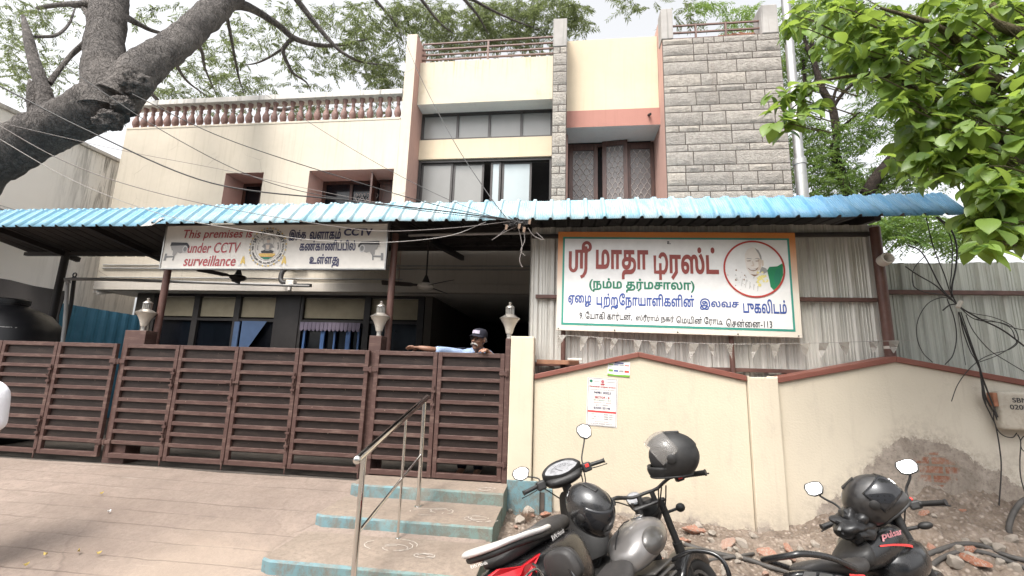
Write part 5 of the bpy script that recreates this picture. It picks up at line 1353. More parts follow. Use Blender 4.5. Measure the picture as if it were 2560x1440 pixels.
# ---- helmet: parametric shell with a face opening
def helmet(name, label, loc, rot, mat, vis_mat, raised, sc=1., dark_in=True, decal=None):
    t = thing(name, label, 'helmet', loc, rot=rot); t.scale = (sc,)*3
    nu, nv = 48, 30; vs = []; keep = []
    def rad(th, ph):
        # th polar from top, ph azimuth from the front (+x)
        x = math.sin(th)*math.cos(ph); y = math.sin(th)*math.sin(ph); z = math.cos(th)
        p = Vector((.152*x, .122*y, .135*z))
        if x > 0 and z < -.25:                       # chin bar juts forward
            k = min(1, (-.25-z)/.5)*x; p.x += .045*k; p.z -= .015*k
        if x < -.3 and z < 0: p.x += .012*(-z)
        if z > .4 and x < 0: p.x -= .008*z*(-x)*2
        return p
    for i in range(nv+1):
        th = R(2)+(R(136)-R(2))*i/nv
        for k in range(nu): vs.append(rad(th, 2*PI*k/nu))
    fs = []
    for i in range(nv):
        for k in range(nu):
            th = math.degrees(R(2)+(R(134))*(i+.5)/nv); ph = (360*(k+.5)/nu+180) % 360-180
            lim = 72-max(0, (th-96))*.6
            if 62 < th < 109 and abs(ph) < lim: continue
            fs.append((i*nu+k, i*nu+(k+1) % nu, (i+1)*nu+(k+1) % nu, (i+1)*nu+k))
    fs.append(tuple(range(nu)))
    o = MB().add(vs, fs).build('shell', mat, t, smooth=60, weld=True)
    md = o.modifiers.new('solid', 'SOLIDIFY'); md.thickness = .016; md.offset = -1
    MB().ell((0, 0, .0), (.132, .104, .112), 20, 12).build('lining', simple('helmet_lining', (.025, .023, .023), .95), t, smooth=80)
    # visor: a curved strip, pivoting at the temples
    vv = []; nU, nV = 26, 8; pa = R(-52) if raised else 0
    for j in range(nV+1):
        th = R(56)+(R(110)-R(56))*j/nV
        for k in range(nU+1):
            ph = R(-84)+R(168)*k/nU; p = rad(th, ph)*1.035
            if raised:
                piv = Vector((.015, 0, .01)); d = p-piv; c, s_ = math.cos(pa), math.sin(pa)
                p = piv+Vector((c*d.x+s_*d.z, d.y*1.03, -s_*d.x+c*d.z))
            vv.append(p)
    MB().add(vv, [(j*(nU+1)+k, j*(nU+1)+k+1, (j+1)*(nU+1)+k+1, (j+1)*(nU+1)+k) for j in range(nV) for k in range(nU)]).build('visor', vis_mat, t, smooth=80, solid=.003)
    for sg in (-1, 1):
        MB().lathe([(.026, 0), (.026, .006), (.018, .010), (0, .011)], (.012, sg*.122, .008), 18, M=Matrix.Rotation(R(-90*sg), 3, 'X')).build('visor_hinge', v_matte, t, smooth=40)
    # ridge vents and lower trim
    MB().beam((.03, 0, .134), (-.06, 0, .131), .035, .012).build('vent', v_matte, t, bevel=.004)
    rim = [rad(R(135), 2*PI*k/nu)*1.005 for k in range(nu)]; rim.append(rim[0])
    MB().tube(rim, .006, 6, caps=False).build('edge_trim', v_matte, t, smooth=60)
    if decal:
        mb = MB(); decal(mb, rad); mb.build('decal', v_white, t)
    return t

def lever(f, p0, p1, p2, parent, mat=None): xf(MB().tube(spline([p0, p1, p2], 6), [.006]*7+[.005]*5+[.008], 8, flat=.7), f).build('lever', mat or v_matte, parent, smooth=50)
def grip(f, a, b, parent, r_=.0165):
    mb = MB(); a, b = Vector(a), Vector(b); N = 22; path = []; rs = []
    for k in range(N+1): path.append(a+(b-a)*k/N); rs.append(r_*(1.0 if k % 2 else .92))
    rs[-1] = rs[-2] = r_*1.18; rs[0] = r_*1.2
    xf(mb.tube(path, rs, 12), f).build('grip', v_matte, parent, smooth=60)

# ================================================================= scooter
def scooter(loc, head, lean, pit, steer):
    t = thing('scooter', 'black scooter with silver rear grab rail parked on the rubble beside the steps', 'scooter', loc)
    M = Matrix.Rotation(head, 4, 'Z') @ Matrix.Rotation(-pit, 4, 'Y') @ Matrix.Rotation(-lean, 4, 'X')
    t.rotation_euler = M.to_euler()
    wheel(t, -.62, .215, .09); wheel(t, .62, .24, .085)
    hull('seat', [(-.80, .765, .06, .012, .03), (-.74, .77, .115, .028, .05), (-.55, .775, .135, .045, .06), (-.30, .765, .14, .045, .06), (-.14, .745, .14, .05, .06), (-.02, .755, .135, .055, .06), (.06, .745, .115, .045, .05), (.11, .715, .08, .03, .04), (.13, .69, .04, .015, .02)], v_seat, t, 2.8)
    hull('body', [(-.93, .66, .05, .03, .06), (-.90, .665, .10, .05, .14), (-.78, .66, .155, .08, .22), (-.5, .62, .185, .10, .26), (-.2, .59, .19, .12, .28), (.02, .55, .175, .15, .26), (.13, .50, .14, .17, .22), (.17, .46, .10, .14, .18)], v_black, t, 3)
    hull('floorboard', [(.06, .27, .16, .04, .05), (.2, .26, .18, .03, .05), (.4, .27, .18, .03, .05), (.50, .34, .16, .06, .06)], v_matte, t, 4)
    hull('rear_mudguard', [(-.98, .42, .06, .03, .10), (-.92, .48, .08, .05, .12), (-.8, .50, .08, .06, .1)], v_matte, t, 3)
    for sg in (-1, 1):
        q = [(-.95, .73), (-.935, .64), (-.86, .60), (-.70, .635), (-.55, .70), (-.74, .70), (-.88, .745)]
        w_ = lambda x: np.interp(x, [-.95, -.9, -.78, -.6], [.055, .105, .162, .183])
        mb = MB(); mb.loft([[(x, sg*(w_(x)+.004), z) for x, z in q], [(x, sg*(w_(x)-.03), z) for x, z in q]]); mb.build('tail_light', v_red, t, bevel=.006)
    # grab rail: rear loop in silver with a black underside
    for r_, mat, dz, nm in ((.020, v_silver, .0, 'grab_rail'),):
        pa = spline([(-.30, .150, .785), (-.45, .165, .80), (-.62, .17, .825), (-.78, .15, .845), (-.86, .10, .85), (-.88, 0, .85), (-.86, -.10, .85), (-.78, -.15, .845), (-.62, -.17, .825), (-.45, -.165, .80), (-.30, -.150, .785)], 5)
        MB().tube(pa, [.012]+[.024]*(len(pa)-2)+[.012], 10, flat=.7).build(nm, mat, t, smooth=60)
    pa = [(p[0]*.985+.0, p[1]*.95, p[2]-.03) for p in pa]; MB().tube(pa, .020, 8).build('grab_rail_base', v_matte, t, smooth=60)
    mb = MB(); put_text(mb, 'RVN Honda', -.06, .06, .0, .018, lambda x, z: (-.885-.012, -x, .785+z)); mb.build('sticker', v_white, t)
    mb = MB(); put_text(mb, 'RVN Honda', -.12, .06, 0, .03, lambda x, z: (-.26+x, -.187, .71+z)); mb.build('sticker', v_white, t)
    mb = MB(); put_text(mb, 'Activa', -.12, .12, 0, .06, lambda x, z: (-.4+x, -.191, .56+z), slant=.25, bold=.02); mb.build('badge', v_silver, t)
    # chrome rear guard
    gd_ = MB()
    for sg in (-1, 1): gd_.tube(spline([(-.98, sg*.02, .60), (-.99, sg*.13, .62), (-.9, sg*.22, .66), (-.72, sg*.235, .66), (-.70, sg*.235, .52), (-.88, sg*.23, .48), (-.98, sg*.15, .5)], 5), .007, 8)
    gd_.build('rear_guard', m_chrome, t, smooth=60)
    # leg shield, apron
    ap = [(.30, .36), (.36, .52), (.40, .70), (.385, .84), (.37, .90)]
    rings = []
    for x, z in ap:
        wd = np.interp(z, [.36, .55, .75, .9], [.17, .20, .19, .10]); rings.append([(x+.05*abs(k/6)**2*1.5, wd*k/6, z) for k in range(-6, 7)]+[(x+.075+.05*abs(k/6)**2*.5, wd*k/6, z) for k in range(6, -7, -1)])
    MB().loft(rings).build('leg_shield', v_matte, t, smooth=60, sub=1)
    hull('front_apron', [(.42, .62, .17, .22, .26), (.50, .62, .14, .2, .26), (.56, .62, .08, .14, .2)], v_black, t, 2.6)
    hull('front_mudguard', [(.36, .40, .05, .03, .1), (.48, .50, .065, .03, .1), (.62, .525, .07, .03, .08), (.76, .47, .06, .03, .08), (.86, .36, .04, .02, .06)], v_black, t, 2.4)
    mb = MB(); 
    for k, (z0, z1) in enumerate(((.60, .615), (.50, .585), (.475, .492))): mb.poly([(.375, -.04, z0), (.375, .04, z0), (.385, .04, z1), (.385, -.04, z1)])
    # steering: cowl, dial, grips, mirrors
    S = (.42, 0, .98); f = steer_empty_pts(S, steer)
    xf(MB().tube([(.43, 0, .45), (.42, 0, .95)], .04, 12), f).build('steering_column', v_matte, t, smooth=50)
    co = MB().loft([se_ring(x, z, a, bu, bd, 2.4, 24) for x, z, a, bu, bd in ((.30, .975, .07, .012, .015), (.315, .98, .125, .025, .04), (.37, 1.0, .165, .045, .075), (.44, 1.015, .17, .05, .09), (.52, 1.0, .14, .04, .08), (.57, .98, .08, .02, .05))])
    xf(co, f).build('handlebar_cowl', v_matte, t, smooth=70, sub=1)
    hood = MB(); 
    # meter: sloped leaf-shaped dial with a raised brow
    c0 = Vector((.375, 0, 1.050)); ux = Vector((0, -1, 0)); uz = Vector((.80, 0, .60)); un = Vector((-.60, 0, .80))
    D = lambda a, b, h: c0+ux*a+uz*b+un*h
    outl = [(.140, .0), (.118, .045), (.065, .080), (0, .090), (-.065, .080), (-.118, .045), (-.140, .0), (-.10, -.035), (-.04, -.06), (0, -.066), (.04, -.06), (.10, -.035)]
    outl = [tuple(p.to_2d()) for p in [q.to_3d() for q in [Vector(o_) for o_ in outl]]]
    sm = spline([(a, b, 0) for a, b in outl+[outl[0]]], 3)
    xf(MB().loft([[D(p.x*1.22, p.y*1.25, -.06) for p in sm], [D(p.x*1.2, p.y*1.22, .012) for p in sm], [D(p.x*1.12, p.y*1.12, .022) for p in sm], [D(p.x*1.0, p.y*1.0, .008) for p in sm]]), f).build('meter_hood', v_matte, t, smooth=50)
    xf(MB().add([D(p.x, p.y, .009) for p in sm], [range(len(sm))]), f).build('meter_dial', v_dial, t)
    mk2 = MB()
    for k in range(17):
        a = R(20+140*k/16); 
        for r0, r1 in ((.78, .92),):
            n_ = Vector((-math.sin(a), math.cos(a)))*.0022; p0 = Vector((.115*r0*math.cos(a), -.03+.10*r0*math.sin(a))); p1 = Vector((.115*r1*math.cos(a), -.03+.10*r1*math.sin(a)))
            mk2.add([D(*(p0-n_), .0105), D(*(p1-n_), .0105), D(*(p1+n_), .0105), D(*(p0+n_), .0105)], [(0, 1, 2, 3)])
    for k, s_ in enumerate(('20', '40', '60', '80', '100')):
        a = R(150-30*k); put_text(mk2, s_, .08*math.cos(a)-.010, .08*math.cos(a)+.010, -.03+.066*math.sin(a)-.006, -.03+.066*math.sin(a)+.006, lambda x, z: D(x, z, .0105))
    mk2.tube([D(0, -.03, .012), D(-.05, .03, .012)], .0015, 4)
    xf(mk2, f).build('dial_marks', k_black, t)
    for sg in (-1, 1):
        xf(MB().tube([(.40, sg*.13, 1.0), (.37, sg*.235, 1.005)], .014, 10), f).build('bar_end', v_matte, t)
        grip(f, (.372, sg*.235, 1.004), (.335, sg*.355, .998), t)
        xf(MB().box(.325, .425, min(sg*.165, sg*.235), max(sg*.165, sg*.235), .965, 1.035), f).build('switch_box', v_matte, t, bevel=.012)
        lever(f, (.42, sg*.20, .985), (.41, sg*.29, .97), (.375, sg*.375, .965), t)
        mirror_head('mirror', t, f, spline([(.41, sg*.19, 1.03), (.42, sg*.205, 1.08 if sg < 0 else 1.06), (.435, sg*.28, 1.19 if sg < 0 else 1.10)], 5), (.435, sg*.315, 1.262 if sg < 0 else 1.135), .070 if sg < 0 else .078, .070 if sg < 0 else .056, sg*-4, 14, v_matte)
    xf(MB().box(.319, .324, -.215, -.185, 1.0, 1.025), f).build('kill_switch', v_redd, t)
    mb = MB(); f2 = lambda x, z: (.362+.05*(z), -x, .56+z)
    for z0, s_ in ((.07, 'BS VI'), (-.08, 'HONDA')): put_text(mb, s_, -.035, .035, z0, z0+.018, lambda x, z: (.16+.004, -x, .58+z*.9))
    mb.build('sticker', v_white, t)
    cb = MB()
    for dy in (-.2, -.17, .2): cb.tube(spline([(.40, dy, .97), (.44, dy*.8, .90), (.45, dy*.4, .80), (.43, dy*.2, .66)], 6), .005, 6)
    cb.build('control_cable', m_wire, t, smooth=60)
    # chrome bag hook and front guard behind the helmet
    return t
SCO = (0.215, 3.32, -.03)
sco = scooter(SCO, R(66), R(25), R(1), R(36))
SCM = lambda p: sco_m @ Vector(p)

# ================================================================= grey motorcycle
def bike_common(t, fx, rx, fr_, rr_, S, steer, fork_w=.09):
    wheel(t, rx, rr_, .11); f = steer_empty_pts(S, steer)
    ww = wheel(t, fx, fr_, .10)
    return f
def cruiser(loc, head, lean, pit, steer):
    t = thing('motorcycle', 'grey metallic motorcycle with padded backrest parked beside the black scooter', 'motorcycle', loc)
    M = Matrix.Rotation(head, 4, 'Z') @ Matrix.Rotation(-pit, 4, 'Y') @ Matrix.Rotation(-lean, 4, 'X'); t.rotation_euler = M.to_euler()
    S = (.45, 0, .95); f = bike_common(t, .62, -.66, .305, .29, S, 0)
    hull('fuel_tank', [(-.115, .80, .03, .02, .03), (-.10, .81, .085, .05, .08), (-.03, .83, .135, .085, .11), (.08, .855, .168, .105, .13), (.20, .87, .172, .105, .13), (.30, .87, .145, .085, .12), (.37, .86, .095, .06, .10), (.40, .855, .05, .03, .06)], v_grey, t, 2.4, 24)
    MB().lathe([(.045, 0), (.045, .008), (.03, .014), (0, .015)], (.24, 0, .968), 20).build('fuel_cap', m_chrome, t, smooth=40)
    for sg in (-1, 1):
        kp = MB().loft([se_ring(x, .84, .165*k, .06*k2, .07*k2, 2.4, 18) for x, k, k2 in ((-.04, .86, .2), (.0, .99, .8), (.08, 1.055, 1), (.14, 1.045, .8), (.18, 1.0, .2))])
    for sg in (-1, 1): MB().ell((.115, sg*.128, .845), (.135, .055, .078), 24, 14).build('knee_panel', v_greyd, t, smooth=80)
    MB().tube([(x, np.interp(x, [-.1, .08, .2, .37], [.03, .06, .06, .03]), np.interp(x, [-.1, .0, .12, .25, .37], [.865, .925, .972, .962, .925])) for x in (-.08, 0, .08, .16, .22)], .004, 6).build('tank_seam', v_matte, t, smooth=60)
    hull('rider_seat', [(-.14, .80, .10, .05, .04), (-.18, .785, .12, .04, .05), (-.28, .765, .15, .03, .05), (-.40, .76, .16, .035, .05), (-.46, .775, .14, .04, .05)], v_seat, t, 2.8)
    hull('pillion_seat', [(-.44, .795, .11, .045, .05), (-.50, .805, .13, .05, .05), (-.62, .81, .125, .045, .05), (-.72, .805, .08, .03, .04)], v_seat, t, 2.8)
    # backrest pad with piping, on a bent bar
    n = 26; o_ = []
    for k in range(n):
        a = 2*PI*k/n; c, s_ = math.cos(a), math.sin(a); o_.append((.135*math.copysign(abs(c)**.62, c), .10*math.copysign(abs(s_)**.62, s_)*(1.0 if s_ > 0 else .9)))
    rg = lambda d, k: [(-.62-d-.12*(z*k), .82*y*k*(1-.12*(z > 0)*z/.1), .965+.85*z*k) for y, z in o_]
    MB().loft([rg(-.045, .82), rg(-.03, .96), rg(0, 1), rg(.03, .96), rg(.042, .8)]).build('backrest', v_seat, t, smooth=60)
    rg_ = rg(0, 1.0); MB().tube(rg_+[rg_[0]], .005, 6, caps=False).build('piping', v_matte, t, smooth=60)
    for sg in (-1, 1): MB().tube(spline([(-.50, sg*.13, .72), (-.60, sg*.12, .78), (-.65, sg*.09, .88), (-.65, sg*.06, .96)], 5), .011, 8).build('backrest_stay', v_black, t, smooth=50)
    hull('rear_mudguard', [(-.55, .62, .09, .03, .1), (-.72, .68, .10, .035, .12), (-.88, .64, .095, .035, .14), (-.98, .52, .08, .03, .14)], v_black, t, 2.6)
    hull('side_cover', [(-.40, .60, .14, .08, .12), (-.25, .60, .165, .11, .15), (-.08, .60, .15, .1, .13)], v_black, t, 3)
    for sg in (-1, 1): MB().tube([(-.5, sg*.14, .64), (-.66, sg*.15, .33)], [.035, .03], 10).build('shock_absorber', v_eng, t, smooth=50)
    MB().lathe([(.055, 0), (.06, .02), (.045, .05), (.0, .055)], (-.98, 0, .62), 16, M=Matrix.Rotation(R(-90), 3, 'Y')).build('tail_light', v_red, t, smooth=50)
    e_ = MB().box(-.05, .28, -.15, .15, .28, .50)
    for k in range(6): e_.box(-.02+.02, .26, -.12, .12, .51+.035*k, .525+.035*k)
    e_.build('engine', v_eng, t, bevel=.012)
    MB().tube(spline([(.28, -.08, .56), (.38, -.10, .42), (.30, -.13, .24), (0, -.16, .22), (-.4, -.18, .26), (-.85, -.2, .34)], 5), [.022]*15+[.03]*3+[.045]*8, 12).build('exhaust', m_chrome, t, smooth=60)
    cg = MB()
    for sg in (-1, 1): cg.tube(spline([(.36, sg*.05, .66), (.40, sg*.20, .68), (.42, sg*.34, .62), (.40, sg*.36, .50), (.36, sg*.28, .36), (.30, sg*.08, .30)], 5), .014, 10)
    cg.build('crash_guard', v_black, t, smooth=60)
    f = steer_empty_pts(S, steer)
    for sg in (-1, 1):
        xf(MB().tube([(.42, sg*.085, 1.0), (.48, sg*.085, .72)], .024, 12).tube([(.48, sg*.085, .72), (.58, sg*.085, .32)], .034, 12), f).build('fork_leg', v_matte, t, smooth=50)
        # risers and bar
        xf(MB().tube([(.425, sg*.05, 1.0), (.415, sg*.05, 1.075)], .018, 10), f).build('bar_riser', v_matte, t, smooth=50)
        xf(MB().tube(spline([(.415, 0, 1.075), (.415, sg*.09, 1.075), (.40, sg*.16, 1.10), (.36, sg*.22, 1.115), (.27, sg*.36, 1.09)], 6), .0115, 10), f).build('handlebar', v_matte, t, smooth=60)
        grip(f, (.315, sg*.285, 1.103), (.232, sg*.415, 1.08), t, .018)
        xf(MB().box(.30, .365, min(sg*.225, sg*.285), max(sg*.225, sg*.285), 1.075, 1.13), f).build('switch_box', v_matte, t, bevel=.012)
        lever(f, (.37, sg*.25, 1.10), (.345, sg*.34, 1.085), (.27, sg*.44, 1.065), t)
        xf(MB().tube([(.53, sg*.08, .90), (.53, sg*.19, .90)], .010, 8).ell((.53, sg*.215, .90), (.030, .034, .030), 16, 10), f).build('indicator', v_matte, t, smooth=60)
    xf(MB().box(.395, .465, -.12, .12, .985, 1.012), f).build('yoke', v_matte, t, bevel=.014)
    xf(MB().lathe([(.0, -.01), (.035, 0), (.035, .018), (.02, .022), (0, .022)], (.43, 0, 1.012), 16), f).build('stem_nut', v_matte, t, smooth=40)
    Ms = Matrix.Rotation(R(-38), 3, 'Y')
    xf(MB().lathe([(.0, -.07), (.045, -.065), (.058, -.02), (.060, .01), (.054, .016), (.052, .006)], (.50, .075, 1.055), 24, M=Ms), f).build('speedometer', m_chrome, t, smooth=40)
    q = MB().lathe([(.0, .0075), (.052, .007)], (.50, .075, 1.055), 24, M=Ms); xf(q, f).build('dial', v_dial, t)
    xf(MB().lathe([(.0, -.13), (.06, -.11), (.092, -.03), (.096, .02), (.09, .03), (0, .045)], (.60, 0, .94), 26, M=Matrix.Rotation(R(90), 3, 'Y')), f).build('headlight', v_matte, t, smooth=50)
    xf(MB().lathe([(.028, -.03), (.03, .02), (.02, .03), (0, .03)], (.345, -.24, 1.15), 14), f).build('fluid_reservoir', v_matte, t, smooth=40)
    xf(MB().box(.294, .299, -.268, -.24, 1.09, 1.115), f).build('kill_switch', v_redd, t)
    cb = MB()
    for k, (dy, dz) in enumerate(((-.02, .0), (.015, .02), (.04, -.01))): cb.tube(spline([(.35, -.22+dy, 1.09), (.44, -.10+dy, .96+dz), (.47, .0+dy, .90), (.40, .05, .80)], 6), .005, 6)
    for k in range(2): cb.tube(spline([(.36, .24, 1.10), (.50, .20-.03*k, 1.02+.03*k), (.53, .06, .90)], 6), .005, 6)
    cb.build('control_cable', m_wire, t, smooth=60)
    q = hull('front_mudguard', [(.36, .50, .06, .03, .06), (.48, .61, .08, .03, .07), (.62, .64, .085, .03, .07), (.76, .59, .08, .03, .07), (.88, .48, .06, .02, .06)], v_black, t, 2.6)
    MB().tube([(-.78, .10, .70), (-.80, .20, .74)], .008, 8).lathe([(.028, -.02), (.03, .0), (.02, .02)], (-.80, .22, .745), 12, M=Matrix.Rotation(R(90), 3, 'Y')).build('rear_indicator', v_matte, t, smooth=50)
    mirror_head('mirror', t, lambda p: p, [(-.60, .26, .82), (-.58, .27, .90)], (-.58, .275, .955), .055, .05, 5, 8, v_matte)
    return t
cru = cruiser((.715, 2.90, -.115), R(55), R(24.5), R(3.5), R(38))

# ================================================================= black street motorcycle
def street(loc, head, lean, pit, steer):
    t = thing('motorcycle', 'black motorcycle with red stripe and pink tank script parked on the rubble at right', 'motorcycle', loc)
    M = Matrix.Rotation(head, 4, 'Z') @ Matrix.Rotation(-pit, 4, 'Y') @ Matrix.Rotation(-lean, 4, 'X'); t.rotation_euler = M.to_euler()
    S = (.5, 0, .92); f = bike_common(t, .62, -.62, .30, .30, S, 0)
    hull('fuel_tank', [(-.13, .80, .05, .02, .03), (-.10, .81, .10, .045, .08), (.0, .84, .135, .075, .12), (.12, .87, .165, .09, .15), (.26, .88, .175, .085, .16), (.36, .87, .155, .07, .15), (.43, .85, .10, .05, .11)], v_black, t, 2.6, 24)
    W_ = lambda x: np.interp(x, [-.1, 0, .12, .26, .36, .43], [.10, .135, .165, .175, .155, .10])
    mb = MB(); put_text(mb, 'pulsar', .06, .30, .86, .905, lambda x, z: (.36-x, -(W_(.36-x)+.0045)*(1-.0), z) if False else (x-.02, -(W_(x-.02)*(1-((z-.87)/.085)**2*.28 if z > .87 else 1)+.005), z), 0, .03, .3); mb.build('tank_script', v_pink, t)
    mb = MB(); n = 12
    for k in range(n):
        a, b = .0+.36*k/n, .0+.36*(k+1)/n; zz = lambda x: .845-.05*(x/.36)**1.5; w_ = .020
        mb.add([(a, -(W_(a)+.004), zz(a)-w_*(.4+.6*k/n)), (b, -(W_(b)+.004), zz(b)-w_*(.4+.6*(k+1)/n)), (b, -(W_(b)+.003), zz(b)), (a, -(W_(a)+.003), zz(a))], [(0, 1, 2, 3)])
    mb.build('tank_stripe', v_redd, t)
    hull('tank_shroud', [(.08, .72, .13, .08, .10), (.22, .72, .185, .10, .13), (.38, .74, .20, .10, .15), (.50, .76, .165, .08, .13), (.55, .78, .10, .04, .07)], v_black, t, 2.6)
    hull('tank_pad', [(-.16, .80, .11, .04, .05), (-.09, .825, .14, .035, .09), (-.02, .85, .10, .066, .1), (.04, .87, .05, .072, .1)], v_matte, t, 2.8)
    MB().lathe([(.04, 0), (.04, .006), (.028, .012), (0, .013)], (.20, 0, .962), 20).build('fuel_cap', m_eng_cap, t, smooth=40)
    cb = MB()
    for k, (dy, dz) in enumerate(((-.20, .0), (-.17, .03), (.19, .02), (.22, -.01))): cb.tube(spline([(.44, dy, 1.0), (.54, dy*.75, .99+dz), (.56, dy*.4, .90), (.50, dy*.2, .82)], 6), .005, 6)
    cb.build('control_cable', m_wire, t, smooth=60)
    hull('seat', [(-.13, .79, .11, .04, .05), (-.22, .775, .14, .032, .05), (-.36, .78, .15, .032, .05), (-.48, .815, .135, .04, .05), (-.60, .83, .11, .035, .04), (-.70, .83, .06, .02, .03)], v_seat, t, 3)
    hull('tail_fairing', [(-.36, .70, .13, .05, .08), (-.52, .745, .13, .05, .08), (-.68, .79, .10, .045, .07), (-.80, .82, .05, .02, .04)], v_black, t, 3)
    mb = MB(); w2 = lambda x: np.interp(x, [-.8, -.68, -.52, -.36], [.05, .10, .13, .13])
    for a, b in ((-.78, -.72), (-.70, -.62), (-.60, -.50)):
        zc = lambda x: np.interp(x, [-.8, -.36], [.82, .70])
        mb.add([(a, -(w2(a)+.006), zc(a)-.012), (b, -(w2(b)+.004), zc(b)-.02), (b+.03, -(w2(b+.03)+.004), zc(b)+.012), (a+.03, -(w2(a+.03)+.004), zc(a)+.012)], [(0, 1, 2, 3)])
    mb.build('tail_graphic', simple('dull_grey_decal', (.06, .058, .056), .5), t)
    mb = MB().add([(-.46, -.136, .74), (-.30, -.136, .715), (-.32, -.136, .74), (-.46, -.136, .765)], [(0, 1, 2, 3)]); mb.build('tail_stripe', v_redd, t)
    mb = MB(); put_text(mb, '125', -.05, .05, 0, .03, lambda x, z: (-.40+x, -.138, .695+z)); mb.build('model_mark', v_white, t)
    MB().tube(spline([(-.40, -.15, .78), (-.60, -.16, .86), (-.76, -.13, .905), (-.82, -.08, .91), (-.82, .08, .91), (-.76, .13, .905), (-.60, .16, .86), (-.40, .15, .78)], 5), .014, 10, flat=1.2).build('grab_rail', v_black, t, smooth=60)
    MB().box(-.84, -.79, -.05, .05, .74, .80).build('tail_light', v_red, t, bevel=.01)
    e_ = MB().box(-.05, .28, -.14, .14, .26, .46)
    for k in range(6): e_.box(.02, .26, -.11, .11, .47+.035*k, .485+.035*k)
    e_.build('engine', v_eng, t, bevel=.012)
    hull('side_cover', [(-.34, .62, .12, .07, .1), (-.22, .64, .15, .08, .12), (-.08, .64, .13, .08, .1)], v_matte, t, 3)
    MB().tube(spline([(.28, -.08, .5), (.36, -.10, .36), (.2, -.14, .22), (-.2, -.17, .24), (-.75, -.2, .36)], 5), [.02]*11+[.028]*3+[.05]*7, 12).build('exhaust', m_black, t, smooth=60)
    f = steer_empty_pts(S, steer)
    for sg in (-1, 1):
        xf(MB().tube([(.46, sg*.085, .98), (.50, sg*.085, .68)], .022, 12).tube([(.50, sg*.085, .68), (.60, sg*.085, .30)], .03, 12), f).build('fork_leg', v_matte, t, smooth=50)
        xf(MB().tube(spline([(.47, 0, 1.0), (.47, sg*.08, 1.005), (.455, sg*.18, 1.015), (.37, sg*.33, .995)], 6), .011, 10), f).build('handlebar', v_matte, t, smooth=60)
        grip(f, (.415, sg*.255, 1.008), (.345, sg*.375, .99), t, .0175)
        xf(MB().box(.41, .47, min(sg*.185, sg*.255), max(sg*.185, sg*.255), .98, 1.035), f).build('switch_box', v_matte, t, bevel=.012)
        lever(f, (.47, sg*.22, 1.0), (.45, sg*.30, .985), (.39, sg*.39, .965), t)
        mirror_head('mirror', t, f, spline([(.45, sg*.20, 1.02), (.47, sg*.22, 1.10), (.455, sg*.27, 1.155), (.45, sg*.29, 1.18)], 5), (.445, sg*.305, 1.235), .068, .055, sg*-3, 16, v_matte, 'round', .008)
        xf(MB().tube([(.50, sg*.09, .88), (.50, sg*.17, .88)], .012, 8).ell((.49, sg*.21, .882), (.026, .045, .024), 14, 9), f).build('indicator', v_matte, t, smooth=60)
    xf(MB().ell((.43, -.215, 1.045), (.012, .012, .012), 10, 6), f).build('starter_button', v_redd, t, smooth=60)
    xf(MB().box(.42, .50, -.11, .11, .955, .985), f).build('yoke', v_matte, t, bevel=.012)
    fl = MB().loft([se_ring(x, z, a, bu, bd, 2.6, 20) for x, z, a, bu, bd in ((.50, .97, .11, .07, .1), (.60, .95, .13, .08, .14), (.70, .90, .10, .07, .1), (.74, .88, .05, .04, .05))]); xf(fl, f).build('headlight_fairing', v_black, t, smooth=70, sub=1)
    hull('front_mudguard', [(.40, .50, .06, .03, .06), (.52, .60, .07, .03, .06), (.66, .62, .075, .03, .06), (.8, .56, .06, .03, .06)], v_black, t, 2.6)
    return t
stm = street((2.085, 3.02, -.09), R(36), R(26), R(-1), R(26))

def wpt(o, p):
    bpy.context.view_layer.update(); return o.matrix_world @ Vector(p)
# black crumpled cover bag behind the screen of the street motorcycle
def crumple(name, label, loc, dims, seed, mat):
    mb = MB(); nu, nv = 56, 36; vs = []
    for i in range(nv+1):
        th = PI*i/nv
        for k in range(nu):
            ph = 2*PI*k/nu; d = Vector((math.sin(th)*math.cos(ph), math.sin(th)*math.sin(ph), math.cos(th)))
            q = d*1.7+Vector((seed, 0, 0)); r_ = 1+.30*(abs(noise.noise(q*.9))*2-.6)+.10*(abs(noise.noise(q*1.9+Vector((5, 2, 1))))*2-.5)
            vs.append((d.x*dims[0]*r_, d.y*dims[1]*r_, d.z*dims[2]*r_))
    mb.add(vs, [(i*nu+k, (i+1)*nu+k, (i+1)*nu+(k+1) % nu, i*nu+(k+1) % nu) for i in range(nv) for k in range(nu)])
    o = mb.build(name, mat, smooth=40, weld=True); o.location = loc; return tag(o, label, 'bag')
v_bag = gloss('crumpled_black_plastic', (.014, .014, .015), .4, .15, 0)
b_ = crumple('plastic_bag', 'crumpled black plastic bag bundled over the meter under the dusty helmet', at(2140, 1308, 3.30), (.17, .11, .10), 3.3, v_bag); b_.rotation_euler = (0, R(-8), R(36))
h1 = helmet('helmet', 'matte black full-face helmet with clear visor raised, hung on the grey motorcycle\'s right grip', at(1680, 1140, 3.25), (R(0), R(8), R(172)), v_matte, v_clear, True, 1.16)
def star(mb, rad):
    pass
h2 = helmet('helmet', 'glossy black helmet with smoked visor, wedged behind the scooter\'s handlebars', at(1474, 1268, 3.05), (R(18), R(18), R(-28)), gloss('scuffed_black_helmet', (.014, .014, .015), .22, .3), v_smoke, False, 1.06)
h3 = helmet('helmet', 'dusty black helmet with visor facing up, lying on the black bag of the right motorcycle', at(2180, 1250, 3.28), (R(10), R(-48), R(-35)), gloss('dusty_black_helmet', (.016, .015, .015), .3, .55), v_smoke, False, 1.10)
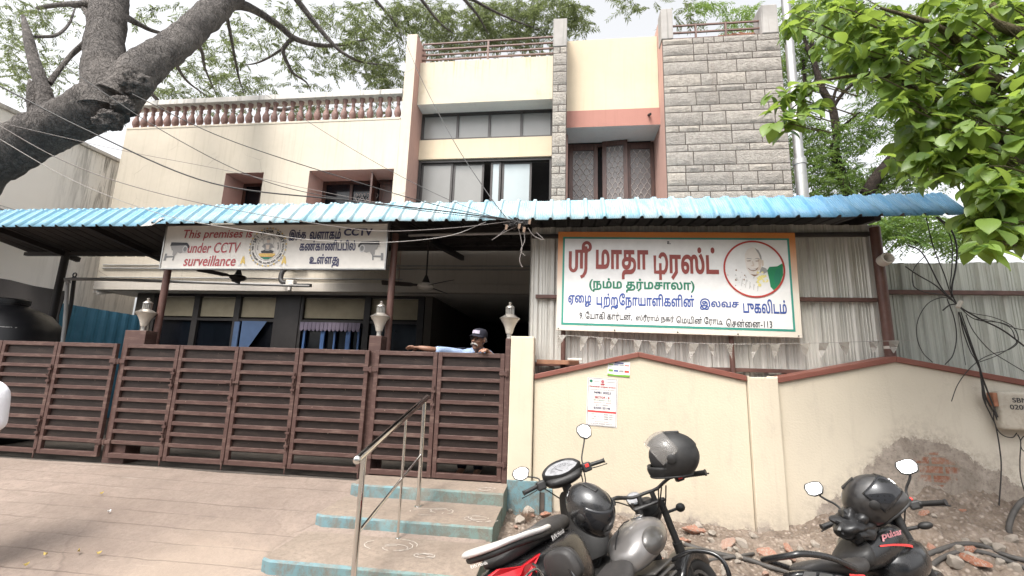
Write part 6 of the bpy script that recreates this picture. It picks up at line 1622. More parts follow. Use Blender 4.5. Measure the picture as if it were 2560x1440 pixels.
# ------------------------------------------------------------------ people
p_skin = simple('brown_skin', (.25, .13, .085), .5, var=.12, s=20); p_shirt = simple('pale_blue_shirt', (.31, .40, .58), .85, var=.16, s=9, bmp=.6, bs_=16); p_trou = simple('navy_trousers', (.02, .022, .04), .85)
p_cap = simple('navy_cap_cloth', (.018, .018, .03), .85); p_hair = simple('grey_hair', (.45, .42, .39), .8); p_wshirt = simple('white_cotton', (.74, .74, .78), .85, var=.06, bmp=.3, bs_=14); p_eye = simple('dark_iris', (.02, .012, .01), .3); p_lip = simple('dark_lip', (.16, .065, .05), .5); p_frame = simple('dark_spectacle_frame', (.02, .016, .015), .35)
def limb_blob(mb, pts, rs, n=12):
    mb.tube(spline(pts, 5), [float(np.interp(k/(5*(len(pts)-1)), np.linspace(0, 1, len(rs)), rs)) for k in range(5*(len(pts)-1)+1)], n)
    mb.ell(pts[0], (rs[0],)*3, 10, 7); mb.ell(pts[-1], (rs[-1],)*3, 10, 7)
def hand(mb, wrist, dirv, down, side, curl, sp_=1.):
    """palm and five bent fingers; side = +1 puts the thumb along +lateral"""
    d = Vector(dirv).normalized(); dn = Vector(down); dn = (dn-d*dn.dot(d)).normalized(); lat = d.cross(dn).normalized()*side
    w_ = Vector(wrist)
    mb.tube([w_, w_+d*.03, w_+d*.075, w_+d*.09], [.023, .030, .036, .030], 10, flat=.42)
    for k, (o, ln) in enumerate(((-.030, .058), (-.010, .072), (.011, .076), (.031, .066))):
        b = w_+d*.085+lat*o; dv = d
        p = [b-d*.02, b]
        for j, s_ in enumerate((.42, .33, .25)):
            a = curl*(j*.75+.35); v = (d*math.cos(a)+dn*math.sin(a)); v = (v+lat*o*2.2*sp_).normalized(); p.append(p[-1]+v*ln*s_*1.0)
        mb.tube(p, [.0095, .0095, .009, .008, .0065], 8)
    b = w_+d*.03+lat*.028; p = [b, b+(lat*.7+d*.6+dn*.15)*.036, b+(lat*.75+d*1.3+dn*.5)*.04, b+(lat*.7+d*1.9+dn*.9)*.042]
    mb.tube(p, [.014, .012, .0105, .008], 8)

gd = thing('person', 'older guard in navy cap and pale blue shirt leaning over the gate', 'person', (-1.15, 5.42, .465))
def G_(mb): return mb      # guard is modelled in his own frame: origin at the feet, facing -y
HX, HY, HZ = .105, -.10, 1.60        # head centre
body = MB()
# head, tilted and turned to the viewer's left
Mh = Matrix.Rotation(R(-24), 3, 'Z') @ Matrix.Rotation(R(-4), 3, 'X') @ Matrix.Rotation(R(5), 3, 'Y')
hc = Vector((HX, HY, HZ)); hp = lambda x, y, z: hc+Mh @ Vector((x, y, z))
body.ell(hp(0, .012, .035), (.076, .096, .098), 18, 12, M=Mh); body.ell(hp(0, -.022, -.045), (.060, .066, .078), 16, 10, M=Mh); body.ell(hp(0, -.052, -.098), (.036, .032, .028), 12, 8, M=Mh)
body.ell(hp(-.036, -.062, -.02), (.028, .026, .028), 10, 7, M=Mh); body.ell(hp(.036, -.062, -.02), (.028, .026, .028), 10, 7, M=Mh)
body.tube([hp(0, -.082, .028), hp(0, -.098, .0), hp(0, -.112, -.024), hp(0, -.092, -.036)], [.010, .013, .018, .012], 10)
body.ell(hp(.014, -.096, -.030), (.011, .011, .009), 8, 6); body.ell(hp(-.014, -.096, -.030), (.011, .011, .009), 8, 6)
body.tube([hp(-.045, -.082, .034), hp(0, -.092, .036), hp(.045, -.082, .034)], .010, 8)
for sg in (-1, 1): body.ell(hp(sg*.078, .012, .0), (.010, .022, .034), 10, 8, M=Mh @ Matrix.Rotation(R(18*sg), 3, 'Z'))
body.tube([hp(0, .02, -.06), (.07, .02, 1.43), (.05, .07, 1.36)], [.055, .057, .075], 14)
# torso, hips, legs (mostly behind the gate)
body.tube([(.05, .06, 1.40), (.05, .075, 1.30), (.03, .09, 1.12), (.02, .10, .98), (.02, .10, .88)], [.10, .165, .165, .15, .15], 16, flat=.68)
for sg in (-1, 1): limb_blob(body, [(.02+sg*.09, .10, .90), (.02+sg*.10, .08, .50), (.02+sg*.10, .12, .09), ], [.085, .06, .042]); body.tube([(.02+sg*.10, .15, .06), (.02+sg*.10, .02, .045), (.02+sg*.105, -.09, .03)], [.045, .045, .03], 10, flat=.6)
GT = 1.435+.012                         # top of the gate in his frame
# his right arm, along the gate top to the viewer's left
limb_blob(body, [(-.12, .05, 1.385), (-.27, -.16, GT-.005), (-.33, -.29, GT+.005)], [.056, .044, .038])
limb_blob(body, [(-.29, -.20, GT), (-.42, -.385, GT+.022), (-.535, -.41, GT+.036)], [.038, .032, .023])
hand(body, (-.535, -.41, GT+.038), (-1, -.10, -.02), (0, -.5, -1), -1, .30)
# his left arm, bent, fingers over the gate top
limb_blob(body, [(.22, .05, 1.385), (.36, -.02, 1.30), (.36, -.18, 1.33)], [.062, .052, .046])
limb_blob(body, [(.36, -.10, 1.32), (.30, -.30, 1.41), (.255, -.385, GT+.02)], [.044, .036, .027])
hand(body, (.255, -.375, GT+.026), (-.15, -1, .05), (0, -.2, -1), -1, .72)
bo_ = body.build('body', p_skin, gd, remesh=.0075)
sh_ = MB()
sh_.tube([(.06, .035, 1.425), (.05, .06, 1.385), (.05, .075, 1.30), (.03, .09, 1.12), (.02, .10, .95)], [.085, .135, .190, .185, .175], 18, flat=.72)
limb_blob(sh_, [(-.10, .04, 1.425), (.02, .03, 1.445), (.20, .04, 1.425)], [.072, .07, .072])
limb_blob(sh_, [(-.06, .05, 1.40), (-.15, .02, 1.42), (-.27, -.15, GT-.005), (-.345, -.30, GT+.005)], [.072, .078, .066, .056])
limb_blob(sh_, [(.15, .05, 1.40), (.23, .04, 1.385), (.35, -.0, 1.31)], [.072, .078, .068])
sh_.build('shirt', p_shirt, gd, remesh=.011)
cl = MB()
for sg in (-1, 1): cl.add([(.075+sg*.012, -.082, 1.455), (.075+sg*.066, -.04, 1.515), (.075+sg*.072, .03, 1.525), (.075+sg*.10, .0, 1.475), (.075+sg*.062, -.095, 1.445)], [(0, 1, 2, 3, 4)])
cl.build('collar', p_shirt, gd, solid=.006)
ep = MB().beam((-.19, .02, 1.502), (-.09, .03, 1.508), .05, .012); ep.build('epaulette', p_trou, gd, bevel=.003)
tr = MB(); tr.tube([(.02, .10, .98), (.02, .10, .84)], [.170, .168], 16, flat=.72)
for sg in (-1, 1): limb_blob(tr, [(.02+sg*.09, .10, .88), (.02+sg*.10, .085, .5), (.02+sg*.10, .12, .1)], [.10, .08, .065])
tr.build('trousers', p_trou, gd, remesh=.016)
cp_ = MB(); n = 22; rg = []
for z, k in ((.048, 1.04), (.075, 1.05), (.105, 1.0), (.128, .86), (.142, .6), (.148, .2)): rg.append([hp(.082*k*math.cos(2*PI*i/n), .018+.102*k*math.sin(2*PI*i/n)-(.01 if k > .8 else 0), z) for i in range(n)])
cp_.loft(rg); cap = cp_.build('cap', p_cap, gd, smooth=60)
bl = MB(); up_ = []; 
for i in range(13):
    a = PI+PI*i/12; up_.append((hp(.080*math.cos(a), .0+.095*math.sin(a), .056), hp(.078*math.cos(a), -.02+.150*math.sin(a), .040-.010*abs(math.cos(a)))))
for i in range(12): bl.add([up_[i][0], up_[i+1][0], up_[i+1][1], up_[i][1]], [(0, 1, 2, 3)])
bl.build('brim', p_cap, cap, solid=.004, smooth=60)
bd = MB(); arc_ = [(math.cos(a)*.091, .012-.116*math.sin(a)) for a in np.linspace(.95, 2.2, 9)]
for i in range(8): bd.add([hp(arc_[i][0], arc_[i][1], .072), hp(arc_[i+1][0], arc_[i+1][1], .072), hp(arc_[i+1][0]*.96, arc_[i+1][1]*.95, .112), hp(arc_[i][0]*.96, arc_[i][1]*.95, .112)], [(0, 1, 2, 3)])
bd.build('badge', simple('pale_badge', (.42, .38, .46), .7), cap, solid=.003)
hr_ = MB()
for sg in (-1, 1): hr_.tube([hp(sg*.072, .005, .040), hp(sg*.072, .040, .022), hp(sg*.056, .078, .004)], [.008, .012, .012], 8)
hr_.tube([hp(-.056, .078, .004), hp(0, .100, .004), hp(.056, .078, .004)], .014, 8); hr_.build('hair', p_hair, gd, smooth=70)
mo = MB()
for sg in (-1, 1): mo.tube([hp(sg*.002, -.100, -.050), hp(sg*.022, -.097, -.053), hp(sg*.042, -.082, -.064), hp(sg*.048, -.074, -.078)], [.010, .012, .009, .003], 8)
mo.build('moustache', p_hair, gd, smooth=70)
ey = MB()
for sg in (-1, 1): ey.ell(hp(sg*.032, -.080, .012), (.013, .008, .007), 10, 6, M=Mh)
ey.build('eyes', p_eye, gd, smooth=60); MB().tube([hp(-.024, -.087, -.074), hp(0, -.094, -.073), hp(.024, -.087, -.074)], [.003, .005, .003], 6).build('mouth', p_lip, gd, smooth=60)
gl = MB()
for sg in (-1, 1):
    gl.tube([hp(sg*.034+.026*math.cos(a)*1.05, -.100+.012*abs(math.cos(a))*(.5 if math.cos(a)*sg > 0 else 0), .014+.019*math.sin(a)) for a in np.linspace(0, 2*PI, 17)], .0026, 5); gl.tube([hp(sg*.062, -.09, .02), hp(sg*.080, -.04, .022), hp(sg*.083, .01, .018)], .0026, 5)
gl.tube([hp(-.008, -.102, .02), hp(.008, -.102, .02)], .0026, 5); gl.build('spectacles', p_frame, gd, smooth=50)

# passer-by at the left edge: only the sleeve shows
pb = thing('person', 'person in a white shirt cut off by the left edge of the photo', 'person', (-4.525, 2.95, .08))
b2 = MB(); b2.ell((0, 0, 1.58), (.078, .095, .115), 16, 12); b2.ell((.0, -.085, 1.57), (.018, .025, .028), 8, 6); b2.tube([(0, .01, 1.50), (0, .02, 1.38)], [.052, .065], 12)
b2.tube([(0, .02, 1.36), (0, .02, 1.1), (0, .02, .86)], [.17, .15, .15], 14, flat=.65)
for sg in (-1, 1):
    limb_blob(b2, [(sg*.19, .02, 1.36), (sg*.24, .03, 1.08), (sg*.22, -.08, .85)], [.055, .042, .03]); hand(b2, (sg*.22, -.08, .85), (0, -.15, -1), (-sg, 0, 0), 1, .35)
    limb_blob(b2, [(sg*.09, .02, .86), (sg*.10, .0, .46), (sg*.10, .04, .08)], [.085, .06, .042]); b2.tube([(sg*.10, .06, .05), (sg*.10, -.06, .04), (sg*.10, -.15, .03)], [.045, .042, .03], 10, flat=.6)
b2.build('body', p_skin, pb, remesh=.012)
s2 = MB(); s2.tube([(0, .015, 1.44), (0, .02, 1.36), (0, .02, 1.1), (0, .02, .78)], [.10, .19, .18, .18], 16, flat=.68)
for sg in (-1, 1): limb_blob(s2, [(sg*.10, .02, 1.40), (sg*.20, .02, 1.345), (sg*.245, .03, 1.14)], [.07, .085, .068])
s2.build('shirt', p_wshirt, pb, remesh=.014); t2 = MB()
for sg in (-1, 1): limb_blob(t2, [(sg*.09, .02, .86), (sg*.10, .0, .46), (sg*.10, .04, .1)], [.10, .075, .062])
t2.build('trousers', p_trou, pb, remesh=.018)
hh = MB().ell((0, .015, 1.61), (.082, .098, .10), 16, 10); hh.v = [v for v in hh.v]; hh.build('hair', p_eye, pb, smooth=60)

# ------------------------------------------------------------------ trees
def leaves_mesh(name, pos, ax, up, ln, wd, mat, parent, kind='kite'):
    """many leaves as one crown mesh; pos base, ax direction of the midrib, up leaf normal"""
    pos, ax, up = (np.asarray(a, float) for a in (pos, ax, up)); ln = np.asarray(ln)[:, None]; wd = np.asarray(wd)[:, None]
    ax = ax/np.linalg.norm(ax, axis=1, keepdims=True); sd_ = np.cross(ax, up); sd_ /= np.linalg.norm(sd_, axis=1, keepdims=True)+1e-9; nn = np.cross(sd_, ax)
    N = len(pos)
    if kind == 'kite':
        T = [(0, 0, 0), (.45, .5, .06), (1, 0, -.06), (.45, -.5, .06)]; F = [(0, 1, 2, 3)]
    else:   # folded, drooping broad leaf
        T = []; st_ = [(0, .02, 0), (.12, .24, .01), (.28, .42, .0), (.46, .5, -.02), (.64, .46, -.05), (.82, .29, -.11), (.93, .11, -.16), (1, .0, -.2)]
        for a, h, z in st_: T += [(a, h, z+.16*h), (a, 0, z-.02), (a, -h, z+.16*h)]
        F = [(3*i+k, 3*i+k+1, 3*i+k+4, 3*i+k+3) for i in range(7) for k in range(2)]
    V = np.zeros((N, len(T), 3))
    for k, (a, b, c) in enumerate(T): V[:, k] = pos+ax*ln*a+sd_*wd*b+nn*ln*c
    Fa = (np.arange(N)[:, None, None]*len(T)+np.array(F)[None]).reshape(-1, len(F[0]))
    return npmesh(name, V.reshape(-1, 3), Fa, mat, parent, smooth=(kind != 'kite'))
def limb(path, rs, mat, parent, name, seed=0, n=18, amp=.10, sub=8):
    n = int(n*1.6); sub = sub*2 if rs[0] > .2 else sub
    P = spline(path, sub); N = len(P); rr = [float(np.interp(k/(N-1), np.linspace(0, 1, len(rs)), rs)) for k in range(N)]
    mb = MB().tube(P, rr, n)
    out = []
    for i, v in enumerate(mb.v):
        c = P[min(i//n, N-1)]; d = Vector(v)-c; r_ = d.length
        if r_ > 1e-6:
            q = Vector(v)*2.2+Vector((seed, 0, 0)); d = d*(1+amp*noise.fractal(q, 1., 2., 5)+amp*.6*noise.noise(Vector(v)*6)+amp*.45*abs(noise.noise(Vector(v)*15)))
        out.append(tuple(c+d))
    mb.v = out
    loc = parent.location
    mb.v = [tuple(Vector(v)-loc) for v in mb.v]
    return mb.build(name, mat, parent, smooth=70), P

rng = np.random.default_rng(5)
# --- 1. great spreading tree at left, grey trunk
rt = thing('rain_tree', 'huge grey-trunked spreading tree leaning in from the left over the houses', 'tree', (-12.4, 6.1, 0))
def A(x, y, Y): return at(x, y, Y)
limb([(-12.4, 6.1, -.2), (-12.1, 6.1, 1.6), (-11.2, 6.05, 3.5), A(-60, 436, 6.0), A(75, 348, 6.0), A(170, 303, 6.0), A(245, 263, 6.05), A(275, 225, 6.1)], [.60, .50, .42, .375, .355, .36, .37, .31], m_bark, rt, 'trunk', 1, 26)
limb([A(255, 285, 6.05), A(262, 215, 6.1), A(262, 150, 6.2), A(265, 85, 6.35), A(272, 20, 6.5), A(282, -60, 6.7), A(300, -260, 7)], [.36, .33, .30, .285, .29, .28, .2], m_bark, rt, 'limb', 2, 22)
limb([A(285, 255, 6.1), A(330, 195, 6.3), A(385, 148, 6.6), A(440, 112, 7.0), A(495, 62, 7.5), A(550, 10, 8.0), A(610, -50, 8.5), A(700, -120, 9)], [.33, .32, .28, .27, .27, .28, .26, .18], m_bark, rt, 'limb', 3, 22)
def burl(c, r_, seed, sq):
    bm = bmesh.new(); bmesh.ops.create_icosphere(bm, subdivisions=5, radius=1)
    for v in bm.verts:
        d = v.co.normalized(); k = 1+.35*noise.fractal(d*1.6+Vector((seed, 0, 0)), .9, 2.1, 6)+.14*abs(noise.noise(d*6+Vector((seed, 3, 0))))
        v.co = Vector((d.x*sq[0], d.y*sq[1], d.z*sq[2]))*k*r_+(c-rt.location)
    me = bpy.data.meshes.new('burl'); bm.to_mesh(me); bm.free(); me.materials.append(m_bark); me.polygons.foreach_set('use_smooth', [True]*len(me.polygons))
    o = bpy.data.objects.new('burl', me); COL.objects.link(o); o.parent = rt
burl(A(338, 212, 6.05), .24, 4, (1, .9, .85)); burl(A(308, 262, 5.98), .17, 9, (1, .9, .8)); burl(A(272, 300, 5.95), .20, 14, (1.1, .8, .8)); burl(A(90, 262, 5.95), .13, 22, (1, .9, 1.1))
limb([A(115, 330, 6.0), A(112, 250, 6.0), A(100, 200, 6.0), A(84, 150, 6.1), A(70, 90, 6.2), A(58, 40, 6.4)], [.20, .13, .10, .09, .075, .03], m_bark, rt, 'limb', 5, 16)
limb([A(92, 290, 5.95), A(80, 225, 5.9), A(74, 200, 5.9)], [.12, .07, .02], m_bark, rt, 'limb', 9, 12)
BR = [([(545, 10, 8.0), (600, 12, 8.6), (640, 27, 9.2), (700, 66, 9.7), (735, 95, 10), (790, 112, 10.4), (850, 112, 10.8), (930, 95, 11.2)], [.16, .12, .10, .085, .075, .06, .045, .02]),
      ([(733, 94, 10), (708, 125, 10), (722, 165, 10.2), (735, 185, 10.3), (765, 205, 10.5), (778, 230, 10.6)], [.06, .05, .045, .035, .025, .012]),
      ([(712, 118, 10), (675, 142, 10), (640, 158, 10.1), (606, 163, 10.2)], [.04, .03, .022, .01]),
      ([(735, -10, 9.6), (785, 55, 10), (830, 108, 10.3), (862, 135, 10.5), (905, 155, 10.8), (985, 165, 11.2)], [.08, .07, .055, .045, .035, .012]),
      ([(425, 120, 7.2), (440, 160, 8.4), (470, 205, 9.4), (525, 245, 10)], [.06, .045, .03, .012]), ([(480, 90, 7.4), (505, 130, 8.6), (512, 170, 9.2), (540, 235, 10)], [.05, .04, .03, .01]), ([(560, 10, 8.1), (575, 80, 9), (595, 185, 10), (612, 240, 10.2)], [.05, .04, .028, .01]),
      ([(318, 45, 6.4), (350, 62, 6.8), (385, 78, 7.5), (440, 90, 8.5)], [.07, .05, .04, .015]), ([(180, 12, 7), (235, 8, 6.7), (262, 30, 6.4)], [.06, .06, .07]), ([(95, 20, 7.6), (150, 12, 7.3), (205, 14, 7), (232, 62, 6.6)], [.04, .05, .06, .06]),
      ([(122, 208, 6.1), (150, 172, 6.3), (178, 138, 6.5), (215, 105, 6.5)], [.05, .04, .04, .05]), ([(90, 92, 6.3), (140, 88, 6.8), (172, 60, 7.2), (188, 20, 7.6)], [.03, .03, .025, .015]),
      ([(1047, -10, 11), (1098, 55, 11.5), (1137, 86, 11.8)], [.05, .035, .012]), ([(1158, -5, 11), (1195, 40, 11.4), (1220, 84, 11.8)], [.05, .035, .015]), ([(1165, -10, 11), (1260, 40, 11.6), (1350, 75, 12.2)], [.05, .03, .012]), ([(930, -10, 10.5), (985, 55, 11), (1010, 110, 11.4)], [.05, .035, .012]),
      ([(375, 230, 8.8), (395, 252, 9.5), (420, 285, 10.5)], [.05, .045, .03]), ([(640, 255, 10.4), (700, 275, 10.8), (760, 262, 11)], [.05, .05, .04])]
for k, (p, rs) in enumerate(BR): limb([A(*q) for q in p], rs, m_bark, rt, 'branch', 20+k, 10, .08, 5)
# sprays of feathery foliage (cx, cy, rx, ry, number, nearest and farthest distance)
REG = [(40, 60, 90, 70, 46, 6.6, 8.5), (55, 170, 80, 60, 44, 6.6, 8.5), (165, 40, 80, 45, 16, 7, 9), (150, 180, 60, 60, 10, 7, 9), (420, 40, 90, 40, 14, 8.5, 10.5), (430, 190, 70, 55, 26, 9.6, 11.5), (545, 130, 90, 60, 34, 9.6, 12), (600, 215, 90, 40, 36, 9.8, 12), (480, 235, 60, 25, 12, 9.8, 11),
       (640, 70, 80, 50, 18, 9.6, 12), (730, 30, 80, 40, 22, 10, 12), (780, 160, 90, 60, 34, 10, 12.5), (850, 60, 90, 60, 36, 10, 12.5), (930, 130, 80, 60, 58, 10.5, 13), (965, 195, 45, 40, 36, 10.5, 12.5), (960, 40, 90, 45, 44, 10.5, 13), (1060, 40, 90, 45, 52, 11, 13.5), (1150, 70, 90, 55, 60, 12, 14), (1240, 60, 80, 55, 64, 12, 14.5), (1330, 85, 80, 50, 46, 12, 14.5), (1370, 25, 90, 30, 40, 12, 14), (1430, 50, 50, 45, 22, 12, 14), (1270, 15, 120, 25, 30, 12, 14),
       (760, 265, 60, 35, 22, 10.5, 12.5), (900, 280, 80, 30, 18, 10.5, 12.5), (560, 275, 60, 25, 8, 10.5, 12), (300, 290, 20, 20, 2, 6.2, 6.6), (1590, 10, 60, 18, 8, 12.5, 14), (1700, 25, 50, 30, 10, 12.5, 14), (1110, 128, 60, 25, 16, 12.5, 14)]
pos = []; axs = []; ups = []; ln = []; wd = []; tw = MB()
for (cx, cy, rx, ry, n_, y0, y1) in REG:
    for _ in range(int(n_*2.3)):
        a = rng.uniform(0, 2*PI); r_ = math.sqrt(rng.uniform(0, 1)); b = A(cx+rx*r_*math.cos(a), cy+ry*r_*math.sin(a), rng.uniform(y0, y1))
        k = (y0+y1)/2/10.5
        d = Vector((rng.normal(), rng.normal()*.8, rng.uniform(-.9, .25))).normalized(); L_ = rng.uniform(.28, .55)*k
        e = b+d*L_+Vector((0, 0, -.10*L_)); tw.tube([b, (b+e)/2+Vector((0, 0, .02)), e], [.004, .003, .0015], 4, caps=False)
        m_ = int(rng.integers(9, 16))
        for j in range(m_):
            t_ = .1+.9*j/m_; q = b+(e-b)*t_
            for sg in (-1, 1):
                sd_ = d.cross(Vector((0, 0, 1))); sd_ = sd_.normalized() if sd_.length > .05 else Vector((1, 0, 0))
                v = sd_*sg*.85+d*.55+Vector((rng.normal()*.18, rng.normal()*.18, -.5+rng.normal()*.25))
                pos.append(q); axs.append(v); ups.append((rng.normal()*.5, rng.normal()*.5, 1)); ln.append(rng.uniform(.08, .15)*k); wd.append(rng.uniform(.018, .034)*k)
loc = np.array(rt.location)
leaves_mesh('crown', np.array(pos)-loc, axs, ups, ln, wd, m_leaf_rain, rt)
tw.v = [tuple(Vector(v)-rt.location) for v in tw.v]; tw.build('twigs', m_bark, rt)

# --- 2. neem-like tree beyond the yard at right
nt_ = thing('neem_tree', 'slender dark-stemmed tree with fine leaflets between the pole and the broad-leaved tree', 'tree', (6.6, 10.2, 0))
limb([(6.9, 10.2, 0), (6.95, 10.2, 2.5), A(2098, 420, 10.2), A(2092, 338, 10.2), A(2080, 268, 10.2), A(2055, 222, 10.2), A(2042, 180, 10.2), A(2030, 142, 10.2), A(2015, 112, 10.2), A(2005, 60, 10.3)], [.14, .12, .095, .085, .08, .07, .065, .058, .045, .02], m_bark2, nt_, 'trunk', 31, 14)
for k, (p, rs) in enumerate([([(2082, 270, 10.2), (2098, 245, 10.1), (2118, 222, 10.0), (2148, 195, 9.9)], [.05, .04, .035, .025]), ([(2080, 265, 10.2), (2090, 225, 10.3), (2112, 198, 10.4)], [.04, .03, .02]), ([(2032, 125, 10.2), (2032, 95, 10.3), (2070, 62, 10.5), (2108, 30, 10.8), (2160, 5, 11)], [.05, .045, .04, .035, .02]), ([(2012, 200, 10.6), (2008, 150, 10.5), (2012, 240, 10.6)], [.03, .03, .03]),
                                ([(2096, 325, 10.2), (2120, 305, 10), (2150, 280, 9.9)], [.04, .03, .015]), ([(2165, 486, 9.6), (2195, 440, 9.5), (2235, 392, 9.4), (2262, 350, 9.3), (2288, 305, 9.2), (2320, 240, 9)], [.13, .12, .11, .10, .09, .07]), ([(2242, 385, 9.4), (2262, 378, 9.3), (2275, 362, 9.2)], [.05, .04, .02])]):
    limb([A(*q) for q in p], rs, m_bark2, nt_, 'branch', 40+k, 12, .10, 5)
REG = [(2000, 60, 55, 70, 60, 10, 12), (2060, 40, 90, 50, 70, 10, 12.5), (1990, 170, 40, 60, 34, 10.4, 12), (2050, 150, 60, 50, 50, 10.4, 12), (2120, 120, 70, 60, 50, 9.8, 12), (2180, 60, 80, 60, 60, 9.8, 12), (2180, 190, 60, 50, 34, 9.8, 12), (2140, 330, 60, 50, 46, 9.6, 11.5), (2040, 350, 50, 50, 50, 9.8, 11.5), (2060, 430, 70, 60, 90, 9.4, 11.5), (2150, 450, 70, 50, 60, 9.4, 11.5), (2010, 280, 30, 60, 20, 10, 12), (2200, 280, 60, 60, 40, 9.6, 11), (2250, 450, 60, 40, 40, 9.5, 11), (2280, 560, 80, 50, 70, 7.4, 9.5), (2390, 590, 60, 40, 40, 7.4, 9.5), (2200, 570, 40, 30, 20, 7.4, 9),
       (1830, 60, 30, 40, 18, 11, 13), (1880, 50, 25, 45, 18, 11, 12.5), (1780, 15, 60, 15, 16, 11.5, 13), (1945, 150, 18, 70, 12, 10.5, 11.5), (1965, 420, 30, 80, 40, 10.5, 12), (2320, 120, 110, 120, 90, 8.5, 11), (2300, 380, 80, 90, 80, 8.5, 11), (2440, 300, 110, 200, 90, 8.5, 11), (2500, 560, 60, 50, 30, 8, 10)]
pos = []; axs = []; ups = []; ln = []; wd = []
for (cx, cy, rx, ry, n_, y0, y1) in REG:
    for _ in range(int(n_*3.0)):
        a = rng.uniform(0, 2*PI); r_ = math.sqrt(rng.uniform(0, 1)); b = A(cx+rx*r_*math.cos(a), cy+ry*r_*math.sin(a), rng.uniform(y0, y1))
        d = Vector((rng.normal(), rng.normal()*.7, rng.uniform(-1., .1))).normalized(); L_ = rng.uniform(.22, .40); m_ = int(rng.integers(6, 11))
        sd_ = d.cross(Vector((0, 0, 1))); sd_ = sd_.normalized() if sd_.length > .05 else Vector((1, 0, 0))
        for j in range(m_):
            q = b+d*L_*j/m_+Vector((0, 0, -.12*L_*(j/m_)**2))
            for sg in (-1, 1):
                v = sd_*sg+d*.65+Vector((rng.normal()*.12, rng.normal()*.12, -.25+rng.normal()*.2)); pos.append(q); axs.append(v); ups.append((rng.normal()*.4, rng.normal()*.4-.2, 1)); ln.append(rng.uniform(.07, .12)); wd.append(rng.uniform(.022, .034))
leaves_mesh('crown', np.array(pos)-np.array(nt_.location), axs, ups, ln, wd, m_leaf_neem, nt_)

# --- 3. broad-leaved tree close by at right
bt_ = thing('broadleaf_tree', 'leafy tree with large glossy green leaves crowding in from the right edge', 'tree', (5.6, 3.9, 0))
limb([(5.7, 3.9, -.1), (5.6, 3.9, 1.4), (5.4, 3.9, 2.6), (5.2, 3.85, 3.5), (4.9, 3.8, 4.4), (4.6, 3.7, 5.3)], [.17, .15, .13, .11, .09, .05], m_twig, bt_, 'trunk', 61, 14)
tb = [([(5.2, 3.85, 3.5), A(2470, 340, 3.8), A(2352, 272, 3.75), A(2290, 225, 3.7), A(2217, 188, 3.65), A(2130, 190, 3.6), A(2040, 205, 3.55), A(1985, 218, 3.5)], [.07, .045, .03, .026, .022, .013, .009, .005]), ([A(2060, 205, 3.56), A(2010, 245, 3.5), A(1965, 285, 3.5)], [.010, .007, .004]),
      ([(5.2, 3.85, 3.5), A(2480, 200, 3.7), A(2400, 110, 3.6), A(2330, 60, 3.5), A(2200, 20, 3.5)], [.07, .04, .03, .02, .01]), ([(4.9, 3.8, 4.4), A(2540, 80, 3.6), A(2480, 10, 3.6)], [.06, .04, .02]), ([(5.3, 3.85, 3.0), A(2520, 480, 3.7), A(2440, 500, 3.5), A(2400, 560, 3.4)], [.06, .03, .02, .008]), ([(5.2, 3.85, 3.4), A(2500, 380, 3.6), A(2400, 400, 3.5), A(2300, 430, 3.4)], [.05, .03, .018, .008])]
for k, (p, rs) in enumerate(tb): limb(p, rs, m_twig, bt_, 'branch', 70+k, 10, .05, 5)
# rosettes (cx, cy, radius px, leaves, distance)
RO = []
def fill(cx, cy, rx, ry, n_, y0, y1):
    for _ in range(n_):
        a = rng.uniform(0, 2*PI); r_ = math.sqrt(rng.uniform(0, 1)); RO.append((cx+rx*r_*math.cos(a), cy+ry*r_*math.sin(a), rng.uniform(y0, y1)))
fill(2100, 50, 130, 70, 40, 3.4, 4.8); fill(2350, 330, 90, 70, 30, 3.2, 4.4); fill(2720, 120, 170, 220, 90, 3.2, 4.6); fill(2720, 450, 150, 140, 60, 3.0, 4.2); fill(2950, 200, 150, 250, 60, 3.4, 4.8); fill(2160, 150, 70, 60, 22, 3.3, 4.4); fill(2260, 220, 60, 60, 18, 3.3, 4.4); fill(2290, 420, 60, 60, 20, 3.2, 4.0); fill(2440, 470, 110, 90, 44, 2.9, 3.9); fill(2480, 130, 130, 150, 62, 3.2, 4.6); fill(2400, 60, 190, 80, 46, 3.2, 4.6); fill(2500, 340, 110, 130, 66, 3.0, 4.4); fill(2350, 230, 110, 90, 34, 3.3, 4.6); fill(2400, 400, 90, 80, 28, 3.1, 4.2); fill(2520, 500, 70, 80, 34, 2.9, 3.9); fill(2250, 110, 80, 90, 24, 3.3, 4.6); fill(2470, 560, 70, 50, 16, 2.9, 3.7); fill(2330, 420, 60, 40, 10, 3.2, 4.0); fill(2300, 330, 40, 40, 6, 3.3, 4.0); fill(2180, 60, 50, 60, 8, 3.4, 4.4)
for c in ((1985, 215), (1960, 240), (2010, 195), (1950, 270), (1995, 280), (1970, 305), (1935, 300), (2030, 255), (2020, 205), (1985, 250), (1930, 225), (2260, 300), (2230, 470), (2215, 440)): RO.append((c[0], c[1], rng.uniform(3.4, 3.6)))
pos = []; axs = []; ups = []; ln = []; wd = []; bt_tw = MB()
RO = [q for q in RO if not (q[1] > 425 and q[0] < 2435)]
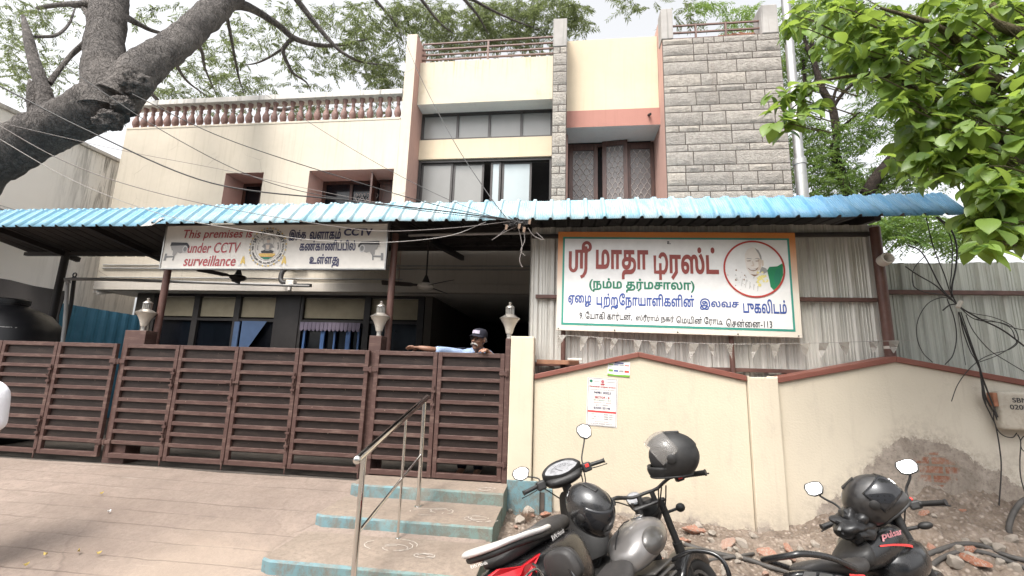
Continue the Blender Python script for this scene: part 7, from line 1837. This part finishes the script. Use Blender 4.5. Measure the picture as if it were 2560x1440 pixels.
for (cx, cy, Y_) in RO:
    b = A(cx, cy, Y_); m_ = int(rng.integers(5, 9)); tn = (Vector((5.15, 3.8, 3.2+.25*(b.z-3.2)))-b).normalized(); bt_tw.tube([b+Vector((0, 0, -.03)), b+tn*.14+Vector((0, 0, -.015)), b+tn*.34+Vector((rng.normal()*.03, 0, -.05))], [.0025, .004, .006], 5); ph0 = rng.uniform(0, 6.28); out = Vector((-.35, -.35, .15))+Vector((rng.normal()*.4, rng.normal()*.3, rng.normal()*.25))
    for j in range(m_):
        a = ph0+2.4*j; v = Vector((math.cos(a), math.sin(a)*.8, -.8+rng.normal()*.4))+out*.6
        pos.append(b+Vector((rng.normal()*.03, rng.normal()*.03, -.012*j))); axs.append(v); ups.append((rng.normal()*.35, rng.normal()*.35-.35, 1)); L_ = rng.uniform(.11, .20); ln.append(L_*.88); wd.append(L_*rng.uniform(.46, .60))
leaves_mesh('crown', np.array(pos)-np.array(bt_.location), axs, ups, ln, wd, m_leaf_near, bt_, 'broad'); local(bt_, bt_tw).build('twigs', m_twig, bt_)

# ------------------------------------------------------------------ cables
def cable(pts, r_, lb, mat=m_wire, n=10, grp='overhead cables to the eave'):
    o = MB().tube(spline(pts, n), r_*.72, 5).build('overhead_cable', mat, smooth=60); return tag(o, lb, 'cable', grp)
E1 = at(1290, 552, 4.68)
cable([A(-40, 195, 3.2), A(230, 332, 3.6), A(530, 458, 4.0), A(860, 500, 4.3), A(1110, 528, 4.55), E1], .011, 'thickest overhead cable, entering at the left edge below the tree fork')
cable([A(160, 165, 3.4), A(420, 335, 3.7), A(660, 452, 4.0), A(900, 505, 4.3), A(1150, 538, 4.55), E1], .006, 'thin cable starting on the upper tree trunk')
cable([A(330, 235, 3.5), A(560, 345, 3.8), A(860, 445, 4.2), A(1100, 515, 4.5), E1], .007, 'cable passing the left end of the balustrade')
cable([A(-40, 292, 3.0), A(150, 398, 3.3), A(330, 465, 3.6), A(560, 520, 4.0), A(830, 565, 4.35), A(960, 578, 4.5), A(1130, 570, 4.6), E1], .006, 'pale cable sagging over the top edge of the surveillance notice', m_wire_g)
cable([A(-40, 325, 3.0), A(190, 455, 3.4), A(420, 540, 3.8), A(640, 580, 4.1), A(780, 600, 4.3), A(960, 606, 4.5), A(1120, 590, 4.6), A(1215, 555, 4.66)], .005, 'lowest pale cable crossing the lettering of the surveillance notice', m_wire_w)
cable([A(-30, 300, 3.2), A(300, 375, 3.7), A(560, 425, 4.0), A(760, 470, 4.2), A(1050, 525, 4.5), E1], .004, 'thinnest cable, crossing the small salmon window', m_wire_g)
cable([A(1000, 70, 8.9), A(1050, 190, 7.6), A(1130, 345, 6.2), A(1210, 470, 5.2), A(1268, 548, 4.68)], .008, 'cable dropping steeply from the pier to the eave')
cable([A(630, 215, 6), A(880, 372, 5.4), A(1080, 480, 5), A(1240, 545, 4.7)], .005, 'cable running from the middle of the balustrade to the eave')
# tangle under the eave
tg = thing('cable_tangle', 'knot of old cables and ties hanging from the eave left of the name board', 'cable', E1); tl = MB(); rnd = random.Random(21)
for k in range(20):
    p = [Vector((rnd.gauss(0, .065), rnd.uniform(-.02, .12), rnd.gauss(-.015, .022))) for _ in range(5)]; tl.tube(spline(p, 5), rnd.choice([.004, .005, .006]), 5)
tl.build('loops', m_wire, tg, smooth=60); tl = MB()
for (pts) in ([(1290, 555), (1300, 585), (1305, 620), (1299, 650), (1306, 668)], [(1305, 560), (1312, 600), (1302, 625), (1312, 640)], [(1278, 560), (1250, 585), (1230, 600)], [(1300, 562), (1262, 580), (1236, 596)], [(1320, 570), (1335, 590), (1360, 600), (1340, 580)]):
    tl.tube(spline([at(x, y, 4.72)-E1 for x, y in pts], 5), .005, 5)
tl.build('loose_ends', m_wire_g, tg, smooth=60); tl = MB()
for k in range(4):
    x = rnd.uniform(-.14, .2); z = rnd.uniform(-.09, .02); tl.add([(x, -.01, z), (x+.03, -.015, z-.01), (x+.02, -.02, z-.07), (x-.005, -.01, z-.06)], [(0, 1, 2, 3)])
tl.build('rag_tie', m_dry, tg, solid=.004)
# bunch of loose cables at right, tied by the post
kn = at(2392, 762, 4.88); cb = thing('cable_bunch', 'bunch of black cables tied in a knot and looping over the zinc screen and wall', 'cable', kn)
Zz = lambda zx, zy: (1960+zx*.361, 480+zy*.361)
CB = [([(1060, 170), (1150, 250), (1195, 370), (1190, 520), (1165, 640), (1160, 730)], .010), ([(1045, 170), (1120, 240), (1165, 370), (1160, 560), (1150, 650), (1180, 750)], .006), ([(985, 175), (1020, 330), (1060, 450), (1110, 570), (1150, 690), (1195, 770)], .006), ([(860, 370), (940, 405), (1000, 490), (1060, 610), (1110, 690), (1190, 770)], .008), ([(840, 515), (920, 570), (1040, 640), (1120, 710), (1195, 775)], .008),
      ([(890, 630), (890, 560), (920, 500), (980, 440)], .005), ([(890, 610), (905, 660), (980, 695), (1110, 715), (1190, 765)], .006), ([(1195, 770), (1110, 730), (1000, 770), (930, 880), (920, 1000), (960, 1110), (1030, 1180)], .005), ([(1130, 740), (1180, 880), (1195, 1010), (1170, 1130), (1115, 1195)], .006), ([(1190, 775), (1145, 785), (1100, 820)], .008),
      ([(1195, 780), (1270, 830), (1380, 890), (1520, 960), (1700, 1095)], .010), ([(1195, 778), (1290, 835), (1440, 865), (1560, 915), (1610, 970), (1620, 1040), (1560, 1090), (1450, 1120), (1360, 1160), (1270, 1240), (1200, 1340), (1160, 1450)], .005), ([(1195, 778), (1320, 880), (1500, 905), (1590, 940), (1680, 960)], .006), ([(1320, 880), (1430, 890), (1560, 935), (1600, 1010), (1600, 1055), (1480, 1130), (1345, 1180)], .005), ([(1260, 850), (1310, 960), (1420, 1090), (1540, 1170), (1700, 1265)], .005),
      ([(1210, 830), (1260, 970), (1310, 1110), (1345, 1180), (1380, 1300), (1430, 1430), (1480, 1560)], .009), ([(1225, 830), (1275, 980), (1320, 1110), (1350, 1200), (1370, 1340), (1400, 1470)], .006), ([(1215, 835), (1240, 960), (1290, 1100), (1340, 1190), (1420, 1400)], .006), ([(1205, 840), (1225, 980), (1245, 1120), (1258, 1200)], .003)]
mb = MB()
for k, (p, r_) in enumerate(CB): mb.tube(spline([at(*Zz(*q), 4.88-.004*(k % 5))-kn for q in p], 6), r_*.8, 5)
mb.build('cables', m_wire, cb, smooth=60)
MB().tube([(-.02, -.03, -.03), (.02, -.03, .03)], .02, 8).build('tie', m_plastic_w, cb)
mb = MB()
Zq = lambda x, y: (2200+x*.3888, 880+y*.3888)
for p, r_ in (([(655, 170), (680, 290), (740, 400), (775, 470), (830, 490), (925, 500)], .010), ([(655, 190), (665, 300), (720, 420), (745, 480), (770, 620), (780, 760), (765, 995)], .007), ([(745, 330), (730, 400), (745, 480), (790, 535), (850, 550), (880, 520)], .006), ([(885, 530), (905, 580), (900, 700), (905, 800), (930, 900)], .006), ([(925, 540), (905, 570), (910, 620), (940, 650)], .005)):
    mb.tube(spline([at(*Zq(*q), 4.93) for q in p], 6), r_*.8, 5)
o = mb.build('wall_cable', m_wire, smooth=60); tag(o, 'thin black cables hanging down the cream wall around the cable box', 'cable')

# ------------------------------------------------------------------ rubble: chunks, bricks, hoses
def rock(r_, seed, squash=(1, .8, .65)):
    bm = bmesh.new(); bmesh.ops.create_icosphere(bm, subdivisions=3, radius=1)
    for v in bm.verts:
        p = v.co.copy(); q = p*1.1+Vector((seed*3.1, 0, 0))
        # facet it: cut by a few random planes
        for k in range(7):
            n_ = Vector((math.sin(seed*7+k*2.4), math.cos(seed*5+k*1.7), math.sin(seed*3+k*3.3))).normalized(); d = p.dot(n_)-.68
            if d > 0: p -= n_*d
        p *= 1+.12*noise.fractal(q*2, 1., 2., 3); v.co = Vector((p.x*squash[0], p.y*squash[1], p.z*squash[2]))*r_
    me = bpy.data.meshes.new('rubble_chunk'); bm.to_mesh(me); bm.free(); me.polygons.foreach_set('use_smooth', [True]*len(me.polygons)); me.set_sharp_from_angle(angle=R(28)); return me
mes = [rock(1, s_) for s_ in range(8)]
for m_ in mes: m_.materials.append(m_rock)
meb = rock(1, 12, (1.25, .62, .5)); meb.materials.append(m_brick); meb2 = rock(1, 15, (1.1, .7, .6)); meb2.materials.append(m_brick)
CH = []   # (px, py, size, brick?)
named = [((1322, 1287), .085, 0, 'large rounded concrete lump left of the scooter handlebar'), ((1365, 1290), .06, 1, 'reddish stone between the concrete lump and the scooter'), ((1300, 1310), .07, 0, 'grey lump low beside the blue step flank'), ((1275, 1285), .04, 0, 'small pale stone against the blue step flank'), ((1735, 1335), .10, 1, 'flat brown stone beneath the fork of the grey motorcycle'), ((1820, 1372), .085, 1, 'upright brick fragment with a red stripe between the motorcycles'), ((1780, 1345), .05, 0, 'grey stone left of the upright brick fragment'), ((1925, 1405), .11, 2, 'charred orange brick leaning behind the right motorcycle\'s seat'), ((1885, 1350), .04, 0, 'round stone above the charred brick'), ((2040, 1375), .05, 0, 'pale stone behind the right motorcycle\'s seat'), ((2440, 1420), .085, 1, 'pink brick slab at the lower right under the hoses'), ((2390, 1425), .08, 0, 'grey slab left of the pink brick slab'), ((2330, 1385), .05, 1, 'small stone under the hose right of the black tank'), ((2500, 1395), .06, 0, 'grey stone at far right below the hoses'), ((2470, 1370), .045, 0, 'small grey stone above the pink brick slab'), ((1880, 1340), .035, 0, 'small pebble behind the upright brick fragment')]
from mathutils.bvhtree import BVHTree
def ground_hit(x, y):
    """where a sight line meets the bank"""
    o_ = Vector((0, 0, CAM_H)); d = at(x, y, 1)-o_
    lo_, hi_ = 1.7, 4.97
    for k in range(60):
        Y_ = lo_+(hi_-lo_)*k/59; p = o_+d*Y_
        if p.z < bank_z(p.x, p.y): return p
    return None
for (px, py), s_, b_, lb in named:
    p = ground_hit(px, py)
    if p is None: continue
    me = (meb if b_ == 1 else meb2) if b_ else mes[len(CH) % 8]
    o = bpy.data.objects.new('rubble_chunk', me); COL.objects.link(o); o.location = (p.x, p.y, bank_z(p.x, p.y)+s_*.25); o.scale = (s_,)*3; o.rotation_euler = (random.uniform(-.4, .4), random.uniform(-.4, .4), random.uniform(0, 6)); CH.append(o)
    tag(o, lb, 'rubble', 'rubble chunks at the wall foot')
rnd = random.Random(77); k = 0
while k < 260:
    x = rnd.uniform(-.5, 4.4); y = rnd.choice([rnd.uniform(3.2, 4.9), rnd.uniform(3.6, 4.6)]); s_ = rnd.choice([.02, .025, .03, .038, .045, .055])*(1 if rnd.random() > .1 else 1.5)
    b_ = rnd.random() < .28; o = bpy.data.objects.new('rubble_chunk', (meb if rnd.random() < .5 else meb2) if b_ else mes[rnd.randrange(8)]); COL.objects.link(o)
    o.location = (x, y, bank_z(x, y)+s_*.3); o.scale = (s_,)*3; o.rotation_euler = (rnd.uniform(-.6, .6), rnd.uniform(-.6, .6), rnd.uniform(0, 6))
    tag(o, 'small broken brick bit scattered on the rubble bank' if b_ else 'small broken concrete bit scattered on the rubble bank', 'rubble', 'small brick bits on the bank' if b_ else 'small concrete bits on the bank'); k += 1
def hose(px, lb, r_):
    P = []
    for (x, y, *h) in px:
        p = ground_hit(x, y)
        if p is None: p = at(x, y, 4.6)
        P.append(Vector((p.x, p.y, max(p.z, bank_z(p.x, p.y))+r_+(h[0] if h else 0))))
    o = MB().tube(spline(P, 8), r_, 10).build('hose', m_hose, smooth=60); tag(o, lb, 'hose', 'black hoses lying on the rubble')
hose([(1700, 1372), (1760, 1382), (1820, 1400), (1870, 1412), (1920, 1428), (1990, 1448)], 'black hose running left to right under the charred brick', .02)
hose([(1700, 1415), (1770, 1410), (1840, 1402), (1885, 1397)], 'short grey hose crossing the longer hose near the grey motorcycle', .013)
hose([(2300, 1412), (2340, 1385), (2400, 1372), (2460, 1378), (2520, 1400), (2580, 1420)], 'upper black hose curving right of the black motorcycle tank', .02)
hose([(2310, 1440), (2360, 1408), (2420, 1396), (2490, 1404), (2590, 1440)], 'lower grey hose right of the black motorcycle tank', .018)
p = [at(2530, 1352, 4.6), at(2522, 1320, 4.6), at(2535, 1280, 4.65), at(2560, 1250, 4.7), at(2610, 1230, 4.7)]
o = MB().tube(spline(p, 8), .021, 10).build('hose', m_hose, smooth=60); tag(o, 'thick black conduit arching out of the ground at the right edge', 'hose', 'black hoses lying on the rubble')
# dry weed by the step and yellow leaves on the ramp
mb = MB(); rnd = random.Random(3); c = at(1315, 1258, 4.75); c.z = bank_z(c.x, 4.75)
for k in range(70):
    a = rnd.uniform(0, 6.28); d = Vector((math.cos(a)*.6, math.sin(a)*.4, rnd.uniform(.2, 1))).normalized(); L_ = rnd.uniform(.06, .16); mb.tube([c+Vector((rnd.gauss(0, .03), rnd.gauss(0, .03), 0)), c+d*L_*.6+Vector((0, 0, .01)), c+d*L_+Vector((rnd.gauss(0, .02), 0, -.01))], [.002, .0016, .001], 4)
tag(mb.build('dry_weed', m_dry), 'dry brown weed tuft in the corner beside the top step', 'plant')
m_yl = simple('yellow_fallen_leaf', (.38, .28, .08), .7)
for k, (x, y, lb) in enumerate(((253, 1237, 'yellow leaf alone in the middle of the ramp'), (112, 1392, 'yellow leaf nearest the lower left corner'), (247, 1387, 'yellow leaf right of the pair at lower left'), (64, 1417, 'longest yellow leaf at the bottom left edge'), (195, 1384, 'yellow leaf third from the left edge of the ramp'), (272, 1283, 'pale scrap of paper in the middle of the ramp'))):
    o_ = Vector((0, 0, CAM_H)); d = at(x, y, 1)-o_; Y_ = 2.5
    while Y_ < 4.9 and (o_+d*Y_).z > ramp_z(Y_)+.012: Y_ += .01
    p = o_+d*Y_; an = rng.uniform(0, 6.28)
    pts = [(math.cos(t)*.019*(1 if k != 5 else .8), math.sin(t)*.008*(1 if k != 5 else 1.6), .012*math.cos(2*t)) for t in np.linspace(0, 2*PI, 10)[:-1]]
    o = MB().poly(pts).build('fallen_leaf' if k < 5 else 'paper_scrap', m_yl if k < 5 else k_white, solid=.0015); o.location = (p.x, p.y, ramp_z(p.y)+.03); o.rotation_euler[2] = an; tag(o, lb, 'leaf' if k < 5 else 'paper')
